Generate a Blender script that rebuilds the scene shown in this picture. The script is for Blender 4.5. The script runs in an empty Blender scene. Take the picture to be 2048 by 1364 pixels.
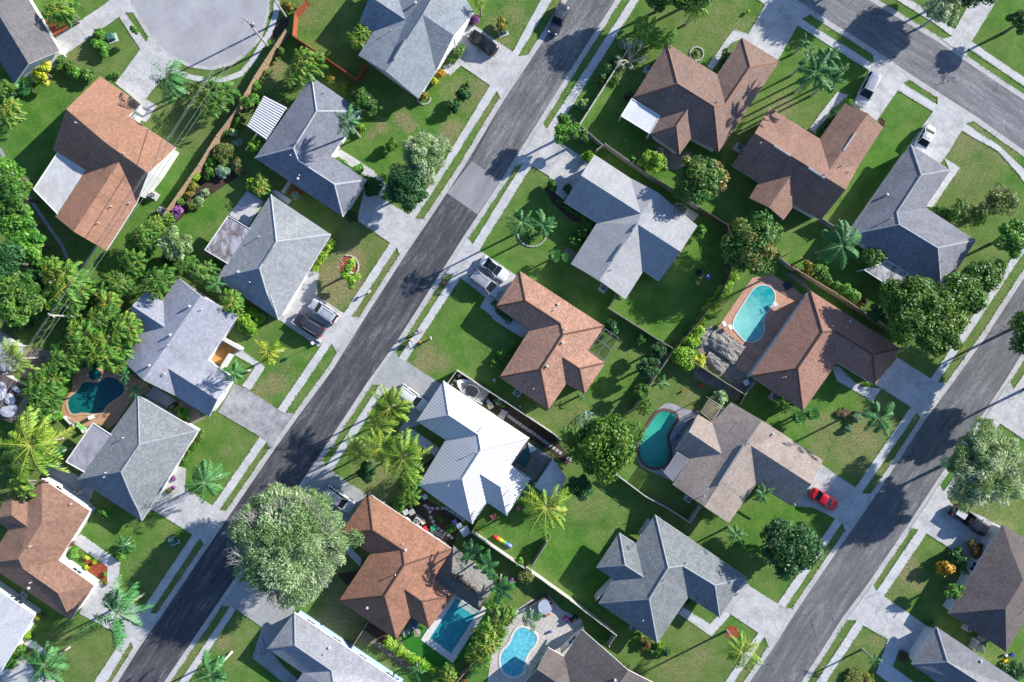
import bpy, bmesh, math, random
import numpy as np
from mathutils import Vector
from mathutils.bvhtree import BVHTree
R=math.radians
S=0.075; HC=102.0
FR={}
for _j,(_r,_y) in enumerate(zip('abcd',(0,330,670,1014))):
    for _i,_x in enumerate((0,500,1000,1500)):
        FR[_r+str(_i)]=(_x,_y,3.898 if _i<3 else 3.737)
FR.update(px=(0,0,1),h4=(480,140,4.5467),h5=(400,370,4.5467),h6=(240,540,4.5467),h8=(0,940,4.5467),h11=(660,970,3.789),
 h12=(800,740,3.789),h13=(960,530,4.5467),h14=(1110,300,4.5467),h15=(1230,60,4.0118),h16=(1450,180,4.0118),
 h17=(1680,270,4.1333),h18=(1380,530,3.1),h19=(1260,780,4.5475))
def P(fr,x,y):
    a,b,s=FR[fr]; return (a+x/s,b+y/s)
def W(p,z=0.0):
    k=(HC-z)/HC
    return Vector(((p[0]-1024)*S*k,(682-p[1])*S*k,z))
def pts(txt):
    """'fr x,y x,y fr x,y' -> list of photo points"""
    out=[];fr='px'
    for t in txt.split():
        if ',' in t:
            x,y=t.split(',');out.append(P(fr,float(x),float(y)))
        else: fr=t
    return out
scene=bpy.context.scene; COL=scene.collection
# ---------------- objects
def tag(o,label=None,cat=None,group=None,kind=None):
    if label:o['label']=label
    if cat:o['category']=cat
    if group:o['group']=group
    if kind:o['kind']=kind
    return o
def empty(name,loc,rz=0,**k):
    o=bpy.data.objects.new(name,None);COL.objects.link(o);o.location=loc;o.rotation_euler=(0,0,rz)
    o.empty_display_size=.3
    return tag(o,**k)
def mobj(name,me,parent=None,loc=None):
    o=bpy.data.objects.new(name,me);COL.objects.link(o)
    if parent is not None:o.parent=parent
    if loc is not None:o.location=loc
    return o
def mesh(name,vs,fs,mats,mi=None,uv=None,smooth=False):
    me=bpy.data.meshes.new(name);me.from_pydata([tuple(v) for v in vs],[],fs)
    for m in (mats if isinstance(mats,(list,tuple)) else [mats]):me.materials.append(m)
    if mi:me.polygons.foreach_set('material_index',mi)
    if uv is not None:
        l=me.uv_layers.new(name='UVMap');l.data.foreach_set('uv',[c for p in uv for c in p])
    if smooth:me.polygons.foreach_set('use_smooth',[True]*len(me.polygons))
    me.update();return me
def world_part(name,vs,fs,mats,parent,**k):
    """vertices in world space, object under parent (or top level)"""
    off=Vector(parent.location) if parent is not None else Vector((0,0,0))
    if parent is None:
        off=sum((Vector(v) for v in vs),Vector())/len(vs);off.z=min(v[2] for v in vs)
    me=mesh(name,[Vector(v)-off for v in vs],fs,mats,**k)
    o=mobj(name,me,parent)
    if parent is None:o.location=off
    return o
class MB:
    def __init__(s): s.v=[];s.f=[];s.m=[]
    def add(s,vs,fs,m=0):
        b=len(s.v);s.v+=[tuple(v) for v in vs];s.f+=[tuple(i+b for i in f) for f in fs];s.m+=[m]*len(fs)
    def box(s,c,d,rz=0,m=0,top=None):
        """centre, full sizes, top=(sx,sy) shrink"""
        cx,cy,cz=c;x,y,z=d[0]/2,d[1]/2,d[2]/2;t=top or (1,1)
        q=[(-x,-y,-z),(x,-y,-z),(x,y,-z),(-x,y,-z),(-x*t[0],-y*t[1],z),(x*t[0],-y*t[1],z),(x*t[0],y*t[1],z),(-x*t[0],y*t[1],z)]
        ca,sa=math.cos(rz),math.sin(rz)
        s.add([(cx+a*ca-b*sa,cy+a*sa+b*ca,cz+e) for a,b,e in q],[(0,3,2,1),(4,5,6,7),(0,1,5,4),(1,2,6,5),(2,3,7,6),(3,0,4,7)],m)
    def tube(s,pp,rr,n=6,m=0,cap=True):
        pp=[Vector(p) for p in pp]
        if not isinstance(rr,(list,tuple)):rr=[rr]*len(pp)
        b=[];ref=Vector((0,0,1))
        for i,p in enumerate(pp):
            d=(pp[min(i+1,len(pp)-1)]-pp[max(i-1,0)]).normalized()
            u=d.cross(ref if abs(d.z)<.95 else Vector((1,0,0))).normalized();w=d.cross(u)
            for k in range(n):
                a=2*math.pi*k/n;b.append(p+(u*math.cos(a)+w*math.sin(a))*rr[i])
        f=[(i*n+k,i*n+(k+1)%n,(i+1)*n+(k+1)%n,(i+1)*n+k) for i in range(len(pp)-1) for k in range(n)]
        if cap:f+=[tuple(range(n)),tuple(range((len(pp)-1)*n,len(pp)*n))]
        s.add(b,f,m)
    def lathe(s,c,prof,n=12,m=0):
        cx,cy,cz=c
        vs=[(cx+r*math.cos(2*math.pi*k/n),cy+r*math.sin(2*math.pi*k/n),cz+z) for r,z in prof for k in range(n)]
        f=[(i*n+k,i*n+(k+1)%n,(i+1)*n+(k+1)%n,(i+1)*n+k) for i in range(len(prof)-1) for k in range(n)]
        f.append(tuple(range((len(prof)-1)*n,len(prof)*n)));s.add(vs,f,m)
    def prism(s,poly,z0,z1,m=0):
        n=len(poly);s.add([(p[0],p[1],z0) for p in poly]+[(p[0],p[1],z1) for p in poly],
          [tuple(range(n,2*n))]+[(i,(i+1)%n,(i+1)%n+n,i+n) for i in range(n)],m)
    def build(s,name,mats,parent=None,smooth=False,world=False):
        if world:return world_part(name,s.v,s.f,mats,parent,mi=s.m,smooth=smooth)
        return mobj(name,mesh(name,s.v,s.f,mats,mi=s.m,smooth=smooth),parent)
# ---------------- materials
def new_mat(name):
    m=bpy.data.materials.new(name);m.use_nodes=True;nt=m.node_tree
    return m,nt,nt.nodes['Principled BSDF']
def nd(nt,t,**k):
    n=nt.nodes.new(t)
    for a,b in k.items():
        if a.startswith('i_'):n.inputs[a[2:].replace('_',' ')].default_value=b
        else:setattr(n,a,b)
    return n
def ramp(nt,src,stops):
    r=nd(nt,'ShaderNodeValToRGB');e=r.color_ramp.elements
    while len(e)<len(stops):e.new(.5)
    for i,(p,c) in enumerate(stops):e[i].position=p;e[i].color=(*c,1) if len(c)==3 else c
    nt.links.new(src,r.inputs[0]);return r.outputs[0]
def mixc(nt,fac,a,b,mode='MIX'):
    m=nd(nt,'ShaderNodeMix',data_type='RGBA',blend_type=mode)
    for s,v in ((0,fac),(6,a),(7,b)):
        if hasattr(v,'links'):nt.links.new(v,m.inputs[s])
        elif s==0:m.inputs[0].default_value=v
        else:m.inputs[s].default_value=(*v,1)
    return m.outputs[2]
def mth(nt,op,a,b=None,c=None):
    m=nd(nt,'ShaderNodeMath',operation=op)
    for i,v in enumerate((a,b,c)):
        if v is None:continue
        if hasattr(v,'links'):nt.links.new(v,m.inputs[i])
        else:m.inputs[i].default_value=v
    return m.outputs[0]
def noise(nt,vec,scale,detail=4,rough=.6,dist=0):
    n=nd(nt,'ShaderNodeTexNoise');n.inputs['Scale'].default_value=scale;n.inputs['Detail'].default_value=detail
    n.inputs['Roughness'].default_value=rough;n.inputs['Distortion'].default_value=dist
    if vec is not None:nt.links.new(vec,n.inputs['Vector'])
    return n.outputs['Fac']
def vmap(nt,src,scale=(1,1,1),rot=0):
    m=nd(nt,'ShaderNodeMapping');m.inputs['Scale'].default_value=scale;m.inputs['Rotation'].default_value=(0,0,rot)
    nt.links.new(src,m.inputs['Vector']);return m.outputs[0]
def bump(nt,bs,h,st=.3,d=.05):
    b=nd(nt,'ShaderNodeBump');b.inputs['Strength'].default_value=st;b.inputs['Distance'].default_value=d
    nt.links.new(h,b.inputs['Height']);nt.links.new(b.outputs[0],bs.inputs['Normal'])
def wpos(nt): return nd(nt,'ShaderNodeNewGeometry').outputs['Position']
STREET=R(56.6)
_mc={}
def plain(name,c,rough=.6,metal=0,var=.25,scale=3,spec=.3,coat=0,alpha=None):
    if name in _mc:return _mc[name]
    m,nt,b=new_mat(name)
    v=nd(nt,'ShaderNodeTexCoord').outputs['Object']
    n=noise(nt,v,scale,5)
    lo=tuple(x*(1-var) for x in c);hi=tuple(min(1,x*(1+var*.7)) for x in c)
    nt.links.new(ramp(nt,n,[(.3,lo),(.7,hi)]),b.inputs['Base Color'])
    b.inputs['Roughness'].default_value=rough;b.inputs['Metallic'].default_value=metal
    b.inputs['Specular IOR Level'].default_value=spec;b.inputs['Coat Weight'].default_value=coat
    if alpha:b.inputs['Alpha'].default_value=alpha
    _mc[name]=m;return m
def leafmat(name,c1,c2,c3=None,trans=.25,rough=.5):
    """leaf colour from a per-face tint attribute"""
    if name in _mc:return _mc[name]
    m,nt,b=new_mat(name)
    a=nd(nt,'ShaderNodeAttribute');a.attribute_name='tint'
    c1,c2=[tuple(min(.8,x*k_) for x,k_ in zip(q,(1.6,1.85,1.6))) for q in (c1,c2)]
    c3=c3 and tuple(min(.85,x*1.25) for x in c3)
    st=[(0,c1),(.6,c2)]
    st.append((1,c3 or tuple(min(1,x*1.35) for x in c2)))
    col=ramp(nt,a.outputs['Fac'],st)
    oi=nd(nt,'ShaderNodeObjectInfo')
    col=mixc(nt,mth(nt,'MULTIPLY',oi.outputs['Random'],.35),col,tuple(x*y for x,y in zip(c2,(.55,.75,.8))))
    nt.links.new(col,b.inputs['Base Color']);b.inputs['Roughness'].default_value=rough
    b.inputs['Specular IOR Level'].default_value=.35
    tr=nd(nt,'ShaderNodeBsdfTranslucent');nt.links.new(mixc(nt,.5,col,(.2,.3,.02)),tr.inputs[0])
    mx=nd(nt,'ShaderNodeMixShader');mx.inputs[0].default_value=trans
    nt.links.new(b.outputs[0],mx.inputs[1]);nt.links.new(tr.outputs[0],mx.inputs[2])
    nt.links.new(mx.outputs[0],nt.nodes['Material Output'].inputs[0])
    _mc[name]=m;return m
def roofmat(name,c,style='shingle',mott=.14,line=.35,dirt=.13):
    m,nt,b=new_mat(name)
    uv=nd(nt,'ShaderNodeUVMap').outputs[0]
    sx=nd(nt,'ShaderNodeSeparateXYZ');nt.links.new(uv,sx.inputs[0])
    u,v=sx.outputs[0],sx.outputs[1]
    big=noise(nt,vmap(nt,uv,(.35,.18,1)),1,6,.65)
    fine=noise(nt,vmap(nt,uv,(2.2,1.6,1)),2.2,5,.75)
    strk=noise(nt,vmap(nt,uv,(1.6,.12,1)),1,4,.6)
    dark=tuple(x*(1-dirt) for x in c);lite=tuple(min(1,x*(1+dirt*.5)) for x in c)
    col=ramp(nt,big,[(.38,dark),(.5,c),(.66,lite)])
    if style=='metal':
        fr=mth(nt,'FRACT',mth(nt,'DIVIDE',u,.40))
        rib=mth(nt,'PINGPONG',fr,.5)
        h=ramp(nt,rib,[(.0,(1,1,1)),(.16,(0,0,0))])
        col=mixc(nt,mth(nt,'MULTIPLY',h,line),col,tuple(x*.5 for x in c))
        b.inputs['Roughness'].default_value=.38;b.inputs['Specular IOR Level'].default_value=.4
        bump(nt,b,h,1.0,.06)
    else:
        row=.30 if style=='shingle' else .36
        br=nd(nt,'ShaderNodeTexBrick');nt.links.new(uv,br.inputs['Vector'])
        br.inputs['Scale'].default_value=1;br.inputs['Brick Width'].default_value=.42 if style=='shingle' else .3
        br.inputs['Row Height'].default_value=row;br.inputs['Mortar Size'].default_value=.035;br.inputs['Mortar Smooth'].default_value=.5
        br.inputs['Bias'].default_value=0
        br.inputs['Color1'].default_value=(1+mott,)*3+(1,);br.inputs['Color2'].default_value=(1-mott,)*3+(1,)
        br.inputs['Mortar'].default_value=(1-line,)*3+(1,)
        col=mixc(nt,1.0,col,br.outputs['Color'],'MULTIPLY')
        f2=ramp(nt,fine,[(.3,(.84,)*3),(.7,(1.16,)*3)])
        col=mixc(nt,1.0,col,f2,'MULTIPLY')
        col=mixc(nt,1.0,col,ramp(nt,strk,[(.35,(.95,)*3),(.65,(1.04,)*3)]),'MULTIPLY')
        saw=mth(nt,'FRACT',mth(nt,'DIVIDE',v,row))
        hh=mth(nt,'ADD',mth(nt,'MULTIPLY',saw,-1.0),mth(nt,'MULTIPLY',fine,.5))
        b.inputs['Roughness'].default_value=.85;b.inputs['Specular IOR Level'].default_value=.2
        bump(nt,b,hh,.85,.07)
    nt.links.new(col,b.inputs['Base Color']);return m
def cracks(nt,p,col,sc=.28,w=.008,amt=.4):
    v=nd(nt,'ShaderNodeTexVoronoi',feature='DISTANCE_TO_EDGE');v.inputs['Scale'].default_value=sc
    a=nd(nt,'ShaderNodeVectorMath',operation='ADD');n=nd(nt,'ShaderNodeTexNoise');n.inputs['Scale'].default_value=.9;n.inputs['Detail'].default_value=6
    nt.links.new(p,n.inputs['Vector']);nt.links.new(p,a.inputs[0]);nt.links.new(n.outputs['Color'],a.inputs[1]);nt.links.new(a.outputs[0],v.inputs['Vector'])
    k=mth(nt,'LESS_THAN',v.outputs['Distance'],w)
    k=mth(nt,'MULTIPLY',k,ramp(nt,noise(nt,p,.16,2,.5),[(.5,(0,0,0)),(.6,(amt,)*3)]))
    return mixc(nt,k,col,(.06,.06,.06))
def groundmat(name,c1,c2,s1=.5,s2=8,rough=.9,rot=STREET,stretch=None,joint=None,jc=.75,stain=None,bst=.3,c3=None):
    if name in _mc:return _mc[name]
    m,nt,b=new_mat(name);p=wpos(nt)
    pr=vmap(nt,p,(1,1,1),-rot) # rotated so x runs along the street
    src=vmap(nt,pr,stretch) if stretch else p
    n1=noise(nt,src,s1,6,.7);n2=noise(nt,p,s2,5,.75)
    f=mth(nt,'ADD',mth(nt,'MULTIPLY',n1,.65),mth(nt,'MULTIPLY',n2,.35))
    col=ramp(nt,f,[(.36,c1),(.62,c2)]+([(.72,c3)] if c3 else []))
    if joint:
        sp=nd(nt,'ShaderNodeSeparateXYZ');nt.links.new(pr,sp.inputs[0]);k=None
        for ax,st in zip((0,1),joint):
            if not st:continue
            q=mth(nt,'PINGPONG',mth(nt,'FRACT',mth(nt,'DIVIDE',sp.outputs[ax],st)),.5)
            q=mth(nt,'LESS_THAN',q,.055/st);k=q if k is None else mth(nt,'MAXIMUM',k,q)
        col=mixc(nt,mth(nt,'MULTIPLY',k,1-jc),col,(.1,.1,.1))
    if stain:
        st=noise(nt,p,.45,5,.7);col=mixc(nt,ramp(nt,st,[(.5,(0,0,0)),(.75,(.6,.6,.6))]),col,stain)
    if joint:col=cracks(nt,p,col)
    nt.links.new(col,b.inputs['Base Color']);b.inputs['Roughness'].default_value=rough
    b.inputs['Specular IOR Level'].default_value=.2
    if bst:bump(nt,b,n2,bst,.04)
    _mc[name]=m;return m
# ---------------- houses
M_WALL=plain('stucco_white',(.6,.6,.585),.85,var=.08,scale=1.5)
M_WALLBL=plain('stucco_blue',(.30,.39,.56),.85,var=.08,scale=1.5)
M_WALLBG=plain('stucco_beige',(.56,.50,.42),.85,var=.1,scale=1.5)
M_WALLGR=plain('stucco_grey',(.42,.43,.45),.85,var=.1,scale=1.5)
M_FASC=plain('fascia_white',(.7,.7,.7),.6,var=.08)
M_FASCG=plain('fascia_grey',(.33,.33,.35),.6,var=.1)
M_GLASS=plain('window_glass',(.03,.05,.07),.08,spec=.9,var=.2)
M_FRAME=plain('window_frame',(.75,.75,.75),.4,var=.05)
M_DOOR=plain('garage_door',(.62,.61,.6),.6,var=.06)
M_PIPE=plain('vent_white',(.5,.5,.5),.5,var=.08)
M_DARK=plain('dark_metal',(.03,.03,.035),.5,var=.3)
M_GREYM=plain('grey_metal',(.30,.31,.33),.45,var=.15,metal=.3)
HOUSES=[]
def deproj(p,z):return W(p,z)
def inset(poly,d):
    n=len(poly);out=[]
    area=sum(poly[i][0]*poly[(i+1)%n][1]-poly[(i+1)%n][0]*poly[i][1] for i in range(n))
    sg=1 if area>0 else -1
    for i in range(n):
        a,b,c=[Vector((poly[j%n][0],poly[j%n][1],0)) for j in (i-1,i,i+1)]
        e1=(b-a).normalized();e2=(c-b).normalized()
        n1=Vector((-e1.y,e1.x,0))*sg;n2=Vector((-e2.y,e2.x,0))*sg
        k=n1+n2
        if k.length<.3:out.append(b+n1*d);continue
        k=k/k.length;q=max(.45,k.dot(n1));out.append(b+k*(d/q))
    return out,sg
def roof_shell(pieces_faces,V):
    """V name->Vector; closed shell with planar uv"""
    vs=[];idx={}
    names=sorted({n for f in pieces_faces for n in f})
    for n in names:idx[n]=len(vs);vs.append(V[n])
    k=len(vs);th=.2
    vs+= [v-Vector((0,0,th)) for v in vs]
    bm_f=[];mi=[];uvs=[]
    from mathutils.geometry import tessellate_polygon
    edges={}
    for f in pieces_faces:
        p=[V[n] for n in f]
        N=Vector((0,0,0))
        for i in range(len(p)):
            a,b=p[i],p[(i+1)%len(p)];N+=Vector(((a.y-b.y)*(a.z+b.z),(a.z-b.z)*(a.x+b.x),(a.x-b.x)*(a.y+b.y)))
        if N.z<0:N=-N
        N.normalize();d=Vector((N.x,N.y,0))
        if d.length<1e-3:d=Vector((1,0,0))
        sl=math.sqrt(max(1e-6,1-d.length**2));d.normalize();u=Vector((-d.y,d.x,0))
        uvf=lambda q:(q.dot(u),-q.dot(d)/sl)
        for t in tessellate_polygon([[Vector((q.x,q.y,0)) for q in p]]):
            t=list(t)
            a,b,c=[p[i] for i in t]
            if ((b-a).cross(c-a)).z<0:t.reverse()
            bm_f.append(tuple(idx[f[i]] for i in t));mi.append(0);uvs+=[uvf(p[i]) for i in t]
            bm_f.append(tuple(idx[f[i]]+k for i in reversed(t)));mi.append(1);uvs+=[(0,0)]*3
        for i in range(len(f)):
            e=(f[i],f[(i+1)%len(f)]);key=tuple(sorted(e));edges.setdefault(key,[]).append((e,N))
    bound=[v[0][0] for v in edges.values() if len(v)==1]
    for a,b in bound:
        bm_f.append((idx[a],idx[b],idx[b]+k,idx[a]+k));mi.append(1);uvs+=[(0,0)]*4
    inner=[(kk,v) for kk,v in edges.items() if len(v)==2]
    return vs,bm_f,mi,uvs,bound,inner
def house(hid,fr,spec,faces,mat,short,label,wall=None,ez=2.5,pitch=.49,cap=None,vents='',garage=None,door=None,
          flats=(),fasc=None,ridge_vents='',group=None,dishes=''):
    wall=wall or M_WALL;fasc=fasc or M_FASC
    raw={}
    tk=spec.split()
    cur=fr
    i=0
    while i<len(tk):
        if tk[i] in FR and not tk[i+1].lstrip('-').replace('.','').isdigit():cur=tk[i];i+=1;continue
        raw[tk[i]]=P(cur,float(tk[i+1]),float(tk[i+2]));i+=3
    F=[f.split() for f in faces.split(';') if f.strip()]
    z={n:ez if n[0].isupper() else ez+1.6 for n in raw}
    for it in range(4):
        V={n:W(raw[n],z[n]) for n in raw}
        acc={}
        for f in F:
            best=None
            for i in range(len(f)):
                a,b=f[i],f[(i+1)%len(f)]
                if a[0].isupper() and b[0].isupper():
                    L=(V[a]-V[b]).length
                    if best is None or L>best[0]:best=(L,a,b)
            if not best:continue
            a,b=V[best[1]],V[best[2]];e=(b-a);e.z=0;e.normalize();nn=Vector((-e.y,e.x,0))
            for n in f:
                if n[0].islower():acc.setdefault(n,[]).append(abs((V[n]-a).dot(nn)))
        for n in acc:z[n]=ez+pitch*sum(acc[n])/len(acc[n])
    V={n:W(raw[n],z[n]) for n in raw}
    vs,fs,mi,uvs,bound,inner=roof_shell(F,V)
    cx=sum(v.x for v in V.values())/len(V);cy=sum(v.y for v in V.values())/len(V)
    root=empty(short[1],(cx,cy,0),label=label,cat='house',group='houses of the neighbourhood')
    roof=world_part('roof',vs,fs,[mat,fasc],root,mi=mi,uv=uvs)
    # ridge caps
    cb=MB()
    for (a,b),v in inner:
        N1,N2=v[0][1],v[1][1]
        # convex if the centroid directions fall away
        A,B=V[a],V[b]
        if (A-B).length<.6 or (a[0].isupper() and b[0].isupper()):continue
        # find the two faces' third points
        e=(B-A).normalized()
        side=[]
        for f in F:
            if a in f and b in f and (abs(f.index(a)-f.index(b)) in (1,len(f)-1)):
                c=sum((V[n] for n in f),Vector())/len(f);side.append(c)
        if len(side)<2:continue
        conv=0
        for c,N in ((side[0],v[1][1]),(side[1],v[0][1])):
            conv+= (c-A).dot(N)
        if conv<-.05:
            up=Vector((0,0,.035));w=Vector((-e.y,e.x,0))
            if w.length<.1:continue
            w=w.normalized()*.14
            def drop(q,s):
                return q
            t=V[a]+up,V[b]+up
            l=[t[0]+w+Vector((0,0,-.045)),t[1]+w+Vector((0,0,-.045)),t[1]+Vector((0,0,.03)),t[0]+Vector((0,0,.03)),t[0]-w+Vector((0,0,-.045)),t[1]-w+Vector((0,0,-.045))]
            cb.add(l,[(0,1,2,3),(3,2,5,4)])
    if cap and cb.v:
        me=mesh('ridge_cap',[Vector(q)-root.location for q in cb.v],cb.f,cap)
        mobj('ridge_cap',me,roof)
    # walls
    nxt={}
    for a,b in bound:nxt[a]=b
    st=bound[0][0];loop=[st];c=nxt.get(st)
    while c and c!=st and len(loop)<60:loop.append(c);c=nxt.get(c)
    poly=[V[n] for n in loop];ins,sg=inset(poly,.5)
    tops=[V[n].z-.22-(.5*pitch*0 if n[0].isupper() else .12) for n in loop]
    n=len(ins);wv=[(q.x,q.y,0) for q in ins]+[(q.x,q.y,t) for q,t in zip(ins,tops)]
    wf=[(i,(i+1)%n,(i+1)%n+n,i+n) if sg>0 else ((i+1)%n,i,i+n,(i+1)%n+n) for i in range(n)]
    world_part('wall',wv,wf,wall,root)
    # openings on the walls
    def put(a,b,t,w,h,z0,kind):
        e=(b-a).normalized();nn=Vector((e.y,-e.x,0))*sg
        c=a.lerp(b,t) if t<=1 else a+e*t
        rz=math.atan2(e.y,e.x)
        mb=MB()
        o1=c+nn*.04
        if kind=='window':
            for dx,dz,sx,sz in ((0,h/2,w+.16,.08),(0,-h/2,w+.16,.08),(-w/2,0,.08,h-.08),(w/2,0,.08,h-.08),(0,0,.05,h-.08)):
                q=o1+e*dx;mb.box((q.x,q.y,z0+h/2+dz),(sx,.08,sz),rz)
            f=mb.build('window',M_FRAME,root,world=True)
            g=MB();q=c+nn*.02;g.box((q.x,q.y,z0+h/2),(w-.06,.03,h-.06),rz)
            off=root.location
            me=mesh('pane',[Vector(v)-off for v in g.v],g.f,M_GLASS);mobj('pane',me,f)
        elif kind=='garage':
            for k in range(4):
                mb.box((o1.x,o1.y,z0+.29+k*.56),(w,.06,.53),rz)
            mb.build('garage_door',M_DOOR,root,world=True)
        else:
            mb.box((o1.x,o1.y,z0+h/2),(w,.06,h),rz);dd=mb.build('front_door',plain('door_brown',(.15,.06,.035),.5),root,world=True)
            g=MB();q=c+nn*.1+e*(w*.38);g.box((q.x,q.y,1.0),(.05,.06,.14),rz);me=mesh('handle',[Vector(v)-root.location for v in g.v],g.f,M_GREYM);mobj('handle',me,dd)
    used=set()
    for kind,pt in (('garage',garage),('door',door)):
        if not pt:continue
        q=W(pts(pt)[0],0);best=None
        for i in range(n):
            a,b=ins[i],ins[(i+1)%n];L=(b-a).length
            if L<2:continue
            t=max(.0,min(1,(q-a).dot(b-a)/L**2));d=(a.lerp(b,t)-q).length
            if best is None or d<best[0]:best=(d,i,t,L)
        d,i,t,L=best;w=min(4.9,L-.6) if kind=='garage' else 1.0
        t=max((w/2+.2)/L,min(1-(w/2+.2)/L,t));put(ins[i],ins[(i+1)%n],t,w,2.2 if kind=='garage' else 2.1,.02,kind);used.add(i)
    for i in range(n):
        a,b=ins[i],ins[(i+1)%n];L=(b-a).length
        if i in used or L<3 or not(loop[i][0].isupper() and loop[(i+1)%n][0].isupper()):continue
        e=(b-a).normalized();nn=Vector((e.y,-e.x,0))*sg;mid=(a+b)/2
        view=-mid.x*nn.x-mid.y*nn.y
        if view<22:continue
        k=max(1,int(L/4.2))
        for j in range(k):put(a,b,(j+.5)/k,1.5,1.1,.95,'window')
    tr=BVHTree.FromPolygons([tuple(v) for v in vs],[f for f,m_ in zip(fs,mi) if m_==0])
    def hit(p):
        o=Vector((0,0,HC));d=(W(p,0)-o).normalized();h=tr.ray_cast(o,d);return h[0],h[1]
    for tok in vents.split(';'):
        if not tok.strip():continue
        k,rest=tok.split()[0],tok.split()[1:]
        for p in pts(' '.join([fr]+rest)):
            h,N=hit(p)
            if h is None:continue
            mb=MB()
            if k=='p':
                mb.tube([h-Vector((0,0,.1)),h+Vector((0,0,.42))],.055,8);mb.lathe((h.x,h.y,h.z+.36),[(.0,0),(.09,.0),(.09,.08),(.04,.12)],8)
                mb.build('vent_pipe',M_PIPE,root,world=True)
            elif k=='b':
                mb.lathe((h.x,h.y,h.z-.12),[(.14,0),(.14,.3),(.2,.32),(.2,.4),(.14,.46),(.04,.48)],10)
                mb.build('roof_vent',M_PIPE,root,world=True)
            elif k=='a':
                mb.tube([h-Vector((0,0,.1)),h+Vector((0,0,1.2))],.035,6)
                for q in range(4):mb.box((h.x,h.y-.3+.2*q,h.z+1.15),(.9-.15*q,.04,.04))
                mb.box((h.x,h.y,h.z+1.15),(.04,.9,.04));mb.build('antenna',M_GREYM,root,world=True)
    for tok in ridge_vents.split(';'):
        if not tok.strip():continue
        a,b=pts(fr+' '+tok);A,_=hit(a);B,_=hit(b)
        if A is None or B is None:continue
        mb=MB();d=(B-A);mb.box(tuple((A+B)/2+Vector((0,0,.04))),(d.length,.38,.14),math.atan2(d.y,d.x),top=(.98,.5))
        mb.build('ridge_vent',M_GREYM,root,world=True)
    for (txt,m,nm,fz) in flats:
        q=[W(p,fz) for p in pts(txt)];mb=MB();mb.prism([(v.x,v.y) for v in q],fz-.14,fz)
        if sum(q[i].x*q[(i+1)%len(q)].y-q[(i+1)%len(q)].x*q[i].y for i in range(len(q)))<0:
            mb=MB();mb.prism([(v.x,v.y) for v in reversed(q)],fz-.14,fz)
        fo=mb.build(nm,m,root,world=True)
        # raised metal rim and posts
        rb=MB();nq=len(q)
        for i in range(nq):
            a,b=q[i],q[(i+1)%nq];d=b-a;c=(a+b)/2
            rb.box((c.x,c.y,fz+.03),(d.length-.02,.1,.1),math.atan2(d.y,d.x))
            if i>0:rb.box((a.x*.97+c.x*.03,a.y*.97+c.y*.03,(fz-.15)/2),(.1,.1,fz-.15))
        me=mesh('flat_roof_rim',[Vector(v)-root.location for v in rb.v],rb.f,M_FASC);mobj('flat_roof_rim',me,fo)
    HOUSES.append(dict(short=short[0],c=(cx,cy),tree=tr,root=root,px=(sum(r[0] for r in raw.values())/len(raw),sum(r[1] for r in raw.values())/len(raw)),
       poly=[(v.x,v.y) for v in poly]))
    return root
T7='A B r q p;A p L;L p q K;K q r s I;s G I;r B F t E G s;t F C u;C D u;t u D E'
CAPW=plain('cap_light',(.36,.38,.40),.85);CAPG=plain('cap_grey',(.27,.285,.31),.85);CAPO=plain('cap_orange',(.30,.14,.09),.85)
CAPB=plain('cap_brown',(.13,.07,.05),.85);CAPR=plain('cap_rust',(.25,.135,.095),.85);CAPM=plain('cap_metal',(.5,.5,.53),.5)
FLATW=plain('flat_white',(.60,.61,.64),.6,var=.12,scale=.6)
def flatstain(name,c,c2):
    m,nt,b=new_mat(name);p=wpos(nt);n=noise(nt,vmap(nt,p,(1,.6,1),-STREET),.7,6,.7,.6)
    nt.links.new(ramp(nt,n,[(.42,c),(.6,c2)]),b.inputs['Base Color']);b.inputs['Roughness'].default_value=.8;return m
FLATS=flatstain('flat_stained',(.36,.37,.41),(.13,.10,.10))
FLATG=flatstain('flat_grey',(.33,.33,.37),(.22,.21,.24))
FLATD=flatstain('flat_dirty',(.42,.43,.45),(.10,.10,.10))
house('H1','a0','A 465 395 B 110 655 E 150 -130 F -260 50 p 222 495 q -150 -115','A E q p;p q F B',
 roofmat('shingle_taupe',(0.183,0.171,0.177)),('the taupe gable roof','gabled_house'),'taupe gable-roofed house cut off by the top left corner',door=None)
house('H2','a0','A 780 595 B 1095 810 c 1005 905 D 1370 1150 r 1155 1350 F 1065 1581 G 828 1954 g 575 1806 H 430 1686 L 662 1328 K 410 1170 p 515 850 w 940 1245 m 820 1110',
 'A B c m p;c D r m;p m r F w L K;w L H g;w g G F',roofmat('shingle_orange',(.37,.20,.13),line=.2),('the orange house with white annex','orange_roof_house'),
 'orange shingled house with a large flat white rear annex',vents='p 600,960 970,1195 875,1612 775,1740 1015,1585',
 flats=[('a0 470,1160 710,1315 470,1689 262,1476',flatstain('flat_annex',(.52,.53,.55),(.44,.44,.44)),'flat_roof',2.55)],garage='a0 950,680')
house('H3','a1','A 845 430 p 1060 555 B 1310 765 I 1450 555 v 1345 112 t 1590 275 J 1745 95 U 1500 -300 n 1560 -270 T 1330 -420 Q 1130 -90 G 1010 -220 g 935 -30 H 850 170 L 960 245 w 1215 155',
 'A L w Q T n p;H g w L;g G Q w;p n U v I B;v t I;v U J t',roofmat('shingle_grey1',(0.266,0.295,0.325)),('the pale grey house at the top edge','grey_roof_house'),
 'pale grey gabled house at the top edge above a fenced lawn',vents='b 1290,25;p 1100,240',ridge_vents='1120,465 1215,305;1320,145 1400,20',garage='a1 1640,230')
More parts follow.
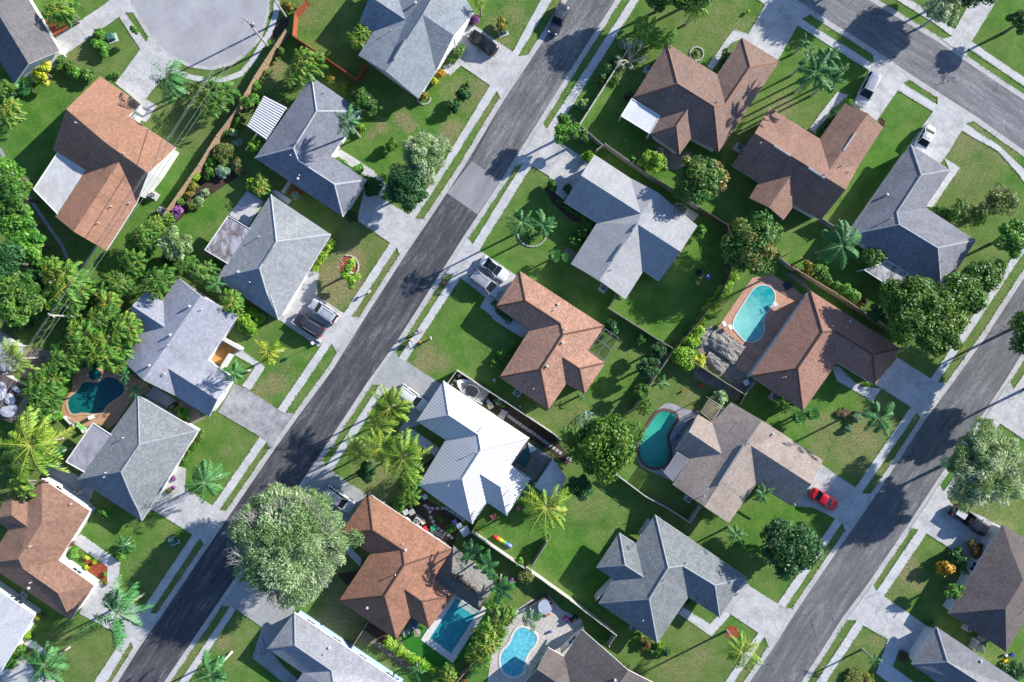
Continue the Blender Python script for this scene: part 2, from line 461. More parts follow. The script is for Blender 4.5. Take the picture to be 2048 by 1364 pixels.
house('H4','h4','A 650 58 B 1108 375 C 830 780 D 1148 1000 F 935 1335 E 135 800 a 695 375 b 485 710 c 530 825 d 858 1040',
 'A a b E;A B a;a B C c b;C D d c;D F d;E b c d F',roofmat('shingle_slate',(0.218,0.230,0.266)),('the slate house with striped patio cover','slate_roof_house'),
 'slate grey hip-roofed house with a striped white patio cover behind it',cap=CAPW,vents='p 770,210 465,780 545,960;b 530,990;a 745,115',garage='h4 1050,1180')
house('H5','h5','A 645 85 B 1190 450 C 878 960 D 715 1232 E 150 850 a 693 515 b 540 755 v 612 1000 c 642 1012','A B a;a B C v b;C D c v;E b v c D;A a b E',
 roofmat('shingle_pale',(0.295,0.309,0.319),line=.2),('the pale grey house with stained flat annex','grey_roof_house'),'pale grey hip-roofed house with a stained flat annex behind',cap=CAPW,
 vents='p 540,470 460,885;b 350,790',ridge_vents='575,710 670,562',flats=[('h5 258,280 470,410 270,725 45,590',FLATS,'flat_roof',2.6)],garage='h5 830,1130')
house('H6','h6','N 525 65 n 735 235 M 1075 415 Q 800 815 U 1030 985 t 885 1180 V 810 1335 R 515 1150 s 210 1000 X 45 845 L 192 562 G 50 465 g 110 325 J 250 178 K 395 262 w 405 520 v 435 893',
 'N n s X L w K;w L G g;w g J K;n M Q v R s;v Q U t;v t V R',roofmat('shingle_bluegrey',(0.336,0.345,0.395),line=.15,mott=.12,dirt=.12),('the bluish house with walled courtyard','grey_roof_house'),
 'light bluish grey house with a white-walled orange courtyard',vents='b 635,330 460,590 270,868;p 748,360 445,685 410,935 412,950',garage='h6 950,1180')
house('H7','c0','A 1075 468 B 1545 745 C 1262 1200 D 1106 1450 E 604 1125 a 1085 855 b 942 1065 v 1020 1252 c 1078 1368','A B a;a B C v b;C D c v;E b v c D;A a b E',
 roofmat('shingle_grey7',(0.254,0.269,0.277),mott=.18),('the grey house beside the dark teal pool','grey_roof_house'),'mid grey hip-roofed house below the dark teal pool',cap=CAPG,
 vents='p 965,800 830,1070 820,1105',flats=[('c0 725,685 878,785 690,1085 515,988',FLATG,'flat_roof',2.6)],garage='c0 1230,1320')
house('H8','h8','A 378 75 B 818 372 C 535 820 D 855 1050 E 640 1368 P -120 852 L 75 545 G -60 440 J 105 185 K 250 262 g 105 412 w 250 518 a 383 480 b 168 810 v 205 895 d 525 1120',
 'A B a;a B C v b;C D d v;D E d;P b v d E;A a b P L w K;w K J g;J G g;G L w g',roofmat('shingle_rust8',(.29,.17,.12),line=.25,mott=.18),('the brown-orange house at left edge','orange_roof_house'),
 'brown-orange hipped house cut by the left edge with L-shaped white walls',vents='p 655,305 285,690 285,1020;b 268,1070',door='h8 650,650',garage='h8 790,1200')
house('H9','d0','A 268 845 Y -60 1400 X -330 425 a -80 935 b -400 720','X A a b;A Y a',roofmat('metal_white9',(.52,.53,.56),line=.12,mott=.05,dirt=.08),('the white roof in lower left','white_roof_house'),
 'white-roofed house cut off by the left edge near the bottom corner',pitch=.22,garage='d0 60,1280')
house('H10','d1','A 345 820 L 135 1105 p 350 1080 K 410 1295 q 635 1275 r 652 1410 s 452 1730 B 1210 1400 F 1030 1690 C 1200 1850 D 970 2150 E 790 2050 G 640 2250 I 30 1850 t 780 1730 u 950 1850',
 T7,roofmat('shingle_pale10',(0.319,0.325,0.354),line=.2),('the pale house at the bottom edge','grey_roof_house'),'pale grey house with blue side wall cut by the bottom edge',cap=CAPG,
 wall=M_WALLBL,vents='b 618,1095;p 585,1140',garage='d1 200,930')
house('H11','h11','A 288 62 B 925 485 F 803 718 C 938 838 D 750 1087 E 612 1000 G 502 1172 I 68 878 K 305 520 L 75 370 p 322 342 q 548 490 r 562 605 s 412 840 t 567 793 u 695 882',
 T7,roofmat('shingle_terracotta',(.33,.17,.11),line=.2,mott=.18),('the terracotta house by the blue pool','terracotta_roof_house'),'terracotta shingled house beside the long rectangular blue pool',cap=CAPB,
 vents='b 572,490 283,928;p 555,443 498,675 890,800',garage='h11 180,200')
house('H12','h12','A 328 82 B 980 515 F 845 715 C 992 825 D 808 1103 E 660 1005 G 548 1168 I 138 875 K 345 530 L 125 388 p 368 342 q 592 490 r 612 605 s 470 825 t 608 788 u 760 885',
 T7,roofmat('metal_white',(.60,.60,.61),'metal',line=.25,dirt=.05),('the white metal roof','white_roof_house'),'house with a bright white standing-seam metal roof',cap=CAPM,
 vents='p 625,433 605,455 367,872 575,622',garage='h12 230,230')
house('H13','h13','A 358 52 B 1130 555 F 990 775 C 1140 890 D 950 1172 E 785 1080 G 622 1318 I 178 1020 K 450 588 L 145 378 p 412 325 q 728 530 r 755 632 s 550 950 t 750 842 u 905 942',
 T7,roofmat('tile_salmon',(.43,.245,.175),'tile',mott=.2,line=.4),('the salmon tiled house in the centre','salmon_roof_house'),'salmon tiled hip-roofed house in the middle of the view',cap=CAPB,
 vents='b 708,357 750,706 610,920;p 672,412 770,580 485,1125',garage='h13 240,230')
house('H14','h14','A 360 42 N 685 255 g 235 230 G 82 475 K 380 662 I 145 1035 s 405 1185 S 640 1358 E 805 1100 D 945 1195 d 1142 925 C 1295 688 F 1165 578 n 935 385 m 782 578 o 752 674',
 'A N m g;g m K G;N n m;K m o s I;m n F o;o F C d;o d D E;o E S s',roofmat('shingle_grey14',(0.366,0.372,0.384),line=.25,mott=.08,dirt=.1),('the light grey cross-gabled house','grey_roof_house'),
 'light grey cross-gabled metal-roofed house in a large fenced yard',vents='p 515,1088',ridge_vents='520,1000 620,850;700,735 745,672',garage='h14 160,350')
house('H15','h15','A 415 105 B 820 355 T 1020 62 U 1322 250 V 832 978 M 615 865 X 518 998 Y 285 835 Z 365 690 L 145 540 p 502 430 q 795 612 k 885 592 u 1085 295 w 588 632 x 492 770',
 'A p L;A B k q p;B T u k;T U u;U V q k u;L p q V M w Z;Z w x Y;Y x X;w M X x',roofmat('tile_brown15',(.27,.18,.145),'tile',line=.5),('the brown tiled house with white lanai roof','brown_roof_house'),
 'brown tiled hip-roofed house with a small flat white lanai roof',cap=CAPR,fasc=M_FASCG,vents='p 820,578',
 flats=[('h15 135,550 362,690 280,832 48,690',FLATW,'flat_roof',2.5)],garage='h15 1180,150')
house('H16','h16','A 360 142 g 240 345 G 55 605 M 268 742 Y 195 865 y 355 942 X 470 1042 N 555 925 V 770 1045 v 968 800 Q 1075 605 U 1272 297 t 1148 188 T 962 108 B 762 392 k 838 640 w 535 680',
 'A B k Q v g;B T t k;t U Q k;g v V N w M G;w M Y y;w y X N',roofmat('tile_brown16',(.30,.18,.135),'tile',line=.5),('the brown gabled house with ridge vents','brown_roof_house'),
 'brown tiled gable-roofed house with long ridge vents, between two drives',fasc=M_FASCG,vents='p 280,430 932,610 985,660 797,678',ridge_vents='392,445 525,530;668,622 800,708;948,488 1042,348',garage='h16 1150,170')
house('H17','h17','A 585 78 B 912 290 C 708 598 D 1125 870 E 838 1310 L 62 830 a 670 330 c 468 640 d 488 742 e 808 935',
 'A B a;a B C c;C D e d c;D E e;L d e E;A a c d L',roofmat('shingle_charcoal',(0.218,0.224,0.254),line=.45),('the dark grey house at upper right','dark_grey_roof_house'),
 'dark grey hip-roofed house with pale translucent lanai roof',cap=CAPG,vents='p 418,692 840,1042;b 385,495',
 flats=[('h17 385,1040 560,1140 462,1285 200,1115',FLATD,'flat_roof',2.35)],garage='h17 700,140')
house('H18','h18','A 745 158 B 1305 517 D 1148 747 E 912 606 G 700 905 I 375 690 p 822 415 s 668 642 t 898 408 u 1132 555','A B u t p;p t E G s;t u D E;B D u;s G I;A p s I',
 roofmat('tile_terracotta18',(.33,.185,.14),'tile',mott=.15,line=.35),('the terracotta house by the turquoise pool','terracotta_roof_house'),
 'dull terracotta tiled house beside the turquoise kidney pool',cap=CAPB,vents='p 877,378 965,390 585,693 570,697;b 988,350',garage='h18 1230,640')
house('H19','h19','N 920 112 n 1200 275 M 1402 405 C 1755 640 c 1650 860 D 1470 1057 E 1145 860 S 900 1210 s 675 1060 I 388 860 K 540 620 G 412 540 j 535 382 J 618 222 L 750 300 w 835 583 v 1100 505',
 'N L w K I s n;J j w L;j G K w;n M v E S s;v M C c;v c D E',roofmat('shingle_taupe19',(.35,.29,.25),line=.35),('the taupe house by the green pool','taupe_roof_house'),
 'taupe shingled gable-roofed house beside the emerald green pool',vents='p 670,960 1085,485;b 1295,400',ridge_vents='800,865 1035,498',garage='h19 1600,960')
house('H20','d2','A 1210 62 B 1922 548 D 1712 862 E 1468 705 G 1225 1062 I 770 752 K 880 562 L 752 472 M 930 202 N 1060 285 p 1310 475 s 1162 718 t 1425 460 u 1675 612 w 1120 548 x 975 455',
 'A p s I K w N;w N M x;M L x;L K w x;A B u t p;p t E G s;t u D E;B D u;s G I',roofmat('shingle_grey20',(0.218,0.236,0.242),mott=.18,line=.35),('the grey hipped house at lower right','grey_roof_house'),
 'mid grey hipped house with pale ridge lines, in an open corner lawn',cap=CAPG,vents='p 1450,430 1280,565 1112,878;a 1075,270',garage='d3 -60,650')
house('H21','d2','A 640 955 p 1000 1272 R 1345 1445 S 1000 1960 s 650 1815 I 150 1800 K 320 1490 G 185 1375 g 288 1265 J 375 1095 L 500 1168 w 560 1450',
 'A L w K I s p;J L w g;g w K G;p s S R',roofmat('shingle_brown21',(.165,.14,.13),line=.3),('the dark brown house at the bottom edge','brown_roof_house'),
 'dark brown gabled house with white side wall cut by the bottom edge',vents='b 895,1345')
house('H22','d3','A 1890 130 L 1752 342 I 1485 797 G 1915 1085 B 2320 410 a 1955 328 b 2042 545 c 1910 760','A a L;L a b c I;I c G;A B b a;b B G c',
 roofmat('shingle_brown22',(.15,.125,.12),line=.35),('the dark brown house at the right edge','brown_roof_house'),'dark brown hip-roofed house cut off by the right edge',vents='p 2030,785',garage='d3 1780,240')
house('H23','d3','A 1393 895 B 2230 1455 G 1900 1900 L 1208 1175 K 1640 1480 p 1475 1158 q 1850 1400','A p L;L p q K;A B q p;q B G K',
 roofmat('shingle_grey23',(0.206,0.212,0.230),line=.35),('the grey house at the bottom right corner','grey_roof_house'),'grey hip-roofed house cut off at the bottom right corner',cap=CAPG,vents='b 1720,1150',garage='d3 1290,1000')
# ---------------- ground
M_CONC=groundmat('concrete_walk',(.40,.40,.41),(.56,.56,.56),.4,5,joint=(1.55,0),jc=.75,bst=.15)
M_DRIVE=groundmat('concrete_drive',(.36,.36,.365),(.55,.545,.54),.5,4,stain=(.22,.21,.20),joint=(3.1,3.1),jc=.8,bst=.15)
M_DRIVED=groundmat('concrete_dirty',(.17,.17,.18),(.42,.42,.43),.5,3,joint=(3.1,3.1),jc=.8,bst=.2,c3=(.5,.5,.5))
M_DRIVEG=groundmat('concrete_greyish',(.27,.28,.28),(.38,.39,.39),.35,4,joint=(3.1,3.1),jc=.8,bst=.2)
M_GUT=groundmat('gutter_concrete',(.34,.33,.33),(.50,.49,.475),.6,5,joint=(3.1,0),jc=.6,bst=.2,stretch=(.4,2,1))
def asphalt(name,c1,c2,c3,lo=.36,hi=.66,rot=STREET):
    m,nt,b=new_mat(name);p=wpos(nt);pr=vmap(nt,p,(1,1,1),-rot)
    a=noise(nt,vmap(nt,pr,(.16,1.1,1)),1.1,5,.65,.3);c=noise(nt,vmap(nt,pr,(.5,1.2,1)),3.2,6,.85);d=noise(nt,p,.12,3,.5)
    f=mth(nt,'ADD',mth(nt,'ADD',mth(nt,'MULTIPLY',a,.42),mth(nt,'MULTIPLY',c,.46)),mth(nt,'MULTIPLY',d,.14))
    nt.links.new(ramp(nt,f,[(lo,c1),((lo+hi)/2,c2),(hi,c3)]),b.inputs['Base Color']);b.inputs['Roughness'].default_value=.9;b.inputs['Specular IOR Level'].default_value=.15
    bump(nt,b,c,.5,.03);nt.links.new(cracks(nt,p,b.inputs['Base Color'].links[0].from_socket,.12,.006,.8),b.inputs['Base Color']);_mc[name]=m;return m
M_ASPH=asphalt('asphalt_dark',(.042,.043,.050),(.082,.083,.092),(.22,.222,.23),.40,.66)
M_ASPL=groundmat('asphalt_light',(.19,.19,.205),(.33,.33,.345),.5,5,stretch=(.15,.8,1),bst=.3,c3=(.40,.40,.41))
M_ASPM=asphalt('asphalt_mid',(.085,.087,.092),(.135,.137,.142),(.27,.27,.275),.38,.66)
M_CULD=groundmat('cul_de_sac',(.27,.27,.29),(.40,.40,.42),.22,5,bst=.3)
M_DECKT=groundmat('deck_tan',(.38,.20,.11),(.55,.33,.20),.6,6,bst=.2)
M_DECKP=groundmat('deck_pink',(.40,.20,.13),(.58,.34,.24),.5,5,joint=(2.2,2.2),jc=.6)
M_PAVE=groundmat('deck_pavers',(.42,.38,.34),(.60,.56,.52),.6,6,joint=(.6,.6),jc=.7)
M_DGREY=groundmat('deck_grey',(.22,.22,.24),(.38,.38,.40),.6,6)
M_MULR=groundmat('mulch_red',(.17,.035,.015),(.34,.085,.04),1.5,9)
M_MULB=groundmat('mulch_brown',(.035,.024,.018),(.085,.058,.042),1.5,9)
M_DIRT=groundmat('dirt_tan',(.15,.12,.095),(.30,.26,.21),.7,6,c3=(.42,.39,.34))
M_TURF=groundmat('turf_green',(.02,.13,.015),(.035,.19,.02),1,9)
M_PINK=groundmat('path_pinkish',(.14,.10,.09),(.27,.20,.18),.8,8)
M_COURT=groundmat('court_orange',(.36,.17,.05),(.52,.28,.09),.8,6)
def strip_poly(pp,w,closed=False):
    out_l=[];out_r=[];n=len(pp)
    for i,p in enumerate(pp):
        d=(Vector(pp[min(i+1,n-1)][:2])-Vector(pp[max(i-1,0)][:2])).normalized();nn=Vector((-d.y,d.x))
        out_l.append((p[0]+nn.x*w/2,p[1]+nn.y*w/2));out_r.append((p[0]-nn.x*w/2,p[1]-nn.y*w/2))
    return out_l+out_r[::-1]
_zc=[0]
SLABS=[]
def slab(name,polys,z,m,kind='structure',parent=None,h=None,**k):
    SLABS.extend((name,q) for q in polys)
    """one sheet with real edges down to the ground, from world polygons"""
    from mathutils.geometry import tessellate_polygon
    vs=[];fs=[]
    for q in polys:
        n=len(q)
        ar=sum(q[i][0]*q[(i+1)%n][1]-q[(i+1)%n][0]*q[i][1] for i in range(n))
        if ar<0:q=q[::-1]
        b=len(vs);vs+=[(p[0],p[1],z) for p in q]+[(p[0],p[1],-.05) for p in q]
        for t in tessellate_polygon([[Vector((p[0],p[1],0)) for p in q]]):
            t=list(t);A,B,C=[q[i] for i in t]
            if (B[0]-A[0])*(C[1]-A[1])-(C[0]-A[0])*(B[1]-A[1])<0:t.reverse()
            fs.append(tuple(b+i for i in t))
        fs+=[(b+i,b+n+i,b+n+(i+1)%n,b+(i+1)%n) for i in range(n)]
    o=world_part(name,vs,fs,m,parent)
    if kind:o['kind']=kind
    return o
def wp(txt):return [tuple(W(p)[:2]) for p in pts(txt)]
def smooth_poly(q,it=2):
    for _ in range(it):
        o=[]
        for i in range(len(q)):
            a,b=q[i],q[(i+1)%len(q)]
            o+= [(a[0]*.75+b[0]*.25,a[1]*.75+b[1]*.25),(a[0]*.25+b[0]*.75,a[1]*.25+b[1]*.75)]
        q=o
    return q
AL=wp('px 1165,-60 1126,0 1080,77 1000,198 921,330 850,438 799,513 722,633 660,733 590,828 535,905 408,1091 267,1299 225,1366 185,1425')
AR=wp('px 1281,-60 1240,0 1162,122 1085,244 1012,360 936,474 889,548 805,680 741,770 645,916 560,1040 441,1212 338,1364 295,1425')
BL=wp('px 2110,450 2048,541 1963,672 1896,765 1841,839 1745,986 1691,1063 1587,1216 1537,1295 1490,1364 1445,1430')
BR=wp('px 2110,627 2048,715 2019,762 1968,839 1879,967 1820,1058 1745,1168 1691,1240 1612,1364 1568,1430')
CLo=wp('px 1520,-40 1580,0 1623,29 1746,107 1822,159 1875,193 1950,241 2008,283 2048,311 2110,360')
CUp=wp('px 1690,-40 1752,0 1883,79 1933,114 1990,153 2048,191 2110,232')
def lerp_line(L,Rr,t):
    n=min(len(L),len(Rr))
    return [(L[i][0]*(1-t)+Rr[i][0]*t,L[i][1]*(1-t)+Rr[i][1]*t) for i in range(n)]
def offs(line,toward,d):
    out=[]
    n=len(line)
    tc=Vector((sum(p[0] for p in toward)/len(toward),sum(p[1] for p in toward)/len(toward)))
    for i,p in enumerate(line):
        e=(Vector(line[min(i+1,n-1)])-Vector(line[max(i-1,0)])).normalized();nn=Vector((-e.y,e.x))
        mid=Vector(line[n//2])
        if nn.dot(tc-mid)<0:nn=-nn
        out.append((p[0]+nn.x*d,p[1]+nn.y*d))
    return out
for L,Rr in ((AL,AR),(BL,BR),(CLo,CUp)):
    slab('gutter',[offs(L,Rr,-.2)+offs(L,Rr,.6)[::-1],offs(Rr,L,-.2)+offs(Rr,L,.6)[::-1]],.03,M_GUT)
slab('road',[offs(AL,AR,.58)+offs(AR,AL,.58)[::-1]],.018,M_ASPH)
slab('road',[offs(BL,BR,.58)+offs(BR,BL,.58)[::-1]],.018,M_ASPM)
slab('road',[offs(CLo,CUp,.58)+offs(CUp,CLo,.58)[::-1]],.018,asphalt('asphalt_cross',(.11,.11,.12),(.17,.17,.18),(.31,.31,.315),.36,.64,rot=STREET-math.pi/2))
slab('road_patch',[wp('px 944,322 1000,362 955,429 894,386')],.024,M_ASPL)
# upper half of the middle street is an older, paler surface
M_ASPU=asphalt('asphalt_upper',(.075,.075,.08),(.15,.15,.155),(.30,.30,.30),.40,.64)
slab('road_patch',[wp('px 944,322 1000,362 1076,246 1154,122 1232,0 1270,-60 1172,-60 1133,4 1088,80 1008,201')],.0225,M_ASPU)
CD=wp('px 230,-50 256,0 272,28 297,69 333,108 380,132 423,137 462,128 495,105 520,74 533,40 538,0 540,-50')
slab('cul_de_sac',[CD],.018,M_CULD)
_cd=offs(CD,[(CD[0][0]+8,CD[0][1])],0.0)
slab('gutter',[strip_poly(CD,.55)],.034,M_GUT)
walks=['px 1087,-10 1025,104 980,170 872,350 780,486 688,626 649,681 556,817 520,873 425,1011 385,1069 290,1211 249,1272 184,1370 210,1370 262,1283 300,1226 400,1076 439,1020 533,883 570,826 664,687 703,634 794,494 887,350 994,182 1036,113 1110,-10',
'px 1267,-10 1260,0 1090,263 1042,332 945,489 907,548 798,715 759,770 651,934 600,1010 460,1213 355,1370 373,1370 472,1219 614,1018 664,942 772,780 812,722 921,556 959,500 1058,341 1106,273 1278,0 1285,-10',
'px 2060,460 2022,517 1861,757 1821,814 1710,975 1670,1037 1555,1207 1516,1265 1446,1370 1464,1370 1529,1273 1570,1216 1684,1045 1723,987 1834,824 1875,765 2039,517 2060,490',
'px 2060,730 2027,778 1987,838 1884,987 1836,1058 1753,1182 1713,1240 1628,1370 1648,1370 1727,1251 1768,1192 1853,1067 1898,999 2000,847 2038,789 2060,756',
'px 1500,-10 1595,51 1739,142 1796,181 1865,223 1923,262 1995,302 2038,350 2060,385 2060,350 2000,293 1931,247 1875,210 1805,166 1746,127 1603,38 1530,-14',
'px 1780,-8 1869,47 1901,71 1935,96 2060,181 2060,163 1943,83 1909,59 1815,-5']
for w in walks:slab('sidewalk',[wp(w)],.05,M_CONC)
slab('sidewalk',[strip_poly(wp('a0 1370,560 1480,600 1620,625 1760,620 1880,575 1965,480 2030,370 a1 150,260 200,120 210,0'),.85)],.05,M_CONC)
drives=[('a0 820,-30 860,0 780,60 430,290 510,430 925,135 975,100 1045,98 985,-30',0),
('a0 975,100 1140,330 1160,278 1250,395 1370,475 1400,545 1300,590 1190,700 1140,770 1225,825 1140,955 1020,900 1100,812 900,650 1095,385 930,135',0),
('px 915,62 945,48 1024,103 1037,113 1058,110 1000,197 994,182 980,171 922,131 894,150 884,144 905,118 908,100',0),
('b1 890,190 835,430 1095,610 1145,640 1170,715 1365,420 1285,420 1240,385 1000,245',0),
('px 590,584 559,640 637,694 649,681 664,687 673,705 721,633 703,634 688,626 634,592 635,565 639,547 624,539 600,566',0),
('px 468,768 436,824 520,873 533,883 540,898 591,826 570,826 556,818 498,780',1),
('px 331,945 345,929 372,937 369,975 424,1011 439,1020 459,1022 408,1091 400,1076 385,1069 310,1022 296,1016',0),
('d0 740,600 640,780 620,830 960,1010 1020,1045 1045,1110 1235,830 1165,825 1120,790 1040,760 940,690 920,570 840,580',0),
('d0 -60,1180 160,1150 300,1290 430,1310 430,1400 -60,1400',0),
('px 441,1212 475,1165 520,1150 592,1215 565,1262 540,1300 600,1372 575,1372 505,1315 523,1253 472,1219 460,1213',2),
('px 645,917 651,934 664,942 700,967 735,990 692,1064 650,1040 603,978',2),
('px 790,700 797,715 812,722 885,770 838,850 797,862 822,823 772,780 759,770 741,770',2),
('px 936,474 945,489 959,500 1040,556 996,614 921,556 906,548 889,548',0),
('px 1085,246 1106,272 1150,305 1195,322 1165,352 1128,400 1110,385 1098,352 1064,332 1052,323 1028,335',0),
('px 1500,62 1541,-10 1580,-30 1580,0 1623,29 1603,38 1595,51 1553,126 1478,84',0),
('a3 920,400 920,475 890,530 755,780 945,905 1105,675 1140,620 1205,595',0),
('a3 1400,720 1400,785 1365,835 1170,1110 1300,1360 1450,1190 1580,980 1610,925 1680,900',0),
('a3 1430,295 1500,275 1530,220 1640,20 1680,-40 1880,-40 1830,30 1655,310 1625,360 1620,430',0),
('c3 1100,165 1350,325 1400,355 1480,355 1275,630 1250,575 1200,540 985,400 930,370',0),
('px 1638,925 1710,975 1723,987 1745,986 1691,1063 1684,1045 1670,1037 1625,1015 1590,1012 1585,1000',0),
('px 1485,1150 1500,1173 1555,1207 1570,1216 1587,1216 1537,1295 1529,1273 1516,1265 1456,1225 1435,1222',0),
('px 1968,839 1987,838 2000,847 2060,888 2060,770 2038,789 2027,778 2019,762',0),
('px 1820,1058 1836,1058 1853,1067 1896,1094 1925,1125 1955,1112 2005,1055 1960,1030 1905,1010 1885,980 1879,967',0),
('d3 915,575 945,630 1000,665 1310,880 1400,900 1220,1165 1120,1060 1030,990 848,885 795,845 715,845',0)]
DM=[M_DRIVE,M_DRIVED,M_DRIVEG]
for i,(d,k) in enumerate(drives):slab('driveway',[wp(d)],.058+.0+(.004 if i%2 else 0),DM[k])
paths=['a1 1500,520 1560,590 1650,510 1600,470','h4 825,780 920,722 1225,920 1200,982 1130,960 970,850','h6 1020,740 1095,715 1325,880 1185,1095 1110,1050 1230,880 1040,770',
'h8 645,650 735,580 1095,840 1075,1010 1060,1120 960,1120 975,1010 980,880','c1 1165,745 1270,735 1480,880 1440,940 1160,760','h13 0,385 60,270 165,335 140,380 330,510 445,590 390,665 110,490 105,465',
'h15 955,-5 1080,35 925,112 780,330 740,290 885,85','a3 650,685 740,710 600,830 490,1000 440,965 540,830','h17 860,190 995,270 900,400 770,600 706,592 905,290','c3 610,240 660,230 780,350 850,385 980,400 920,495 650,345',
'd2 1430,780 1390,830 1650,1010 1820,810 1780,760 1635,910','d3 1030,985 940,1240 1060,1330 1260,1330 1065,1190 1120,1060','d0 180,1065 235,1030 400,1140 380,1180','h5 430,50 580,150 440,380 265,270','h4 315,1080 470,1185 440,1225 285,1110',
'd1 90,940 20,1170 300,1364 395,1364 130,1130 200,1000','h11 240,560 230,620 110,500 140,440','d2 1150,85 1215,125 1110,250 1075,195','h14 1205,520 1310,590 1260,650 1165,590','d3 1600,240 1750,340 1640,560 1570,500']
for i,d in enumerate(paths):slab('path',[wp(d)],.054 if i%2 else .046,M_CONC)
slab('path',[strip_poly(wp('h4 1212,950 1270,1000 1305,1060 1290,1110 1255,1150'),.75)],.044,M_CONC)
slab('path',[wp('h6 930,640 1090,720 1000,770 930,880 810,810')],.047,M_COURT)
beds=[('a0 350,150 480,110 560,210 430,290',M_MULR),('h5 1190,470 1245,490 1060,785 1000,765',M_MULR),('a1 130,230 300,100 300,200 170,330',M_MULB),('d0 640,390 835,460 830,590 690,500',M_MULR),
('h11 540,215 700,90 1000,262 930,470 760,400 600,280',M_MULB),('h12 428,12 1150,480 1300,680 1260,720 1160,640 980,520 640,270',M_MULB),('h11 250,1090 280,1035 440,1120 400,1200',M_MULB),
('h11 240,1110 400,1215 620,1380 560,1380 225,1135',M_PINK),('h18 150,425 120,400 20,480 100,620 210,700 340,800 400,720 275,630 330,530',M_DIRT),('h18 600,60 740,160 1240,470 1180,500 900,330 650,30',M_DIRT),
('h11 540,1140 700,1080 750,1095 705,1170 925,1320 1235,880 1262,880 1000,1330 900,1370 760,1370 560,1215',M_TURF),('c2 1490,230 1840,400 1990,350 1870,530 1520,330',M_DIRT),('h4 430,1130 600,1120 520,1070 480,1060',M_MULR),
('b2 345,180 470,150 640,440 560,440 400,290',M_MULB),('c0 1240,1190 1380,1060 1360,1270',M_MULR),('h14 130,860 220,900 150,1010 60,930',M_DIRT),('c0 340,1060 430,980 740,1190 680,1350 480,1180',M_DGREY),
('h12 850,715 968,540 1160,660 1000,862',M_DGREY),('c0 1130,470 1200,400 1390,520 1300,570',M_DGREY),('c0 1390,520 1440,500 1600,650 1480,700',M_DIRT),('b0 1530,10 1900,60 1500,330 1350,470 1250,450',M_MULB),
('a3 1000,900 940,870 1010,960',M_MULB),('d1 690,520 900,480 1000,570 880,700 700,560',M_MULB),('b3 330,640 230,700 520,860 850,1010 830,1050 500,850 200,700',M_MULB),
('c0 -60,60 200,100 420,120 300,350 0,300',M_DIRT),('c1 1330,1060 1480,950 1500,900 1320,1040',M_MULB),('a2 1200,1130 1360,1190 1500,1180 1500,1330 1300,1320',M_DIRT)]
for i,(d,m) in enumerate(beds):
    z=.012+(i%4)*.004
    slab({'mulch_red':'mulch_bed','mulch_brown':'mulch_bed','dirt_tan':'bare_ground','turf_green':'turf','path_pinkish':'path','deck_grey':'patio'}[m.name],[wp(d)],z,m)
# lawn: one sheet; dryness of the grass itself is a vertex attribute
DRY='''550,140,30,.7 585,150,25,.6 680,555,40,1 700,520,30,.9 655,600,30,.9 720,500,25,.5 762,251,12,1 743,270,9,1 805,240,16,1 820,252,12,.9 905,262,20,.9 890,280,18,.8 930,190,34,.6 960,175,20,.6 550,765,22,.8 524,780,18,.8 570,740,20,.5
857,711,24,.8 880,725,20,.7 830,735,20,.6 1700,885,40,.6 1725,870,30,.7 1650,850,28,.6 1640,900,30,.5 1760,830,30,.5 1730,930,30,.5 1816,1140,24,.8 1834,1172,18,.7 1790,1180,20,.4 449,1286,18,.8 470,1300,25,.4
677,1232,30,.9 640,1250,28,.8 730,1275,25,.7 800,1300,40,.6 1941,275,28,.7 1960,262,20,.6 1930,420,30,.5 150,118,16,.6 165,130,40,.35 540,20,30,.3 1265,1085,30,.35 1230,1060,30,.3 1350,1340,30,.5 1400,1310,25,.4
1560,215,30,.5 1575,205,12,.8 1010,215,10,.6 640,240,20,.4 1755,1280,20,.5 1700,1290,18,.4 250,1150,50,.3 300,1130,30,.3 350,1060,30,.35 780,900,60,.45 750,960,40,.6 720,1000,30,.5 790,980,30,.6 600,850,20,.4
700,1190,40,.7 420,460,25,.3 470,470,30,.3 1000,60,30,.5 1020,30,30,.4 1470,60,50,.35 1340,130,30,.3 1390,345,18,.5 1440,840,40,.3 1370,790,20,.4 450,900,12,.6 1420,560,20,.3 1150,850,40,.3 1600,990,20,.3
630,100,20,.25 660,60,40,.2 1010,1100,30,.2 1180,1010,40,.3 1090,790,40,.2 620,30,30,.4 845,730,20,.8 100,1320,60,.15 200,1300,40,.15 470,1250,40,.35 460,1330,40,.3 1920,330,40,.4 2000,300,40,.4 1960,1010,50,.6 2000,1040,40,.5'''
blobs=[tuple(map(float,t.split(','))) for t in DRY.split()]
xs=np.arange(-95,95.01,.75);ys=np.arange(-66,66.01,.75)
XX,YY=np.meshgrid(xs,ys);nx,ny=len(xs),len(ys)
PX=XX/S+1024;PY=682-YY/S
dry=np.zeros_like(PX)
for x,y,r,a in blobs:
    d=((PX-x)**2+(PY-y)**2)/(r*r*1.3);dry=np.maximum(dry,a*np.exp(-d*d*.7))
# verges between walk and kerb are drier everywhere
def segdist(px_,py_,line):
    D=np.full(px_.shape,1e9)
    for a,b in zip(line,line[1:]):
        vx,vy=b[0]-a[0],b[1]-a[1];t=np.clip(((px_-a[0])*vx+(py_-a[1])*vy)/(vx*vx+vy*vy),0,1)
        D=np.minimum(D,np.hypot(px_-a[0]-t*vx,py_-a[1]-t*vy))
    return D
for L,a in ((AL,.38),(AR,.38),(BL,.35),(CLo,.3),(BR,.1),(CUp,.05)):
    D=segdist(XX,YY,L);dry=np.maximum(dry,a*np.exp(-(D/1.8)**2))
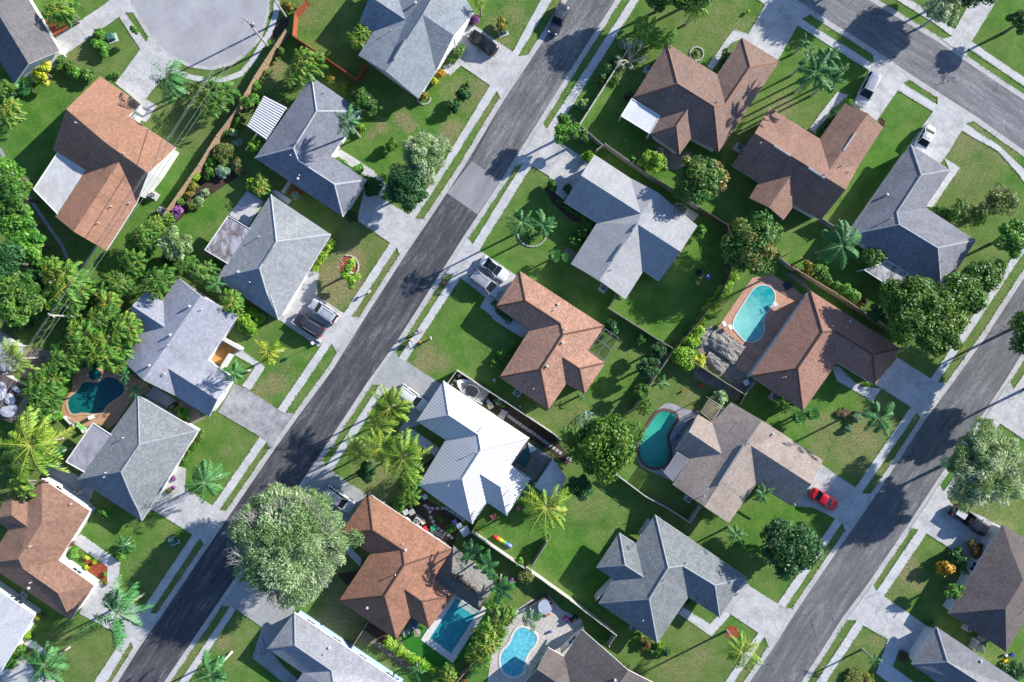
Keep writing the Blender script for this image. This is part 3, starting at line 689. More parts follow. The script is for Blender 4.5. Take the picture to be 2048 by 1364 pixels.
# outside the picture the ground just carries on
LUSH='1780,330,90 1725,280,50 1570,1000,110 1500,1050,60 1600,1180,50 1350,620,90 1420,520,60 1650,150,70 1560,110,30 1960,170,80 1780,520,60 880,290,70 1280,520,50 1110,460,60 1360,930,50 1470,860,50 920,640,70 870,620,60 1000,780,60 1200,760,60 430,880,40 120,330,70 90,240,60 380,420,60 1690,820,50 1750,1080,40 1700,1190,50 1900,40,60 640,220,50 1120,1100,60 1220,1180,50 720,60,60'
lush=np.zeros_like(PX)
for t in LUSH.split():
    x,y,r=map(float,t.split(','));lush=np.maximum(lush,np.exp(-((PX-x)**2+(PY-y)**2)/(r*r)))
far=[-900,-400,-200,-130]
gx=np.concatenate([far,xs,[130,200,400,900]]);gy=np.concatenate([far,ys,[130,200,400,900]])
GX,GY=np.meshgrid(gx,gy);dd=np.zeros(GX.shape);dd[4:-4,4:-4]=dry
me=bpy.data.meshes.new('lawn')
co=np.stack([GX.ravel(),GY.ravel(),np.zeros(GX.size)],1)
me.vertices.add(len(co));me.vertices.foreach_set('co',co.ravel())
NX,NY=len(gx),len(gy);ii=np.arange(NX-1)[None,:]+np.arange(NY-1)[:,None]*NX
q=np.stack([ii,ii+1,ii+1+NX,ii+NX],-1).reshape(-1,4)
me.loops.add(q.size);me.loops.foreach_set('vertex_index',q.ravel());me.polygons.add(len(q))
me.polygons.foreach_set('loop_start',np.arange(len(q))*4);me.polygons.foreach_set('loop_total',np.full(len(q),4))
at=me.attributes.new('dry','FLOAT','POINT');at.data.foreach_set('value',dd.ravel().astype(np.float32));ll=np.zeros(GX.shape);ll[4:-4,4:-4]=lush
at=me.attributes.new('lush','FLOAT','POINT');at.data.foreach_set('value',ll.ravel().astype(np.float32));me.update(calc_edges=True)
m,nt,b=new_mat('lawn_grass');p=wpos(nt)
A=nd(nt,'ShaderNodeAttribute');A.attribute_name='dry'
n0=noise(nt,p,.05,3,.5);n1=noise(nt,p,.35,6,.7);n2=noise(nt,p,3.2,6,.8);n3=noise(nt,p,11,3,.7)
green=ramp(nt,n1,[(.3,(.048,.138,.022)),(.5,(.088,.19,.034)),(.7,(.15,.22,.06))])
olive=ramp(nt,n1,[(.3,(.085,.15,.034)),(.7,(.175,.20,.075))])
col=mixc(nt,ramp(nt,n0,[(.42,(0,0,0)),(.6,(.8,.8,.8))]),green,olive)
AL_=nd(nt,'ShaderNodeAttribute');AL_.attribute_name='lush'
viv=ramp(nt,n1,[(.3,(.035,.13,.012)),(.55,(.075,.205,.022)),(.75,(.13,.25,.036))])
col=mixc(nt,mth(nt,'MULTIPLY',AL_.outputs['Fac'],.5),col,viv)
tan=ramp(nt,n2,[(.3,(.12,.105,.045)),(.55,(.26,.215,.12)),(.75,(.36,.31,.20))])
n4=noise(nt,p,1.1,5,.7)
f=mth(nt,'ADD',A.outputs['Fac'],mth(nt,'MULTIPLY',mth(nt,'SUBTRACT',n2,.5),1.9))
f=mth(nt,'ADD',f,mth(nt,'MULTIPLY',mth(nt,'SUBTRACT',n4,.5),1.3))
f=mth(nt,'ADD',f,mth(nt,'MULTIPLY',mth(nt,'SUBTRACT',n1,.5),.8))
f=ramp(nt,f,[(.2,(0,0,0)),(.98,(.85,.85,.85))])
col=mixc(nt,f,col,tan)
col=mixc(nt,1,col,ramp(nt,n2,[(.3,(.78,.80,.8)),(.7,(1.22,1.18,1.15))]),'MULTIPLY')
sp=ramp(nt,n3,[(.3,(.62,.62,.62)),(.7,(1.38,1.38,1.38))]);col=mixc(nt,1,col,sp,'MULTIPLY')
nt.links.new(col,b.inputs['Base Color']);b.inputs['Roughness'].default_value=.95;b.inputs['Specular IOR Level'].default_value=.1
bump(nt,b,mth(nt,'ADD',n3,n2),.9,.08)
me.materials.append(m);lo=mobj('lawn',me);lo['kind']='structure'
# ---------------- pools
def watermat(name,c1,c2,cell=1.2,caustic=.4):
    m,nt,b=new_mat(name);p=wpos(nt)
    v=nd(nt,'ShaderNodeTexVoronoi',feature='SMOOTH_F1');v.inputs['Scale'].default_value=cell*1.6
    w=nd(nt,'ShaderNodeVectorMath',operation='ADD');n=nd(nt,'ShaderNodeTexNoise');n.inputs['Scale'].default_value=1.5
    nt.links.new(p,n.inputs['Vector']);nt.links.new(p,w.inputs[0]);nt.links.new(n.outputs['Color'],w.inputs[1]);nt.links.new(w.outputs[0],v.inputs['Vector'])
    big=noise(nt,p,.18,2,.4)
    A=nd(nt,'ShaderNodeAttribute');A.attribute_name='depth'
    col=mixc(nt,A.outputs['Fac'],c2,c1)
    hl=ramp(nt,v.outputs['Distance'],[(.25,(0,0,0)),(.6,(caustic,caustic,caustic))])  # cell pattern: caustic light painted into the water colour
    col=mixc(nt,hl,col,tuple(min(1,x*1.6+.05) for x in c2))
    nt.links.new(col,b.inputs['Base Color']);b.inputs['Roughness'].default_value=.06;b.inputs['Specular IOR Level'].default_value=.5
    bump(nt,b,noise(nt,p,2.2,3,.5),.12,.05);return m
def inpoly(x,y,q):
    c=False;n=len(q);j=n-1
    for i in range(n):
        if (q[i][1]>y)!=(q[j][1]>y) and x<(q[j][0]-q[i][0])*(y-q[i][1])/(q[j][1]-q[i][1])+q[i][0]:c=not c
        j=i
    return c
def pool(txt,mat,copm,label,shallow,deepr,cw=.35,smooth=2,steps=None,group='swimming pools',cat='swimming pool',ch=.09):
    q=wp(txt)
    if smooth:q=smooth_poly(q,smooth)
    ar=sum(q[i][0]*q[(i+1)%len(q)][1]-q[(i+1)%len(q)][0]*q[i][1] for i in range(len(q)))
    if ar<0:q=q[::-1]
    cx=sum(p[0] for p in q)/len(q);cy=sum(p[1] for p in q)/len(q)
    root=empty('swimming_pool',(cx,cy,0),label=label,cat=cat,group=group)
    # water as a disc-like grid
    n=len(q);vs=[(cx,cy,.055)];fs=[];K=7
    for k in range(1,K+1):
        vs+=[(cx+(p[0]-cx)*k/K,cy+(p[1]-cy)*k/K,.055) for p in q]
    for i in range(n):fs.append((0,1+i,1+(i+1)%n))
    for k in range(K-1):
        for i in range(n):a=1+k*n;fs.append((a+i,a+n+i,a+n+(i+1)%n,a+(i+1)%n))
    o=world_part('water',vs,fs,mat,root)
    sx,sy=W(pts(shallow)[0])[:2]
    dv=[min(1,max(0,1-math.hypot(v[0]-sx,v[1]-sy)/deepr))**.8 for v in vs]
    at=o.data.attributes.new('depth','FLOAT','POINT');at.data.foreach_set('value',[1-d for d in dv])
    out=[tuple(v[:2]) for v in inset([(p[0],p[1]) for p in q],-cw)[0]]
    cv=[(p[0],p[1],ch) for p in q]+[(p[0],p[1],ch) for p in out]+[(p[0],p[1],0) for p in q]+[(p[0],p[1],0) for p in out]
    cf=[]
    for i in range(n):
        j=(i+1)%n;cf+=[(i,n+i,n+j,j),(2*n+i,i,j,2*n+j),(n+i,3*n+i,3*n+j,n+j)]
    world_part('coping',cv,cf,copm,root)
    if steps:
        s=wp(steps);mb=MB();mb.prism(s,.05,.062);mb.build('pool_steps',plain('pool_step',(.35,.45,.40),.5),root,world=True)
    return root
M_COPW=plain('coping_white',(.62,.60,.57),.7,var=.1);M_COPT=plain('coping_tan',(.50,.33,.21),.7,var=.15);M_COPD=plain('coping_stone',(.11,.075,.065),.7,var=.4,scale=4)
slab('pool_deck',[smooth_poly(wp('c0 560,300 690,240 850,290 1000,300 1190,400 1120,470 1050,480 860,750 800,705 740,690 650,720 560,700 495,650 478,560 520,480 570,420'),1)],.03,M_DECKT)
pool('c0 540,590 525,500 620,430 640,370 720,365 780,375 825,322 900,335 960,370 975,450 900,500 830,550 800,605 720,615 650,600 570,618',watermat('water_teal',(.002,.055,.085),(.004,.13,.12),.8,.1),M_COPT,'dark teal free-form pool with small round spa at left','c0 590,520',6)
pool('c0 700,270 740,258 785,280 795,320 770,350 720,350 690,325',watermat('water_spa',(.002,.05,.08),(.003,.09,.11),.8,.1),M_COPT,'small round spa above the dark teal pool','c0 740,300',3,ch=.16,cat='spa',group=None)
pool('h11 955,855 757,1158 918,1275 1122,958',watermat('water_blue',(.002,.085,.15),(.02,.28,.31),2.0,.35),M_COPW,'long rectangular blue pool with broad white coping beside thatched hut','h11 960,960',13,cw=1.0,smooth=0,steps='h11 985,880 960,905 1090,985 1112,960')
slab('pool_deck',[wp('d2 60,900 130,800 250,720 300,720 370,680 480,800 640,880 640,950 500,1165 380,1090 190,1380 -100,1380 -60,1100')],.03,M_PAVE)
pool('d2 160,930 240,960 295,1010 270,1080 220,1130 190,1200 185,1290 100,1325 30,1290 5,1220 10,1130 80,1070 110,980',watermat('water_cyan',(.004,.17,.27),(.10,.42,.50),2.0,.45),M_COPW,'bright light blue kidney pool on pale pavers by the bottom edge','d2 130,1080',7)
slab('pool_deck',[wp('h18 155,410 385,80 500,50 590,110 610,105 690,185 725,175 370,692 275,630 330,530 320,520')],.03,M_DECKP)
pool('h18 350,215 400,140 450,122 505,140 530,190 515,240 455,320 450,370 460,410 430,455 390,478 340,470 315,445 250,370',watermat('water_turq',(.008,.28,.29),(.25,.58,.52),.8,.12),M_COPW,'turquoise kidney pool on pink paving with pale shallow end','h18 290,350',5.5,cw=.16)
slab('pool_deck',[smooth_poly(wp('h19 200,230 245,180 330,115 400,125 480,170 640,200 560,400 420,560 530,630 390,835 240,760 120,710 65,640 60,560'),1)],.03,M_DGREY)
pool('h19 195,285 260,200 320,190 400,215 425,260 380,320 340,400 330,450 355,540 360,610 320,680 250,705 170,695 110,640 85,560 100,430',watermat('water_green',(.002,.17,.13),(.05,.40,.29),.6,.08),M_COPD,'emerald green kidney pool with dark stone coping','h19 170,380',5,cw=.45)
pool('h12 965,560 870,700 950,745 1000,655',watermat('water_small',(.01,.10,.14),(.03,.2,.22),.8,.1),M_COPT,'small blue plunge pool under the screen beside white metal roof','h12 930,640',3,smooth=0)

# ragged grass along the edges of walks, drives and kerbs
def inpoly_np(X,Y,q):
    c=np.zeros(X.shape,bool);n=len(q)
    for i in range(n):
        x1,y1=q[i];x2,y2=q[(i+1)%n]
        if y1==y2:continue
        c^=((y1>Y)!=(y2>Y))&(X<(x2-x1)*(Y-y1)/(y2-y1)+x1)
    return c
g=np.random.default_rng(5);EX=[];EY=[];EA=[]
for nm,q in SLABS:
    if nm not in('sidewalk','driveway','path','gutter'):continue
    for a,b in zip(q,q[1:]+q[:1]):
        L=math.hypot(b[0]-a[0],b[1]-a[1]);k=int(L*11)
        if k==0:continue
        t=g.random(k);EX.append(a[0]+(b[0]-a[0])*t);EY.append(a[1]+(b[1]-a[1])*t);EA.append(np.full(k,math.atan2(b[1]-a[1],b[0]-a[0])))
EX=np.concatenate(EX);EY=np.concatenate(EY);EA=np.concatenate(EA)
off=g.normal(size=EX.size)*.06;EX=EX-np.sin(EA)*off;EY=EY+np.cos(EA)*off
# keep a point only where bare lawn lies on one side
def covered(X,Y):
    c=np.zeros(X.shape,bool)
    for nm,q in SLABS:
        xs_=[p[0] for p in q];ys_=[p[1] for p in q]
        m_=(X>min(xs_))&(X<max(xs_))&(Y>min(ys_))&(Y<max(ys_))&~c
        if m_.any():
            i_=np.where(m_)[0];c[i_]|=inpoly_np(X[i_],Y[i_],q)
    return c
l1=covered(EX-np.sin(EA)*.3,EY+np.cos(EA)*.3);l2=covered(EX+np.sin(EA)*.3,EY-np.cos(EA)*.3)
kp=(l1!=l2)&(np.sin(EX*1.7)+np.sin(EY*2.3+EX*.6)+g.normal(size=EX.size)*.8>-.4);EX=EX[kp];EY=EY[kp];n=EX.size
GR=(EX,EY)
# ---------------- vegetation
rng=np.random.default_rng(7)
def qmesh(name,Q,tint,mat,extra=None):
    """Q (n,4,3) quads, tint (n,) ; extra=(verts,faces,mat) appended"""
    me=bpy.data.meshes.new(name);n=len(Q);v=Q.reshape(-1,3)
    me.vertices.add(len(v));me.vertices.foreach_set('co',v.ravel().astype(np.float32))
    me.loops.add(n*4);me.loops.foreach_set('vertex_index',np.arange(n*4,dtype=np.int32));me.polygons.add(n)
    me.polygons.foreach_set('loop_start',np.arange(n,dtype=np.int32)*4);me.polygons.foreach_set('loop_total',np.full(n,4,dtype=np.int32))
    a=me.attributes.new('tint','FLOAT','FACE');a.data.foreach_set('value',tint.astype(np.float32))
    me.materials.append(mat);me.update(calc_edges=True);return me
def unit(v):return v/np.maximum(1e-9,np.linalg.norm(v,axis=-1,keepdims=True))
def leaf_quads(pos,nrm,size,asp=.55):
    n=len(pos);r=unit(rng.normal(size=(n,3)));a=unit(np.cross(nrm,r))
    if asp<.4:a=unit(pos*np.array([1,1,.3])/np.maximum(.01,np.linalg.norm(pos,axis=1,keepdims=True))+rng.normal(size=(n,3))*.55)
    nrm=nrm if asp>=.4 else unit(np.cross(a,np.cross(nrm,a)));b=np.cross(nrm,a)
    s=size*(.5+.95*rng.random((n,1)));a=a*s;b=b*s*asp
    return np.stack([pos-a,pos-b*.9-a*.1,pos+a,pos+b*.9-a*.1],1)
def edge_grass():
    n=GR[0].size;pos=np.stack([GR[0],GR[1],np.full(n,.055)],1);r=unit(rng.normal(size=(n,3))*np.array([1,1,.25]));b=unit(np.cross(r,[0,0,1.]))
    s=.05+.07*rng.random((n,1));Q=np.stack([pos-r*s,pos-b*s*.6,pos+r*s+np.array([0,0,.03]),pos+b*s*.6],1)
    o=mobj('grass_edging',qmesh('grass_edging',Q,rng.random(n),LM['lawnedge']));tag(o,None,None,None,'stuff');o['label']='short grass creeping over the edges of walks and drives'
def crown_mesh(name,r,h,clumps,per,leaf,mat,rc=.32,seed=0,up=.5,hollow=.35,tv=.42,asp=.55):
    """leafy crown: clumps of small leaf faces through an uneven ellipsoid; origin at crown centre"""
    global rng
    rng=np.random.default_rng(seed)
    k=clumps;d=unit(rng.normal(size=(k,3)));d[:,2]=np.abs(d[:,2])*1.0-.25
    rad=(hollow+(1-hollow)*rng.random((k,1))**.6)
    ang=np.arctan2(d[:,1],d[:,0]);lob=1+(.15*np.sin(ang*3+seed)+.11*np.sin(ang*5+2*seed))*min(1,3.5/r)+.04*np.sin(ang*7+seed)
    rad=rad*(.92+.2*rng.random((k,1)))
    c=d*rad*np.array([1,1,h/r])*(r*(1-rc*.8))*lob[:,None]
    cr=r*rc*(.38+.85*rng.random(k));ct=rng.random(k)*tv*2-tv
    idx=np.repeat(np.arange(k),per);dd=unit(rng.normal(size=(k*per,3)))
    dd[:,2]=dd[:,2]*.8+.15
    pos=c[idx]+dd*(cr[idx]*(.55+.5*rng.random(k*per)))[:,None]*np.array([1,1,.8])
    nrm=unit(dd*.6+np.array([0,0,up])+rng.normal(size=dd.shape)*.45)
    Q=leaf_quads(pos,nrm,leaf,asp)
    t=np.clip(.5+ct[idx]+rng.normal(size=len(idx))*.18,0,1)
    return qmesh(name,Q,t,mat)
LM={}
LM['mid']=leafmat('leaf_mid',(.02,.055,.01),(.055,.12,.018),(.13,.21,.04))
LM['dark']=leafmat('leaf_dark',(.010,.036,.012),(.022,.075,.022),(.05,.13,.04))
LM['bright']=leafmat('leaf_bright',(.025,.085,.010),(.075,.175,.022),(.18,.32,.05))
LM['lime']=leafmat('leaf_lime',(.06,.13,.008),(.16,.26,.02),(.30,.36,.04))
LM['yellow']=leafmat('leaf_yellow',(.16,.20,.01),(.38,.36,.03),(.55,.48,.06))
LM['pale']=leafmat('leaf_pale',(.09,.125,.045),(.21,.26,.12),(.62,.66,.46),trans=.35)
LM['grey']=leafmat('leaf_grey',(.08,.12,.08),(.17,.23,.16),(.3,.36,.28))
LM['orange']=leafmat('leaf_orange',(.04,.09,.01),(.12,.13,.02),(.55,.20,.04))
LM['red']=leafmat('leaf_red',(.03,.08,.015),(.10,.06,.02),(.50,.05,.05))
LM['fire']=leafmat('leaf_fire',(.10,.07,.01),(.45,.22,.02),(.65,.12,.03))
LM['pink']=leafmat('leaf_pink',(.03,.08,.015),(.05,.10,.02),(.60,.04,.16))
LM['purple']=leafmat('leaf_purple',(.10,.02,.10),(.22,.06,.22),(.35,.14,.35))
LM['mango']=leafmat('leaf_mango',(.018,.06,.012),(.05,.12,.02),(.36,.20,.07))
LM['yg']=leafmat('leaf_yg',(.018,.055,.006),(.05,.11,.012),(.13,.19,.02))
LM['olive']=leafmat('leaf_olive',(.05,.06,.015),(.12,.13,.03),(.22,.2,.06))
LM['brown']=leafmat('leaf_brown',(.05,.025,.015),(.11,.06,.03),(.2,.12,.07))
LM['royal']=leafmat('palm_green',(.015,.065,.02),(.05,.15,.045),(.13,.27,.10),trans=.2,rough=.55)
LM['coco']=leafmat('palm_yellow_green',(.05,.10,.008),(.15,.23,.025),(.38,.36,.06),trans=.25,rough=.55)
LM['areca']=leafmat('palm_areca',(.02,.08,.010),(.085,.18,.022),(.34,.31,.05),trans=.25,rough=.55)
LM['arecad']=leafmat('palm_areca_green',(.015,.055,.008),(.05,.125,.016),(.20,.26,.05),trans=.25,rough=.55)
LM['gold']=leafmat('palm_gold',(.08,.13,.01),(.24,.26,.02),(.6,.5,.06),trans=.3,rough=.55)
M_BARK=plain('bark',(.13,.10,.08),.9,var=.3,scale=6);M_BARKG=plain('bark_grey',(.34,.32,.29),.9,var=.25,scale=5)
M_PTR=plain('palm_trunk',(.30,.28,.24),.85,var=.2,scale=4);M_PTRW=plain('palm_trunk_pale',(.50,.47,.42),.8,var=.15,scale=4)
_ms={}
def cached(key,fn):
    if key not in _ms:_ms[key]=fn()
    return _ms[key]
def frond_quads(L,rise,droop,nl,ll,lw,side_drop=.35,fwd=.6,fluffy=1,twist=0,seed=0,t0=.12):
    g=np.random.default_rng(seed);out=[];tint=[]
    def P_(t):
        return np.array([L*t*(1-.18*droop*t*t),twist*t*t*L*.25,rise*L*t-droop*L*.55*t**2.2])
    N=10
    ps=[P_(i/N) for i in range(N+1)]
    for i in range(N):
        a,b=ps[i],ps[i+1];w=.035*(1-.7*i/N)
        out.append(np.array([a+[0,w,0],a-[0,w,0],b-[0,w*.9,0],b+[0,w*.9,0]]));tint.append(.95)
    for i in range(nl):
        t=t0+(1-t0)*(i+.5)/nl;p=P_(t);q=P_(min(1,t+.03));d=(q-p)/np.linalg.norm(q-p)
        l=ll*math.sin(math.pi*min(.98,(t*.85+.12)))**.7
        for s in (-1,1):
            for k in range(fluffy):
                f=fwd*(.4+1.2*g.random());dz=-side_drop*(.5+1.0*g.random())+(k*.5*(g.random()-.3))
                v=d*f+np.array([0,s,0])*(1-.3*f)+np.array([0,0,dz]);v/=np.linalg.norm(v)
                e=p+v*l*(.55+.65*g.random());e[2]-=l*.15
                m=(p+e)/2+np.array([0,0,.06*l]);wv=np.cross(v,[0,0,1]);wv=wv/max(1e-6,np.linalg.norm(wv))*lw
                out.append(np.array([p,m-wv,e,m+wv]));tint.append(np.clip(.45+.22*g.normal(),0,1))
    return np.array(out),np.array(tint)
def rotz(Q,a):
    c,s=math.cos(a),math.sin(a);M_=np.array([[c,-s,0],[s,c,0],[0,0,1]]);return Q@M_.T
def roty(Q,a):
    c,s=math.cos(a),math.sin(a);M_=np.array([[c,0,s],[0,1,0],[-s,0,c]]);return Q@M_.T
def palm_crown(kind,seed):
    g=random.Random(seed*31+len(kind));Qs=[];T=[]
    cfg=dict(royal=(15,3.9,.5,.95,24,.85,.055,.4,2,'royal'),queen=(18,3.6,.55,1.1,21,.85,.052,.75,1,'royal'),coco=(25,4.4,.55,1.0,22,.92,.052,.65,1,'coco'),
             gold=(14,3.0,.7,1.1,14,.8,.05,.6,1,'gold'),fox=(10,3.0,.5,.95,26,.5,.06,.2,4,'royal'),small=(10,2.2,.7,1.1,14,.55,.05,.5,1,'royal'))[kind]
    nf,L,rise,droop,nl,ll,lw,sd,fl,mt=cfg
    for i in range(nf):
        a=i*2.399+g.random()*.9;lay=i/nf
        Q,t=frond_quads(L*(.62+.48*g.random()),rise*(1.3-1.25*lay)+.25*(g.random()-.3),droop*(.6+.7*g.random()),nl,ll*(.8+.4*g.random()),lw,sd*(.6+.9*g.random()),.55,fl,(g.random()-.5)*1.7,seed*100+i)
        t=np.clip(t+(g.random()-.5)*.45,0,1)
        if kind in('coco',) and g.random()<.2:t=np.clip(t+.3,0,1)
        Qs.append(rotz(Q,a));T.append(t)
    return qmesh('crown_'+kind,np.concatenate(Qs),np.concatenate(T),LM[mt])
def areca_crown(seed,mt='areca',stems=11,spread=1.2):
    g=random.Random(seed);Qs=[];T=[]
    for s in range(stems):
        rr=spread*math.sqrt(g.random());aa=g.random()*6.283;ox,oy,oz=rr*math.cos(aa),rr*math.sin(aa),-.5+g.random()*.8-rr*.25
        tb=(g.random()-.5)*.5
        for i in range(7):
            a=i*.9+g.random()*.6
            Q,t=frond_quads(1.5*(.7+.5*g.random()),.75-.09*i+.1*g.random(),1.15,9,.54,.055,.7,.75,1,(g.random()-.5),seed*1000+s*10+i,t0=.2)
            Qs.append(rotz(Q,a)+np.array([ox,oy,oz]));T.append(np.clip(t+tb+(g.random()-.5)*.3,0,1))
    return qmesh('areca_crown',np.concatenate(Qs),np.concatenate(T),LM[mt])
def fan_crown(seed,mt='royal'):
    g=random.Random(seed);Qs=[];T=[]
    for i in range(26):
        a=i*2.399;tilt=.15+.95*(i/26)
        n=15;c0=np.array([.75+.2*g.random(),0,0.0])
        for k in range(n):
            th=(k/(n-1)-.5)*3.9;d=np.array([math.cos(th),math.sin(th),-.12]);e=c0+d*(.55+.1*g.random());m=c0+d*.3;w=np.array([-d[1],d[0],0])*.045
            q=np.array([c0,m-w,e,m+w])[None];q=roty(q,-(1.35-tilt));q=rotz(q,a);Qs.append(q);T.append([np.clip(.5+.2*g.gauss(0,1),0,1)])
        q=np.array([[0,.02,0],[0,-.02,0],c0-[0,.02,0],c0+[0,.02,0]])[None];Qs.append(rotz(roty(q,-(1.35-tilt)),a));T.append([.9])
    return qmesh('fan_crown',np.concatenate(Qs),np.concatenate(T),LM[mt])
def trunk_mb(h,r0,r1,lean=(0,0),n=8):
    mb=MB();pp=[];rr=[]
    for i in range(6):
        t=i/5;pp.append((lean[0]*t*t,lean[1]*t*t,h*t));rr.append((r0*(1-t)+r1*t)*(1.25 if i==0 else 1))
    mb.tube(pp,rr,n);return mb
def branches_mb(h0,H,r,seed,n=9,sub=3,rad=.16,z0=None,spread=.9):
    """trunk and limbs; origin at the foot"""
    g=random.Random(seed);mb=MB()
    mb.tube([(0,0,0),(.1*g.random(),.1,h0*.6),(0,0,h0)],[rad*1.6,rad*1.15,rad],8)
    for i in range(n):
        a=i*2.399+g.random();L=r*spread*(.65+.35*g.random());el=.25+.5*g.random();top=h0+(H-h0)*(.35+.6*el)
        p0=(0,0,h0*.9);p1=(math.cos(a)*L*.4,math.sin(a)*L*.4,h0+(top-h0)*.6);p2=(math.cos(a+.1)*L,math.sin(a+.1)*L,top)
        mb.tube([p0,p1,p2],[rad*.6,rad*.38,rad*.12],5)
        for k in range(sub):
            t=.35+.55*g.random();q=Vector(p1).lerp(Vector(p2),t);b=a+(g.random()-.5)*2.2;l=L*.4
            e=q+Vector((math.cos(b)*l,math.sin(b)*l,(g.random())*.25*l+.2));mb.tube([q,(q+e)/2+Vector((0,0,.1)),e],[rad*.22,rad*.14,rad*.05],4)
            for j in range(2):
                c=b+(g.random()-.5)*2;s=q.lerp(e,.6);f=s+Vector((math.cos(c)*l*.5,math.sin(c)*l*.5,l*.2));mb.tube([s,f],[rad*.1,rad*.04],3)
    return mb
PLANTS=[]
def canopy_z(kind,h):return h
def reg(o,desc,px_,r):PLANTS.append([o,desc,px_,r])
def palm(kind,fr,x,y,r,h,desc,lean=0,pale=False,group='palm trees around the houses'):
    p=P(fr,x,y);rp=r/FR[fr][2]*S;base={'royal':3.9,'queen':3.5,'coco':4.4,'gold':2.9,'fox':3.0,'small':2.2}[kind]
    sc=rp/base*1.12;c=W(p,h);seed=int(p[0]*7+p[1]*13)%997
    root=empty('palm_tree',(c.x,c.y,0),rz=random.Random(seed).random()*6.28,cat='palm tree',group=group)
    v=seed%7
    cm=cached(('palm',kind,v),lambda:palm_crown(kind,v+3))
    cr=mobj('crown',cm,root);cr.location=(0,0,h-.1);cr.scale=(sc,sc,sc);cr.rotation_euler=((seed%13-6)*.035,(seed%11-5)*.04,0)
    tk=cached(('trunk',kind in('coco',),round(h)),lambda:mesh('palm_trunk',(m_:=trunk_mb(round(h),.17 if kind!='royal' else .24,.11)).v,m_.f,M_PTRW if (pale or kind=='royal') else M_PTR))
    to=mobj('trunk',tk,root);to.scale=(1,1,(h-.05)/round(h))
    reg(root,desc,p,rp/S);return root
def areca(fr,x,y,r,h,desc='clump of yellow-green feathery palms',mt='areca'):
    p=P(fr,x,y);rp=r/FR[fr][2]*S;c=W(p,h*.8);seed=int(p[0]*5+p[1]*11)%991;v=seed%5;mt='arecad' if (seed//5)%5<2 else mt
    root=empty('areca_palm',(c.x,c.y,0),rz=random.Random(seed).random()*6.28,cat='palm clump',group='clumping palms between the houses')
    cm=cached(('areca',mt,v),lambda:areca_crown(v+11,mt))
    cr=mobj('crown',cm,root);sc=rp/2.1;cr.location=(0,0,h*.8);cr.scale=(sc,sc,max(.8,sc*.9));cr.rotation_euler=((seed%7-3)*.05,(seed%5-2)*.05,0)
    def st():
        mb=MB();g=random.Random(v)
        for s in range(8):
            a=g.random()*6.28;q=1.1*math.sqrt(g.random());mb.tube([(.35*q*math.cos(a),.35*q*math.sin(a),0),(q*math.cos(a),q*math.sin(a),1)],[.06,.045],5)
        return mesh('areca_stems',mb.v,mb.f,M_PTR)
    so_=mobj('stem',cached(('ast',v),st),root);so_.scale=(sc,sc,h*.8)
    reg(root,('small ' if rp<1.7 else 'large ' if rp>2.5 else '')+desc,p,rp/S);return root
def fan(fr,x,y,r,h,desc='small fan palm',mt='royal'):
    p=P(fr,x,y);rp=r/FR[fr][2]*S;c=W(p,h);v=int(p[0])%3
    root=empty('fan_palm',(c.x,c.y,0),cat='fan palm',group='low fan palms');cr=mobj('crown',cached(('fan',mt,v),lambda:fan_crown(v+5,mt)),root);s=rp/1.35
    cr.location=(0,0,h);cr.scale=(s,s,s);t_=mobj('trunk',cached(('ft',),lambda:mesh('fan_trunk',(m_:=trunk_mb(1,.16,.13)).v,m_.f,M_PTR)),root);t_.scale=(1,1,h);t_.rotation_euler=(0,0,p[0])
    reg(root,desc,p,rp/S);return root
def tree(mt,fr,x,y,r,h,desc,leaf=.30,dens=1.0,clumps=None,bark=None,br=True,hr=.55,rad=.16,hollow=.35,sub=3,nb=9,rc=.30,spread=.8,asp=.55):
    p=P(fr,x,y);rp=r/FR[fr][2]*S;ch=rp*hr;zc=max(h-ch*.8,.9);c=W(p,h-ch*.35);seed=int(p[0]*3+p[1]*7)%983
    leaf*=.74
    root=empty('tree',(c.x,c.y,0),cat='tree',group='broadleaf trees of the neighbourhood')
    k=clumps or int(22+rp*rp*2.1);per=int(max(60,dens*(rp*rp*1450)/k*(.3/leaf)**1.6/2.2))
    cm=crown_mesh('tree_crown',rp,ch,k,per,leaf,LM[mt],rc=rc,seed=seed,hollow=hollow,asp=asp)
    cr=mobj('crown',cm,root,);cr.location=(0,0,zc)
    b=branches_mb(max(.8,zc-ch*.5),h,rp,seed,rad=rad,sub=sub,n=nb,spread=spread);b.build('trunk',bark or M_BARK,root)
    reg(root,desc,p,rp/S);return root
def shrub(mt,fr,x,y,r,h,desc,leaf=None,name='shrub',hr=.8,tv=.3,asp=1,rz=0):
    p=P(fr,x,y);rp=r/FR[fr][2]*S;v=int(p[0]+p[1])%3;c=W(p,h*.6);big=rp>1.6
    lf=.16 if rp<1.2 else .2
    key=('shrub',mt,v,big)
    def mk():
        R_=2.2 if big else 1.0
        return crown_mesh('shrub_leaves',R_,R_*.8,34 if big else 16,150 if big else 95,lf if big else .17,LM[mt],rc=.36,seed=v*7+3,hollow=.2,tv=tv)
    if 'clipped' in desc or 'ball' in desc:
        big=False;me=cached(('clip',mt),lambda:crown_mesh('clipped_leaves',1.0,.8,150,42,.09,LM[mt],rc=.16,seed=4,hollow=.86,tv=.12))
    else:me=cached(key,mk)
    R_=2.2 if big else 1.0;s=rp/R_*1.1
    o=mobj(name,me);o.location=(c.x,c.y,h*.5);o.scale=(s,s*asp,h*.62/(R_*.8));o.rotation_euler=(0,0,rz or seedrot(p))
    tag(o,None,'shrub','garden shrubs');reg(o,desc,p,rp/S);return o
def seedrot(p):return (p[0]*.37+p[1]*.91)%6.28
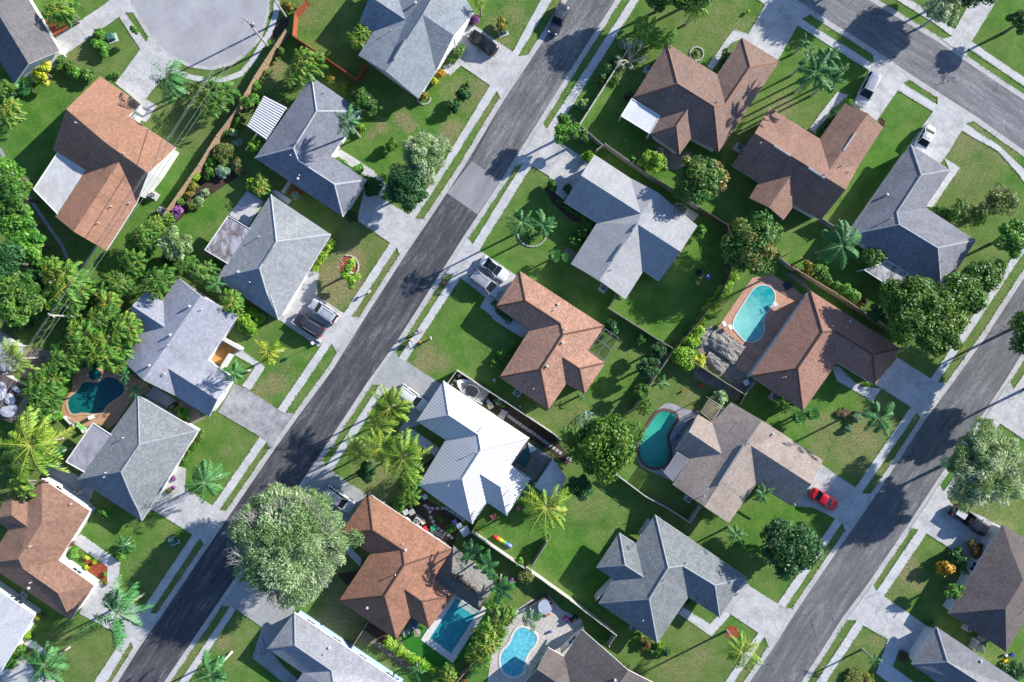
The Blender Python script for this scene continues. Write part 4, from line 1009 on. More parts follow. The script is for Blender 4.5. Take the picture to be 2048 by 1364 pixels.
def hedge(mt,txt,w,h,desc,leaf=.15,cat='hedge'):
    q=[W(p,h*.7) for p in pts(txt)];n=0;P_=[];g=np.random.default_rng(int(abs(q[0].x*10)))
    Q=[];T=[]
    for a,b in zip(q,q[1:]):
        L=(b-a).length;cnt=int(L*w*150*(.15/leaf)**1.5)
        t=g.random((cnt,1));o_=g.random((cnt,1))-.5
        d=np.array((b-a).normalized());nn=np.array([-d[1],d[0],0])
        lump=1+.22*np.sin(t*L*2.3+a.x)+.12*np.sin(t*L*5.1)
        pos=np.array(a)*(1-t)+np.array(b)*t+nn*o_*w*lump;zz=h*(1-(np.abs(o_)*2)**3*.5)*lump*(.55+.45*g.random((cnt,1)))
        pos[:,2]=zz[:,0];nr=unit(np.concatenate([nn[None,:2]*o_*2,np.ones((cnt,1))*.8],1)+g.normal(size=(cnt,3))*.4)
        global rng
        rng=g;Q.append(leaf_quads(pos,nr,leaf));T.append(np.clip(.5+.25*np.sin(t[:,0]*L*1.9)+g.normal(size=cnt)*.2,0,1))
    Q=np.concatenate(Q);c=Q.reshape(-1,3).mean(0);c[2]=0
    o=mobj('hedge',qmesh('hedge_leaves',Q-c,np.concatenate(T),LM[mt]));o.location=c
    tag(o,None,cat,'garden hedges');pp=pts(txt);reg(o,desc,pp[len(pp)//2],w/S/2);return o
exec(open('/dev/null').read()) if False else None
LM['lawnedge']=leafmat('grass_blade',(.04,.085,.012),(.09,.14,.03),(.17,.17,.07),trans=.1,rough=.9)
edge_grass()
# big trees
tree('pale','px',572,1096,117,10.5,'huge pale grey-green spreading tree over the street',leaf=.30,dens=2.0,bark=M_BARKG,hr=.5,rad=.2,sub=14,nb=34,rc=.17,clumps=420,spread=.78,asp=.26)
tree('pale','px',1985,938,84,9,'big pale grey-green tree beside the right street',leaf=.28,dens=1.8,bark=M_BARKG,hr=.5,rad=.2,sub=8,nb=18,rc=.17,clumps=260,spread=.66,asp=.26)
tree('pale','px',848,306,54,6.5,'sparse pale fine-leaved tree beside the middle street',leaf=.24,dens=1.1,bark=M_BARKG,hr=.6,rad=.12,sub=5,nb=14,rc=.2,clumps=110,asp=.28)
tree('pale','a3',1480,50,140,6.5,'pale sparse tree with drooping twigs at the top right edge',leaf=.18,dens=.6,bark=M_BARKG,hr=.6,rad=.12,sub=5,nb=14,rc=.22,clumps=70)
tree('dark','px',808,370,46,6.5,'dense dark round tree overhanging the street sidewalk',leaf=.24,hr=.75)
tree('mango','px',1404,355,54,7,'mango tree with orange-tipped leaves',leaf=.3,hr=.8)
tree('mango','px',1511,490,61,7.5,'mango tree with pinkish leaf tips',leaf=.3,hr=.7)
tree('dark','px',1590,1100,62,7,'round glossy dark green tree on corner lawn',leaf=.32,hr=.8)
tree('yg','px',1218,893,70,8,'wide yellow-green tree leaning over the emerald pool',leaf=.34,hr=.55)
tree('dark','px',1160,975,28,5,'dark bushy tree beside the small white pavilion',leaf=.26)
tree('yg','px',1838,610,68,8.5,'big dark olive tree behind the terracotta house',leaf=.3)
tree('yg','px',1885,660,55,7.5,'spreading olive tree touching the right street',leaf=.3)
tree('mid','px',1930,590,48,6.5,'leafy green tree beside the right sidewalk',leaf=.32)
tree('mid','px',1975,552,42,5,'broad green tree at the sidewalk bend',leaf=.32)
tree('bright','px',2030,478,36,5.5,'bright green tree at the right edge',leaf=.28)
tree('olive','px',2005,400,38,4.5,'sparse olive tree with bare limbs near the right edge',leaf=.2,dens=.28,bark=M_BARKG,nb=12,sub=4)
tree('bright','px',1132,255,28,5,'bright green tree beside the whitish driveway',leaf=.26,hr=.8)
tree('mid','a2',650,1060,52,3.4,'small yellowish green tree beside the whitish driveway',leaf=.22)
tree('lime','px',1311,320,29,3.8,'round lime green tree',leaf=.2,hr=.85)
tree('bright','b0',110,430,170,6,'bright green tree at the left edge',leaf=.36)
tree('bright','b0',190,600,150,6,'bright green rounded tree beside the left footpath',leaf=.36)
tree('mid','b0',40,220,190,7,'green tree reaching in from the left edge',leaf=.36)
tree('bright','b0',20,60,150,6,'small bright green tree high on the left edge',leaf=.32)
tree('mid','b0',60,1000,220,7.5,'dark green tree in the left edge thicket',leaf=.36)
tree('dark','b0',-40,740,170,8,'dark tree half outside the left edge',leaf=.36)
tree('pale','b0',1350,610,130,4.5,'pale green rounded tree among yellow palms',leaf=.22,hr=.7)
tree('mid','a3',2048,150,95,4.5,'dark green tree cut by the top right edge',leaf=.26)
tree('dark','c2',1165,260,100,3.6,'dark broad tree against the grey boundary fence',leaf=.22,hr=.6)
tree('dark','c2',1245,125,75,3,'dark tree in the upper corner of the salmon house lawn',leaf=.22,hr=.6)
tree('mid','c2',1105,440,80,3.2,'leafy dark tree further down the grey boundary fence',leaf=.22,hr=.6)
tree('mid','a1',865,760,90,4.2,'rounded dense green tree beside the slate house',leaf=.2,hr=.75)
tree('mid','a1',935,830,78,3.8,'rounded green tree on the driveway side of the slate house',leaf=.2,hr=.75)
tree('yellow','a0',315,555,88,2.8,'round yellow-green tree at the white garden wall',leaf=.17,hr=.85)
tree('olive','d2',200,545,68,3.6,'sparse olive-brown tree by the wooden fence corner',leaf=.2,dens=.5)
tree('lime','b1',755,830,115,3.2,'small crooked tree with bright leaf tufts in a ringed bed',leaf=.24,clumps=11,dens=.42,bark=M_BARKG,hollow=.6,hr=.35,rc=.27,nb=8)
tree('bright','d3',1530,640,78,3.5,'bright green feathery tree beside the right edge house',leaf=.2,dens=.7)
tree('dark','c1',900,1060,90,3.4,'dark rounded tree under the coconut palms',leaf=.2)
tree('dark','b3',960,1100,75,3.2,'dark small tree behind the yellow kayak',leaf=.24)
tree('bright','a0',1925,790,70,2.6,'open green frangipani inside the wooden fence',leaf=.2,dens=.5)
# trees standing just outside the picture: their shadows lie on the streets
tree('mid','px',2115,655,70,9.5,'tree beyond the right edge shading the street')
tree('mid','px',2150,780,60,9,'second tree beyond the right edge shading the street')
tree('dark','px',1975,-55,60,7.5,'tree beyond the top edge shading the cross street',leaf=.25)
tree('dark','px',1800,-105,60,7.5,'second tree beyond the top edge shading the cross street')
tree('mid','px',1390,-35,50,8,'tree beyond the top edge shading the middle street')
tree('mid','px',1330,-20,45,7,'second tree beyond the top edge shading the middle street')
# bare tree
_p=P('a2',1025,450);_c=W(_p,2.5);_r=empty('bare_tree',(_c.x,_c.y,0),cat='tree',group='broadleaf trees of the neighbourhood')
branches_mb(.8,4.2,2.0,5,rad=.1,sub=7,n=12,spread=1.1).build('trunk',plain('bark_pale',(.45,.42,.36),.9,var=.15),_r);reg(_r,'leafless pale grey tree by the fence',_p,28)
# palms: kind frame x y r h
for a in '''queen a0 1310 610 180 6 feathery queen palm by the cul-de-sac driveway
queen a1 760 940 128 7.5 slim queen palm leaning over the slate roof
gold c1 145 130 120 6 golden palm with twisted yellow fronds
coco c1 1100 560 190 6.5 tall coconut palm beside the white car
coco c1 1000 700 165 6 coconut palm over the sidewalk
coco c1 1195 950 222 7 broad coconut palm in front of the white roof
coco c1 1035 880 180 6.5 coconut palm in the middle of the lawn
coco c1 825 905 140 5.5 small coconut palm nearest the mailbox
coco h12 1110 1045 212 7 large coconut palm beside the white pavilion
queen c0 1595 1150 170 5.5 bright queen palm on the lawn by the sidewalk
queen h6 1030 930 125 6 green palm beside the courtyard wall
queen d0 900 830 260 7.5 huge bushy queen palm over the driveway apron
queen d0 345 1230 195 5.5 queen palm in the lower left corner lawn
queen d0 1645 1310 180 7 palm with long pale trunk by the bottom edge
coco d2 1890 1130 165 7 tall coconut palm rising from a red mulch ring
queen d2 1845 215 92 4 small twin queen palm
small d2 240 880 112 4.5 palm at the edge of the kidney pool
fox d1 1720 350 112 6 foxtail palm beside the thatched roof
fox d1 1845 455 128 6.5 bushy foxtail palm in the middle of the row
fox d1 1950 640 120 6 foxtail palm above the blue pool
fox d2 35 640 85 5 foxtail palm by the wooden fence
royal b3 690 600 175 8.5 tall royal palm beside the dark grey roof
royal a3 500 540 150 7.5 big silvery palm in the cluster on lawn
royal a3 590 430 110 7 silvery palm on the street side of the cluster
fox a3 450 430 90 6.5 silvery palm at the upper left of the cluster
fox a3 610 590 100 6.5 silvery palm at the lower right of the cluster
small a3 412 312 62 4 small silvery palm next to the driveway
small a3 700 505 48 6 tiny palm crown beside the sidewalk
queen b2 170 445 120 7.5 star-shaped palm in a ringed bed
queen b2 335 465 118 7.2 second star-shaped palm in a ringed bed
royal c3 960 610 150 6.5 silvery royal palm by the right sidewalk
queen c3 100 1195 95 3.5 queen palm against the taupe eave
coco a2 1525 50 125 5.5 coconut palm dropping in from the top edge
coco c0 235 860 290 7 very large coconut palm at the left edge
coco c0 100 185 165 6.5 coconut palm above the torn white roof
small c0 965 320 75 3.5 small star-shaped palm by the dark teal pool
small c0 1045 440 70 3 dark star-shaped palm by the dark teal pool
small c0 460 910 62 3 small deep green palm beside the big coconut palm
small d3 930 1145 62 3.5 small palm with thin curved trunk
small c2 630 478 40 1.5 tiny palm against the salmon roof
small c2 1268 375 68 2 small star palm in the dry back yard
small d0 965 305 92 2.4 palm pair on the lawn by the white walk
small b0 1680 930 80 3.5 small palm between two grey roofs
small d1 1290 1275 85 3 small palm in the green side hedge
coco a1 1790 20 60 4 yellowish palm at the top edge'''.splitlines():
    t=a.split();palm(t[0],t[1],float(t[2]),float(t[3]),float(t[4]),float(t[5]),' '.join(t[6:]),pale='pale trunk' in a)
for a in '''a0 480 70 150 4.5
a0 70 870 125 3.6
a0 20 690 95 3.4
a0 1650 745 185 4
a1 430 490 145 4.2
a1 345 600 100 3.6
a1 855 285 108 3.2
b1 75 155 95 2.6
b0 480 920 205 6
b0 1120 560 130 4.6
b0 1020 770 120 4.6
b0 930 900 120 4.6
b0 1225 900 140 5.4
b0 1440 760 90 3.8
b0 1575 835 110 4.2
b0 1655 905 80 3.8
b0 830 1060 125 4.8
b0 780 1180 130 5
b0 620 1290 130 5
b0 970 1290 140 5.6
b0 1215 460 80 3
b0 1300 430 60 2.6
b0 400 820 110 5
b0 540 1060 130 5.5
h6 1000 285 125 4.6
c0 330 420 160 5
c0 300 610 120 4.6
c0 620 95 170 5.4
c0 830 95 175 5.4
c0 490 190 140 5
c0 880 215 90 4
c0 140 1195 135 4.6
c0 50 1020 110 4.5
c0 400 330 120 4.5
d1 1940 850 130 4.5
d1 1860 1030 150 5
d1 1790 1150 115 4.4
d1 1540 1310 85 3
c1 1240 1240 100 3.5
c1 1255 1130 80 3.4
c2 1130 560 68 2.6
c2 560 800 95 4
c2 620 930 85 4
b3 930 690 90 3.4
b3 1600 350 110 3.2
b3 1720 385 80 3
c3 265 515 72 3
d2 45 850 95 4.5
d2 -10 960 80 4.5'''.splitlines():
    t=a.split();areca(t[0],*map(float,t[1:5]))
for a in '''a0 205 675 85 1.2
b2 430 710 55 1.5
b2 505 725 42 1.5
c3 360 612 60 1.5
c3 462 590 56 1.5'''.splitlines():
    t=a.split();fan(t[0],*map(float,t[1:5]))
for a in '''bright a0 770 265 55 1.5 bright green
bright a0 760 345 58 1.6 bright green
bright a0 815 385 58 1.5 bright green
mid a0 470 470 52 1.4 mid green
mid a0 530 525 55 1.4 mid green
bright a0 595 570 52 1.4 bright green
mid a0 680 590 58 1.6 round
bright a0 1990 660 42 1.3 small bright
mid a0 1745 1030 38 1.1 small round
pale a0 1820 1030 42 1.2 pale
olive a0 1740 1170 85 1.8 large olive
grey a0 1850 1115 46 1.1 grey-green
lime a0 1982 1140 64 2 round lime green
bright a0 1635 1255 44 1.1 small bright
grey a0 1715 1335 46 1.1 silvery
pink a0 1845 1270 48 1.2 pink flowering
mid a0 1850 935 55 1.2 dark
mid a1 240 395 40 1.4 mid green
bright a1 205 460 20 .8 tiny bright
bright a1 130 560 26 .9 small bright
bright a1 50 660 40 1.2 round bright
mid a1 100 610 20 .8 tiny green
bright a1 128 745 22 .8 tiny bright
bright a1 25 775 50 1.3 loose bright
orange a1 628 620 42 1.5 orange-flowered
orange a1 755 682 48 1.6 orange-tipped round
fire a1 1488 578 44 1.3 red and orange
yellow a1 1440 632 40 1.2 yellow
orange a1 1358 748 46 1.4 orange-flowered
dark a1 1660 735 62 2 large round dark
dark a1 1592 832 64 2 large round dark
lime a1 865 1000 34 1.2 lime
dark a1 800 1015 38 1.2 dark
yg a1 1100 1130 58 1.8 conical olive
bright a1 840 1325 55 1.3 bright rounded
orange a1 1960 190 62 1.6 flowering
purple a1 1750 150 42 1 purple
mid a1 1700 660 30 .6 low
orange a1 300 50 60 1.4 rusty
grey b1 360 240 42 .9 blue-grey agave-like
dark b1 955 165 66 1.9 dark clipped
dark b1 790 400 42 1.7 dark clipped
lime b0 1935 1215 96 2.0 clipped oval
lime b0 1520 100 52 1.2 lime
orange b0 1505 165 52 1.2 orange-flowered
mid b0 1625 62 46 1.2 mid green
pale b0 1600 212 44 1 pale
pale b0 1545 280 46 1 whitish
bright b0 1398 280 40 1.1 bright green
purple b0 1385 355 56 1.4 purple flowering
orange b0 1475 225 46 1.1 rusty
olive b0 1490 312 40 1 olive
grey b0 1735 50 58 1.2 silvery
pink b0 1875 40 58 1.3 pink flowering
lime b0 1975 140 68 2 lime
mid b0 1660 790 60 1.6 dark leafy
bright c0 1425 620 54 1.5 fan-leaved
purple c0 1350 1120 24 .5 small purple
olive c0 1312 1215 26 .6 small yellowish
purple c0 1352 1190 22 .5 little purple
fire c0 1272 1165 16 .4 tiny orange
bright d0 820 40 54 1.5 bright green
mid d0 1000 300 55 1.4 mid green
bright d0 940 390 45 1.2 bright green
yellow d0 675 395 28 .7 yellow
yellow d0 735 430 20 .6 tiny yellow
yellow d0 672 475 22 .6 tiny yellow
bright d0 820 520 24 .7 small green
orange d0 822 596 20 .6 tiny orange
bright d0 50 1190 88 2.4 large bright
mid d0 145 1140 62 2 round dark
orange d0 292 862 38 1.1 orange-flowered
lime d0 205 1000 34 1 lime
mid d0 1400 222 48 1.1 leafy
bright d1 1570 172 44 1.3 bright green
mid d1 1490 95 28 .7 small
bright d1 1150 18 54 1.6 bright green
mid d1 1635 250 34 1 dark
red d1 1650 1350 46 1.2 red-leaved
bright c1 1160 1330 66 1.8 bright green
bright c1 1970 150 42 1.3 round clipped
bright c1 1910 225 38 1.2 round clipped
mid c2 1100 35 46 1.4 round
pale c2 1720 500 78 1.8 white-flowered
lime c2 1420 165 95 2.6 large lime
lime c2 1490 50 80 2 lime
yellow c2 1555 205 55 1.6 yellowish
mid c2 100 35 1 .3 x
mid b2 410 155 50 1.7 conical dark
dark b2 530 185 42 1.4 round dark
dark b2 485 290 36 1.1 low dark
mid b2 250 545 50 .9 leafy
mid b2 697 465 55 1.8 clipped round
mid b2 657 537 58 1.8 clipped round
mid b2 602 612 60 1.8 clipped round
bright b2 1570 515 54 1.7 bright round
dark b2 870 1260 68 2.2 dark leafy
dark b2 1095 1342 44 1.4 dark round
pale a2 650 810 44 1.3 pale olive
lime a2 690 1215 50 1.7 yellowish
bright a2 1030 1240 42 1.2 bright leafy
orange a2 790 610 42 1.3 orange-tipped
olive a2 1535 418 36 .6 low mixed
mid a2 900 620 38 .6 low
pale a2 955 330 40 1 grey-green
yellow a2 1935 90 20 .6 tiny yellow
bright a3 740 757 38 1.2 bright green
brown a3 985 918 36 1 reddish brown
orange b3 440 775 62 1.7 orange-flowered
bright b3 535 800 60 1.6 bright green
orange b3 360 800 40 1.2 reddish
mid b3 1470 360 52 1.4 dark
mid b3 1400 325 40 1.1 dark green
brown b3 850 1030 40 .8 pinkish
grey c3 800 622 32 .9 ball-shaped grey-green
grey c3 740 700 28 .85 ball-shaped grey-green
brown c3 700 590 55 .5 bare brown
lime c3 880 370 22 .7 small lime
fire d3 1460 452 74 2.2 flame orange croton
dark d3 1535 370 66 2 dark leafy
red d3 1680 320 78 2 red-flowered
mid d3 1360 878 40 1.1 bright leafy
brown d3 1150 1115 40 .7 reddish
olive d3 780 1290 90 .8 low reddish
orange d3 880 1290 60 .8 orange-flecked
dark d3 1980 1230 90 2 dark
bright d2 150 430 50 1.6 green
red d2 1135 1060 48 1.2 red-leaved
lime d2 1245 1080 40 1.2 lime
dark d2 1290 1130 40 1 dark
mid d2 1222 1128 44 .9 low
purple d2 85 580 30 .8 purple
mid d2 1470 740 26 .7 small
brown d2 1745 520 30 .3 low brown
mid b3 1150 1300 60 2 dark
mid b0 700 1010 80 2.5 dense leafy
dark b0 860 980 80 2.2 dark shade-loving
mid b0 700 1290 90 2.6 tall leafy
dark b0 880 1190 80 2.4 dark broad
mid b0 1100 690 80 2.2 mid green broad
dark b0 1330 740 70 2 dark low
mid b0 560 1220 80 2.5 leafy fence-side
bright b0 330 760 80 2.4 bright bushy
mid c0 480 300 80 2.6 green jungle-like
dark c0 700 190 80 2.4 dark jungle-like
mid c0 250 700 90 2.2 rounded jungle-like
bright c0 430 640 60 1.6 bright low
dark c0 60 900 90 2.4 dark edge
mid c0 130 1080 80 2 green edge
dark b0 280 900 90 3 dark undergrowth
mid b0 330 1150 90 2.6 green undergrowth
dark b0 160 1240 90 2.4 dark corner
pale a1 1000 30 1 .3 x
yellow a3 480 690 1 .3 x'''.splitlines():
    t=a.split()
    if t[-1]=='x':continue
    d=' '.join(t[6:]);shrub(t[0],t[1],*map(float,t[2:6]),d+' shrub')
for mt,tx,w_,h_,ds in (('bright','a2 1045,205 1150,225 1250,275 1350,320',3.3,3.2,'tall wide bright green hedge at the back yard corner near the bare tree'),('mid','a1 1660 345 1565 485',1.25,1,'low trimmed green hedge by the curved porch'),('lime','h5 1210 495 1165 560 1090 680 1030 770',1.1,1.0,'clipped green and yellow hedge in a red bed'),
  ('lime','d1 1050,1040 1150,1120 1260,1190 1440,1290',1.5,1.3,'long bright green hedge in a side yard'),('yg','c0 1570,740 1560,800 1480,900 1430,990',.9,.7,'olive hedge edging with yellow tips'),
  ('dark','a2 880,440 840,520 790,600',1.4,1.8,'dark hedge along the outside of the fence'),('lime','b2 1835,850 1765,960 1665,1080 1585,1200 1525,1330',1.7,1.3,'lime hedge following the curved dark fence'),
  ('dark','a3 655,830 590,910 520,995',1.1,1.0,'dark hedge row beside the curved path'),('bright','b3 640,890 740,950 820,1010',1.7,1.9,'bright green clipped hedge by the long fence'),
  ('mid','b3 480,760 580,860 650,900',1.2,1.6,'leafy hedge end near the pink patio'),('mid','c1 1990,560 1900,500',.6,.8,'little hedge by the boat yard'),
  ('dark','h15 900,160 860,270 830,320',1.0,1,'dark planting strip by the garage path'),('dark','h13 120,330 200,440 290,510',1.1,.9,'dark hedge beside the blue-shaded porch walk'),
  ('mid','h13 330,690 260,800 190,900',1.2,1,'low dark hedge under the salmon eave'),('mid','d2 1080,980 1140,1080 1210,1150',.8,.6,'low planting strip under the grey eave'),
  ('bright','d0 565,320 565,395',1.6,.6,'square block of clipped grass-like hedge'),('mid','h4 880,800 960,860',.8,.7,'low hedge by the curved front walk'),
  ('mid','a0 880,560 930,590',.7,.8,'trimmed hedge strip beside the orange gable'),('dark','h14 20,450 110,520 230,600',.8,.7,'dark planting strip under the grey eave'),
  ('dark','d1 1960,960 1850,1080 1750,1250 1680,1330',1.6,1.8,'dark hedge along the blue pool fence'),('mid','d3 1560,300 1620,500',1.0,1.4,'leafy strip along the right edge house wall'),
  ('dark','b1 0 330 10',1,1,'x')):
    if ds=='x':continue
    tx=tx.replace(' ',' ')
    # allow 'x y' pairs without commas
    tt=tx.split()
    if ',' not in tt[1]:
        tx=tt[0]+' '+' '.join(tt[i]+','+tt[i+1] for i in range(1,len(tt),2))
    hedge(mt,tx,w_,h_,ds)
# cypress
_b=W(P('a0',1110,285),0);_c=W(P('a0',1060,240),2);_o=mobj('cypress_tree',crown_mesh('cypress',.5,2.2,26,70,.14,LM['mid'],rc=.5,seed=4))
_o.location=(_b.x,_b.y,2.1);tag(_o,None,'tree','broadleaf trees of the neighbourhood');reg(_o,'slim dark cypress beside the cul-de-sac sidewalk',P('a0',1060,240),20)
# ---------------- vehicles
FR.update(pe=(795,640,17.05),p3=(1060,1180,10.24),bo=(890,735,11.37),lf=(0,640,5.245),yd=(790,980,12.4),cr=(1880,1230,10.18),tf=(760,1230,8.533))
M_TYRE=plain('tyre_rubber',(.02,.02,.02),.9,var=.2);M_RIM=plain('rim_alloy',(.4,.4,.42),.35,metal=.8,var=.1)
M_CGL=plain('car_glass',(.012,.016,.02),.12,spec=.35,var=.2);M_HL=plain('headlight',(.6,.62,.65),.15,var=.1);M_TL=plain('taillight',(.35,.01,.01),.25,var=.1)
def paint(n,c):
    m=plain('paint_'+n,c,.28,var=.04,spec=.5,coat=.8,metal=.15);return m
def vehicle(kind,ctr,front,col,L,label,Wd=1.84,H=1.45,extra=(),cat='car',group='cars parked on drives and streets'):
    z0=.8;p=pts(ctr)[0];q=pts(front)[0];c=W(p,z0);a=math.atan2(-(q[1]-p[1]),q[0]-p[0])
    root=empty({'sedan':'parked_car','suv':'parked_suv','van':'parked_minivan','pickup':'pickup_truck'}[kind],(c.x,c.y,.06),rz=a,label=label,cat=cat,group=group)
    h=L/2;w=Wd/2
    if kind=='sedan':
        belt=.93;hood=[(h,.62,.50),(h-.12,.84,.66),(h-.5,.95,.76),(h*.42,1,.88),(h*.36,1,.92),(0,1,belt),(-h*.5,1,belt+.02),(-h*.74,.98,.98),(-h+.3,.93,.95),(-h+.1,.84,.86),(-h,.68,.6)]
        ws=(h*.40,h*.06);rw=(-h*.36,-h*.74)
    elif kind=='pickup':
        belt=1.12;hood=[(h,.8,.7),(h-.12,.92,.95),(h-.5,.97,1.05),(h*.5,1,1.1),(h*.3,1,belt),(0,1,belt),(-h*.12,1,belt)]
        ws=(h*.46,h*.26);rw=(-h*.06,-h*.13)
    else:
        belt=1.08;hood=[(h,.72,.6),(h-.12,.88,.82),(h-.45,.96,.92),(h*.55,1,1.0),(h*.5,1,1.04),(0,1,belt),(-h*.6,1,belt),(-h+.25,.96,belt-.02),(-h+.06,.88,belt-.1),(-h,.78,.7)]
        ws=(h*(.52 if kind=='suv' else .62),h*(.17 if kind=='suv' else .22));rw=(-h*.84,-h*.95)
    prof=[(-1,.0),(-1.0,.5),(-.985,.85),(-.9,.985),(-.5,1.02),(0,1.03),(.5,1.02),(.9,.985),(.985,.85),(1.0,.5),(1,.0)]
    vs=[];fs=[];zb=.24
    for x,wf,zt in hood:
        for y,t in prof:vs.append((x,y*w*wf,zb+(zt-zb)*t))
    m=len(prof)
    for i in range(len(hood)-1):
        for j in range(m-1):fs.append((i*m+j,i*m+j+1,(i+1)*m+j+1,(i+1)*m+j))
    fs.append(tuple(range(m))[::-1]);k=(len(hood)-1)*m;fs.append(tuple(range(k,k+m)))
    pm=paint(*col)
    body=mobj('body',mesh('car_body',vs,fs,pm,smooth=True),root)
    # cabin
    yb,yt=w*.93,w*.74;zt=H-.04
    def glass(nm,v):
        mobj(nm,mesh(nm,v,[(0,1,2,3)],M_CGL),root)
    b0=belt-.01
    glass('windshield',[(ws[0],-yb*.93,b0),(ws[0],yb*.93,b0),(ws[1],yt,zt),(ws[1],-yt,zt)])
    glass('rear_window',[(rw[1],yb*.93,b0),(rw[1],-yb*.93,b0),(rw[0],-yt,zt),(rw[0],yt,zt)])
    for s in (-1,1):glass('side_window',[(rw[1],s*yb*.99,b0),(ws[0],s*yb*.99,b0),(ws[1],s*(yt+.02),zt),(rw[0],s*(yt+.02),zt)][::s])
    n=7;rv=[];rf=[]
    for i in range(n):
        t=i/(n-1);x=ws[1]+.06+(rw[0]-.06-ws[1]-.06)*t;bz=math.sin(math.pi*t)*.04
        for y,dz in ((-1.06,-.05),(-.9,.0),(-.4,.035),(.4,.035),(.9,0),(1.06,-.05)):rv.append((x,y*yt,zt+.015+dz+bz))
    for i in range(n-1):
        for j in range(5):rf.append((i*6+j,i*6+j+1,(i+1)*6+j+1,(i+1)*6+j)[::-1])
    mobj('roof',mesh('car_roof',rv,rf,pm,smooth=True),root)
    def pil(a,b,r_):
        mb=MB();mb.tube([a,b],r_,5);mb.build('pillar',pm,root)
    for s in (-1,1):
        pil((ws[0],s*yb*.96,b0),(ws[1],s*yt*1.03,zt+.01),.04);pil((rw[1],s*yb*.96,b0),(rw[0],s*yt*1.03,zt+.01),.05)
        xm=(ws[1]+rw[0])/2-.1;pil((xm,s*yb,b0),(xm,s*yt*1.04,zt),.04)
        if kind in('suv','van'):
            xm=rw[0]*.62;pil((xm,s*yb,b0),(xm,s*yt*1.04,zt),.06)
    for sx,s in ((1,1),(1,-1),(-1,1),(-1,-1)):
        wx=sx*h*.60;r=.33 if kind=='sedan' else .37;mb=MB();mb.tube([(wx,s*(w-.22),r-.02),(wx,s*(w+.01),r-.02)],r,16)
        wh=mb.build('wheel',M_TYRE,root);mb=MB();mb.tube([(wx,s*(w-.05),r-.02),(wx,s*(w+.025),r-.02)],r*.62,10);mb.build('rim',M_RIM,wh)
    for s in (-1,1):
        mb=MB();mb.box((h-.14,s*w*.62,.66 if kind=='sedan' else .8),(.2,w*.34,.12),top=(.8,.9));mb.build('headlight',M_HL,root)
        mb=MB();mb.box((-h+.1,s*w*.7,.78 if kind=='sedan' else .98),(.16,w*.28,.16 if kind=='sedan' else .4));mb.build('taillight',M_TL,root)
        mb=MB();mb.box((ws[0]-.15,s*(w+.09),b0+.06),(.14,.2,.13),top=(.7,.9));mb.build('mirror',pm,root)
    if kind=='pickup':
        mb=MB();x0,x1=-h*.13,-h
        for s in (-1,1):mb.box(((x0+x1)/2,s*(w-.05),.82),(x0-x1,.1,.6))
        mb.box((x1+.04,0,.82),(.08,Wd-.2,.6));mb.box((x0-.04,0,.82),(.08,Wd-.2,.6));mb.box(((x0+x1)/2,0,.6),(x0-x1-.1,Wd-.2,.06));mb.box(((x0+x1)/2,0,.38),(x0-x1,Wd-.1,.25))
        mb.build('bed',pm,root)
        mb=MB();mb.box(((x0+x1)/2-.1,.05,.95),((x0-x1)*.62,Wd*.5,.5),top=(.95,.9));mb.build('cargo_box',M_PIPE,root)
    if 'rails' in extra:
        for s in (-1,1):
            mb=MB();mb.tube([(ws[1]-.2,s*yt*.88,zt+.1),((ws[1]+rw[0])/2,s*yt*.9,zt+.14),(rw[0]+.1,s*yt*.88,zt+.1)],.03,5);mb.build('roof_rail',M_GREYM,root)
    if 'sunroof' in extra:
        mb=MB();mb.box((ws[1]-.5,0,zt+.065),(.6,yt*1.15,.03));mb.build('sunroof',M_CGL,root)
    if 'glassroof' in extra:
        mb=MB();mb.box(((ws[1]+rw[0])/2,0,zt+.07),(ws[1]-rw[0]+.1,yt*1.75,.06),top=(.97,.95));mb.build('glass_roof',M_CGL,root)
    if 'grooves' in extra:
        mb=MB()
        for y in (-.5,-.25,0,.25,.5):mb.box(((ws[1]+rw[0])/2,y*yt*1.3,zt+.095),(ws[1]-rw[0]-.5,.04,.02))
        mb.build('roof_ribs',M_GREYM,root)
    return root
SIL=('silver',(.42,.43,.46));WHT=('white',(.72,.72,.73))
vehicle('sedan','a2 455,145','a2 405,265',('navy_grey',(.05,.055,.08)),4.8,'dark grey-blue sedan parked at the kerb near the top edge')
vehicle('sedan','a1 1815,328','a1 1720,258',('black',(.012,.013,.016)),4.9,'black sedan parked on the driveway beside the street',extra=('sunroof',))
vehicle('suv','a3 875,670','a3 825,770',('steel_blue',(.38,.40,.45)),5.1,'silvery blue SUV nose-in beside the brown garage',Wd=1.96,H=1.8,extra=('grooves',))
vehicle('sedan','px 1848,280','px 1836,302',WHT,4.8,'white sedan with sunroof tucked under the dark grey eave',extra=('sunroof',))
vehicle('sedan','b1 1905,808','b1 1985,868',('pearl',(.68,.69,.70)),4.8,'white sedan with black glass roof beside the silver minivan',extra=('glassroof',))
vehicle('van','b1 1835,920','b1 1920,985',SIL,5.1,'silver minivan nose-in before the salmon roof',Wd=1.95,H=1.75,extra=('rails','grooves'))
vehicle('suv','b1 575,1140','b1 500,1090',('silver_white',(.55,.56,.60)),4.7,'silver-white SUV with roof rails beside a dark SUV',H=1.68,extra=('rails','grooves'))
vehicle('suv','b1 460,1243','b1 370,1190',('charcoal',(.04,.042,.06)),4.9,'charcoal SUV beside the lawn gate and a white SUV',Wd=1.95,H=1.8,extra=('rails',))
vehicle('suv','c1 1265,488','c1 1340,545',WHT,4.9,'white SUV partly under coconut palms beside the white roof',Wd=1.9,H=1.75,extra=('rails',))
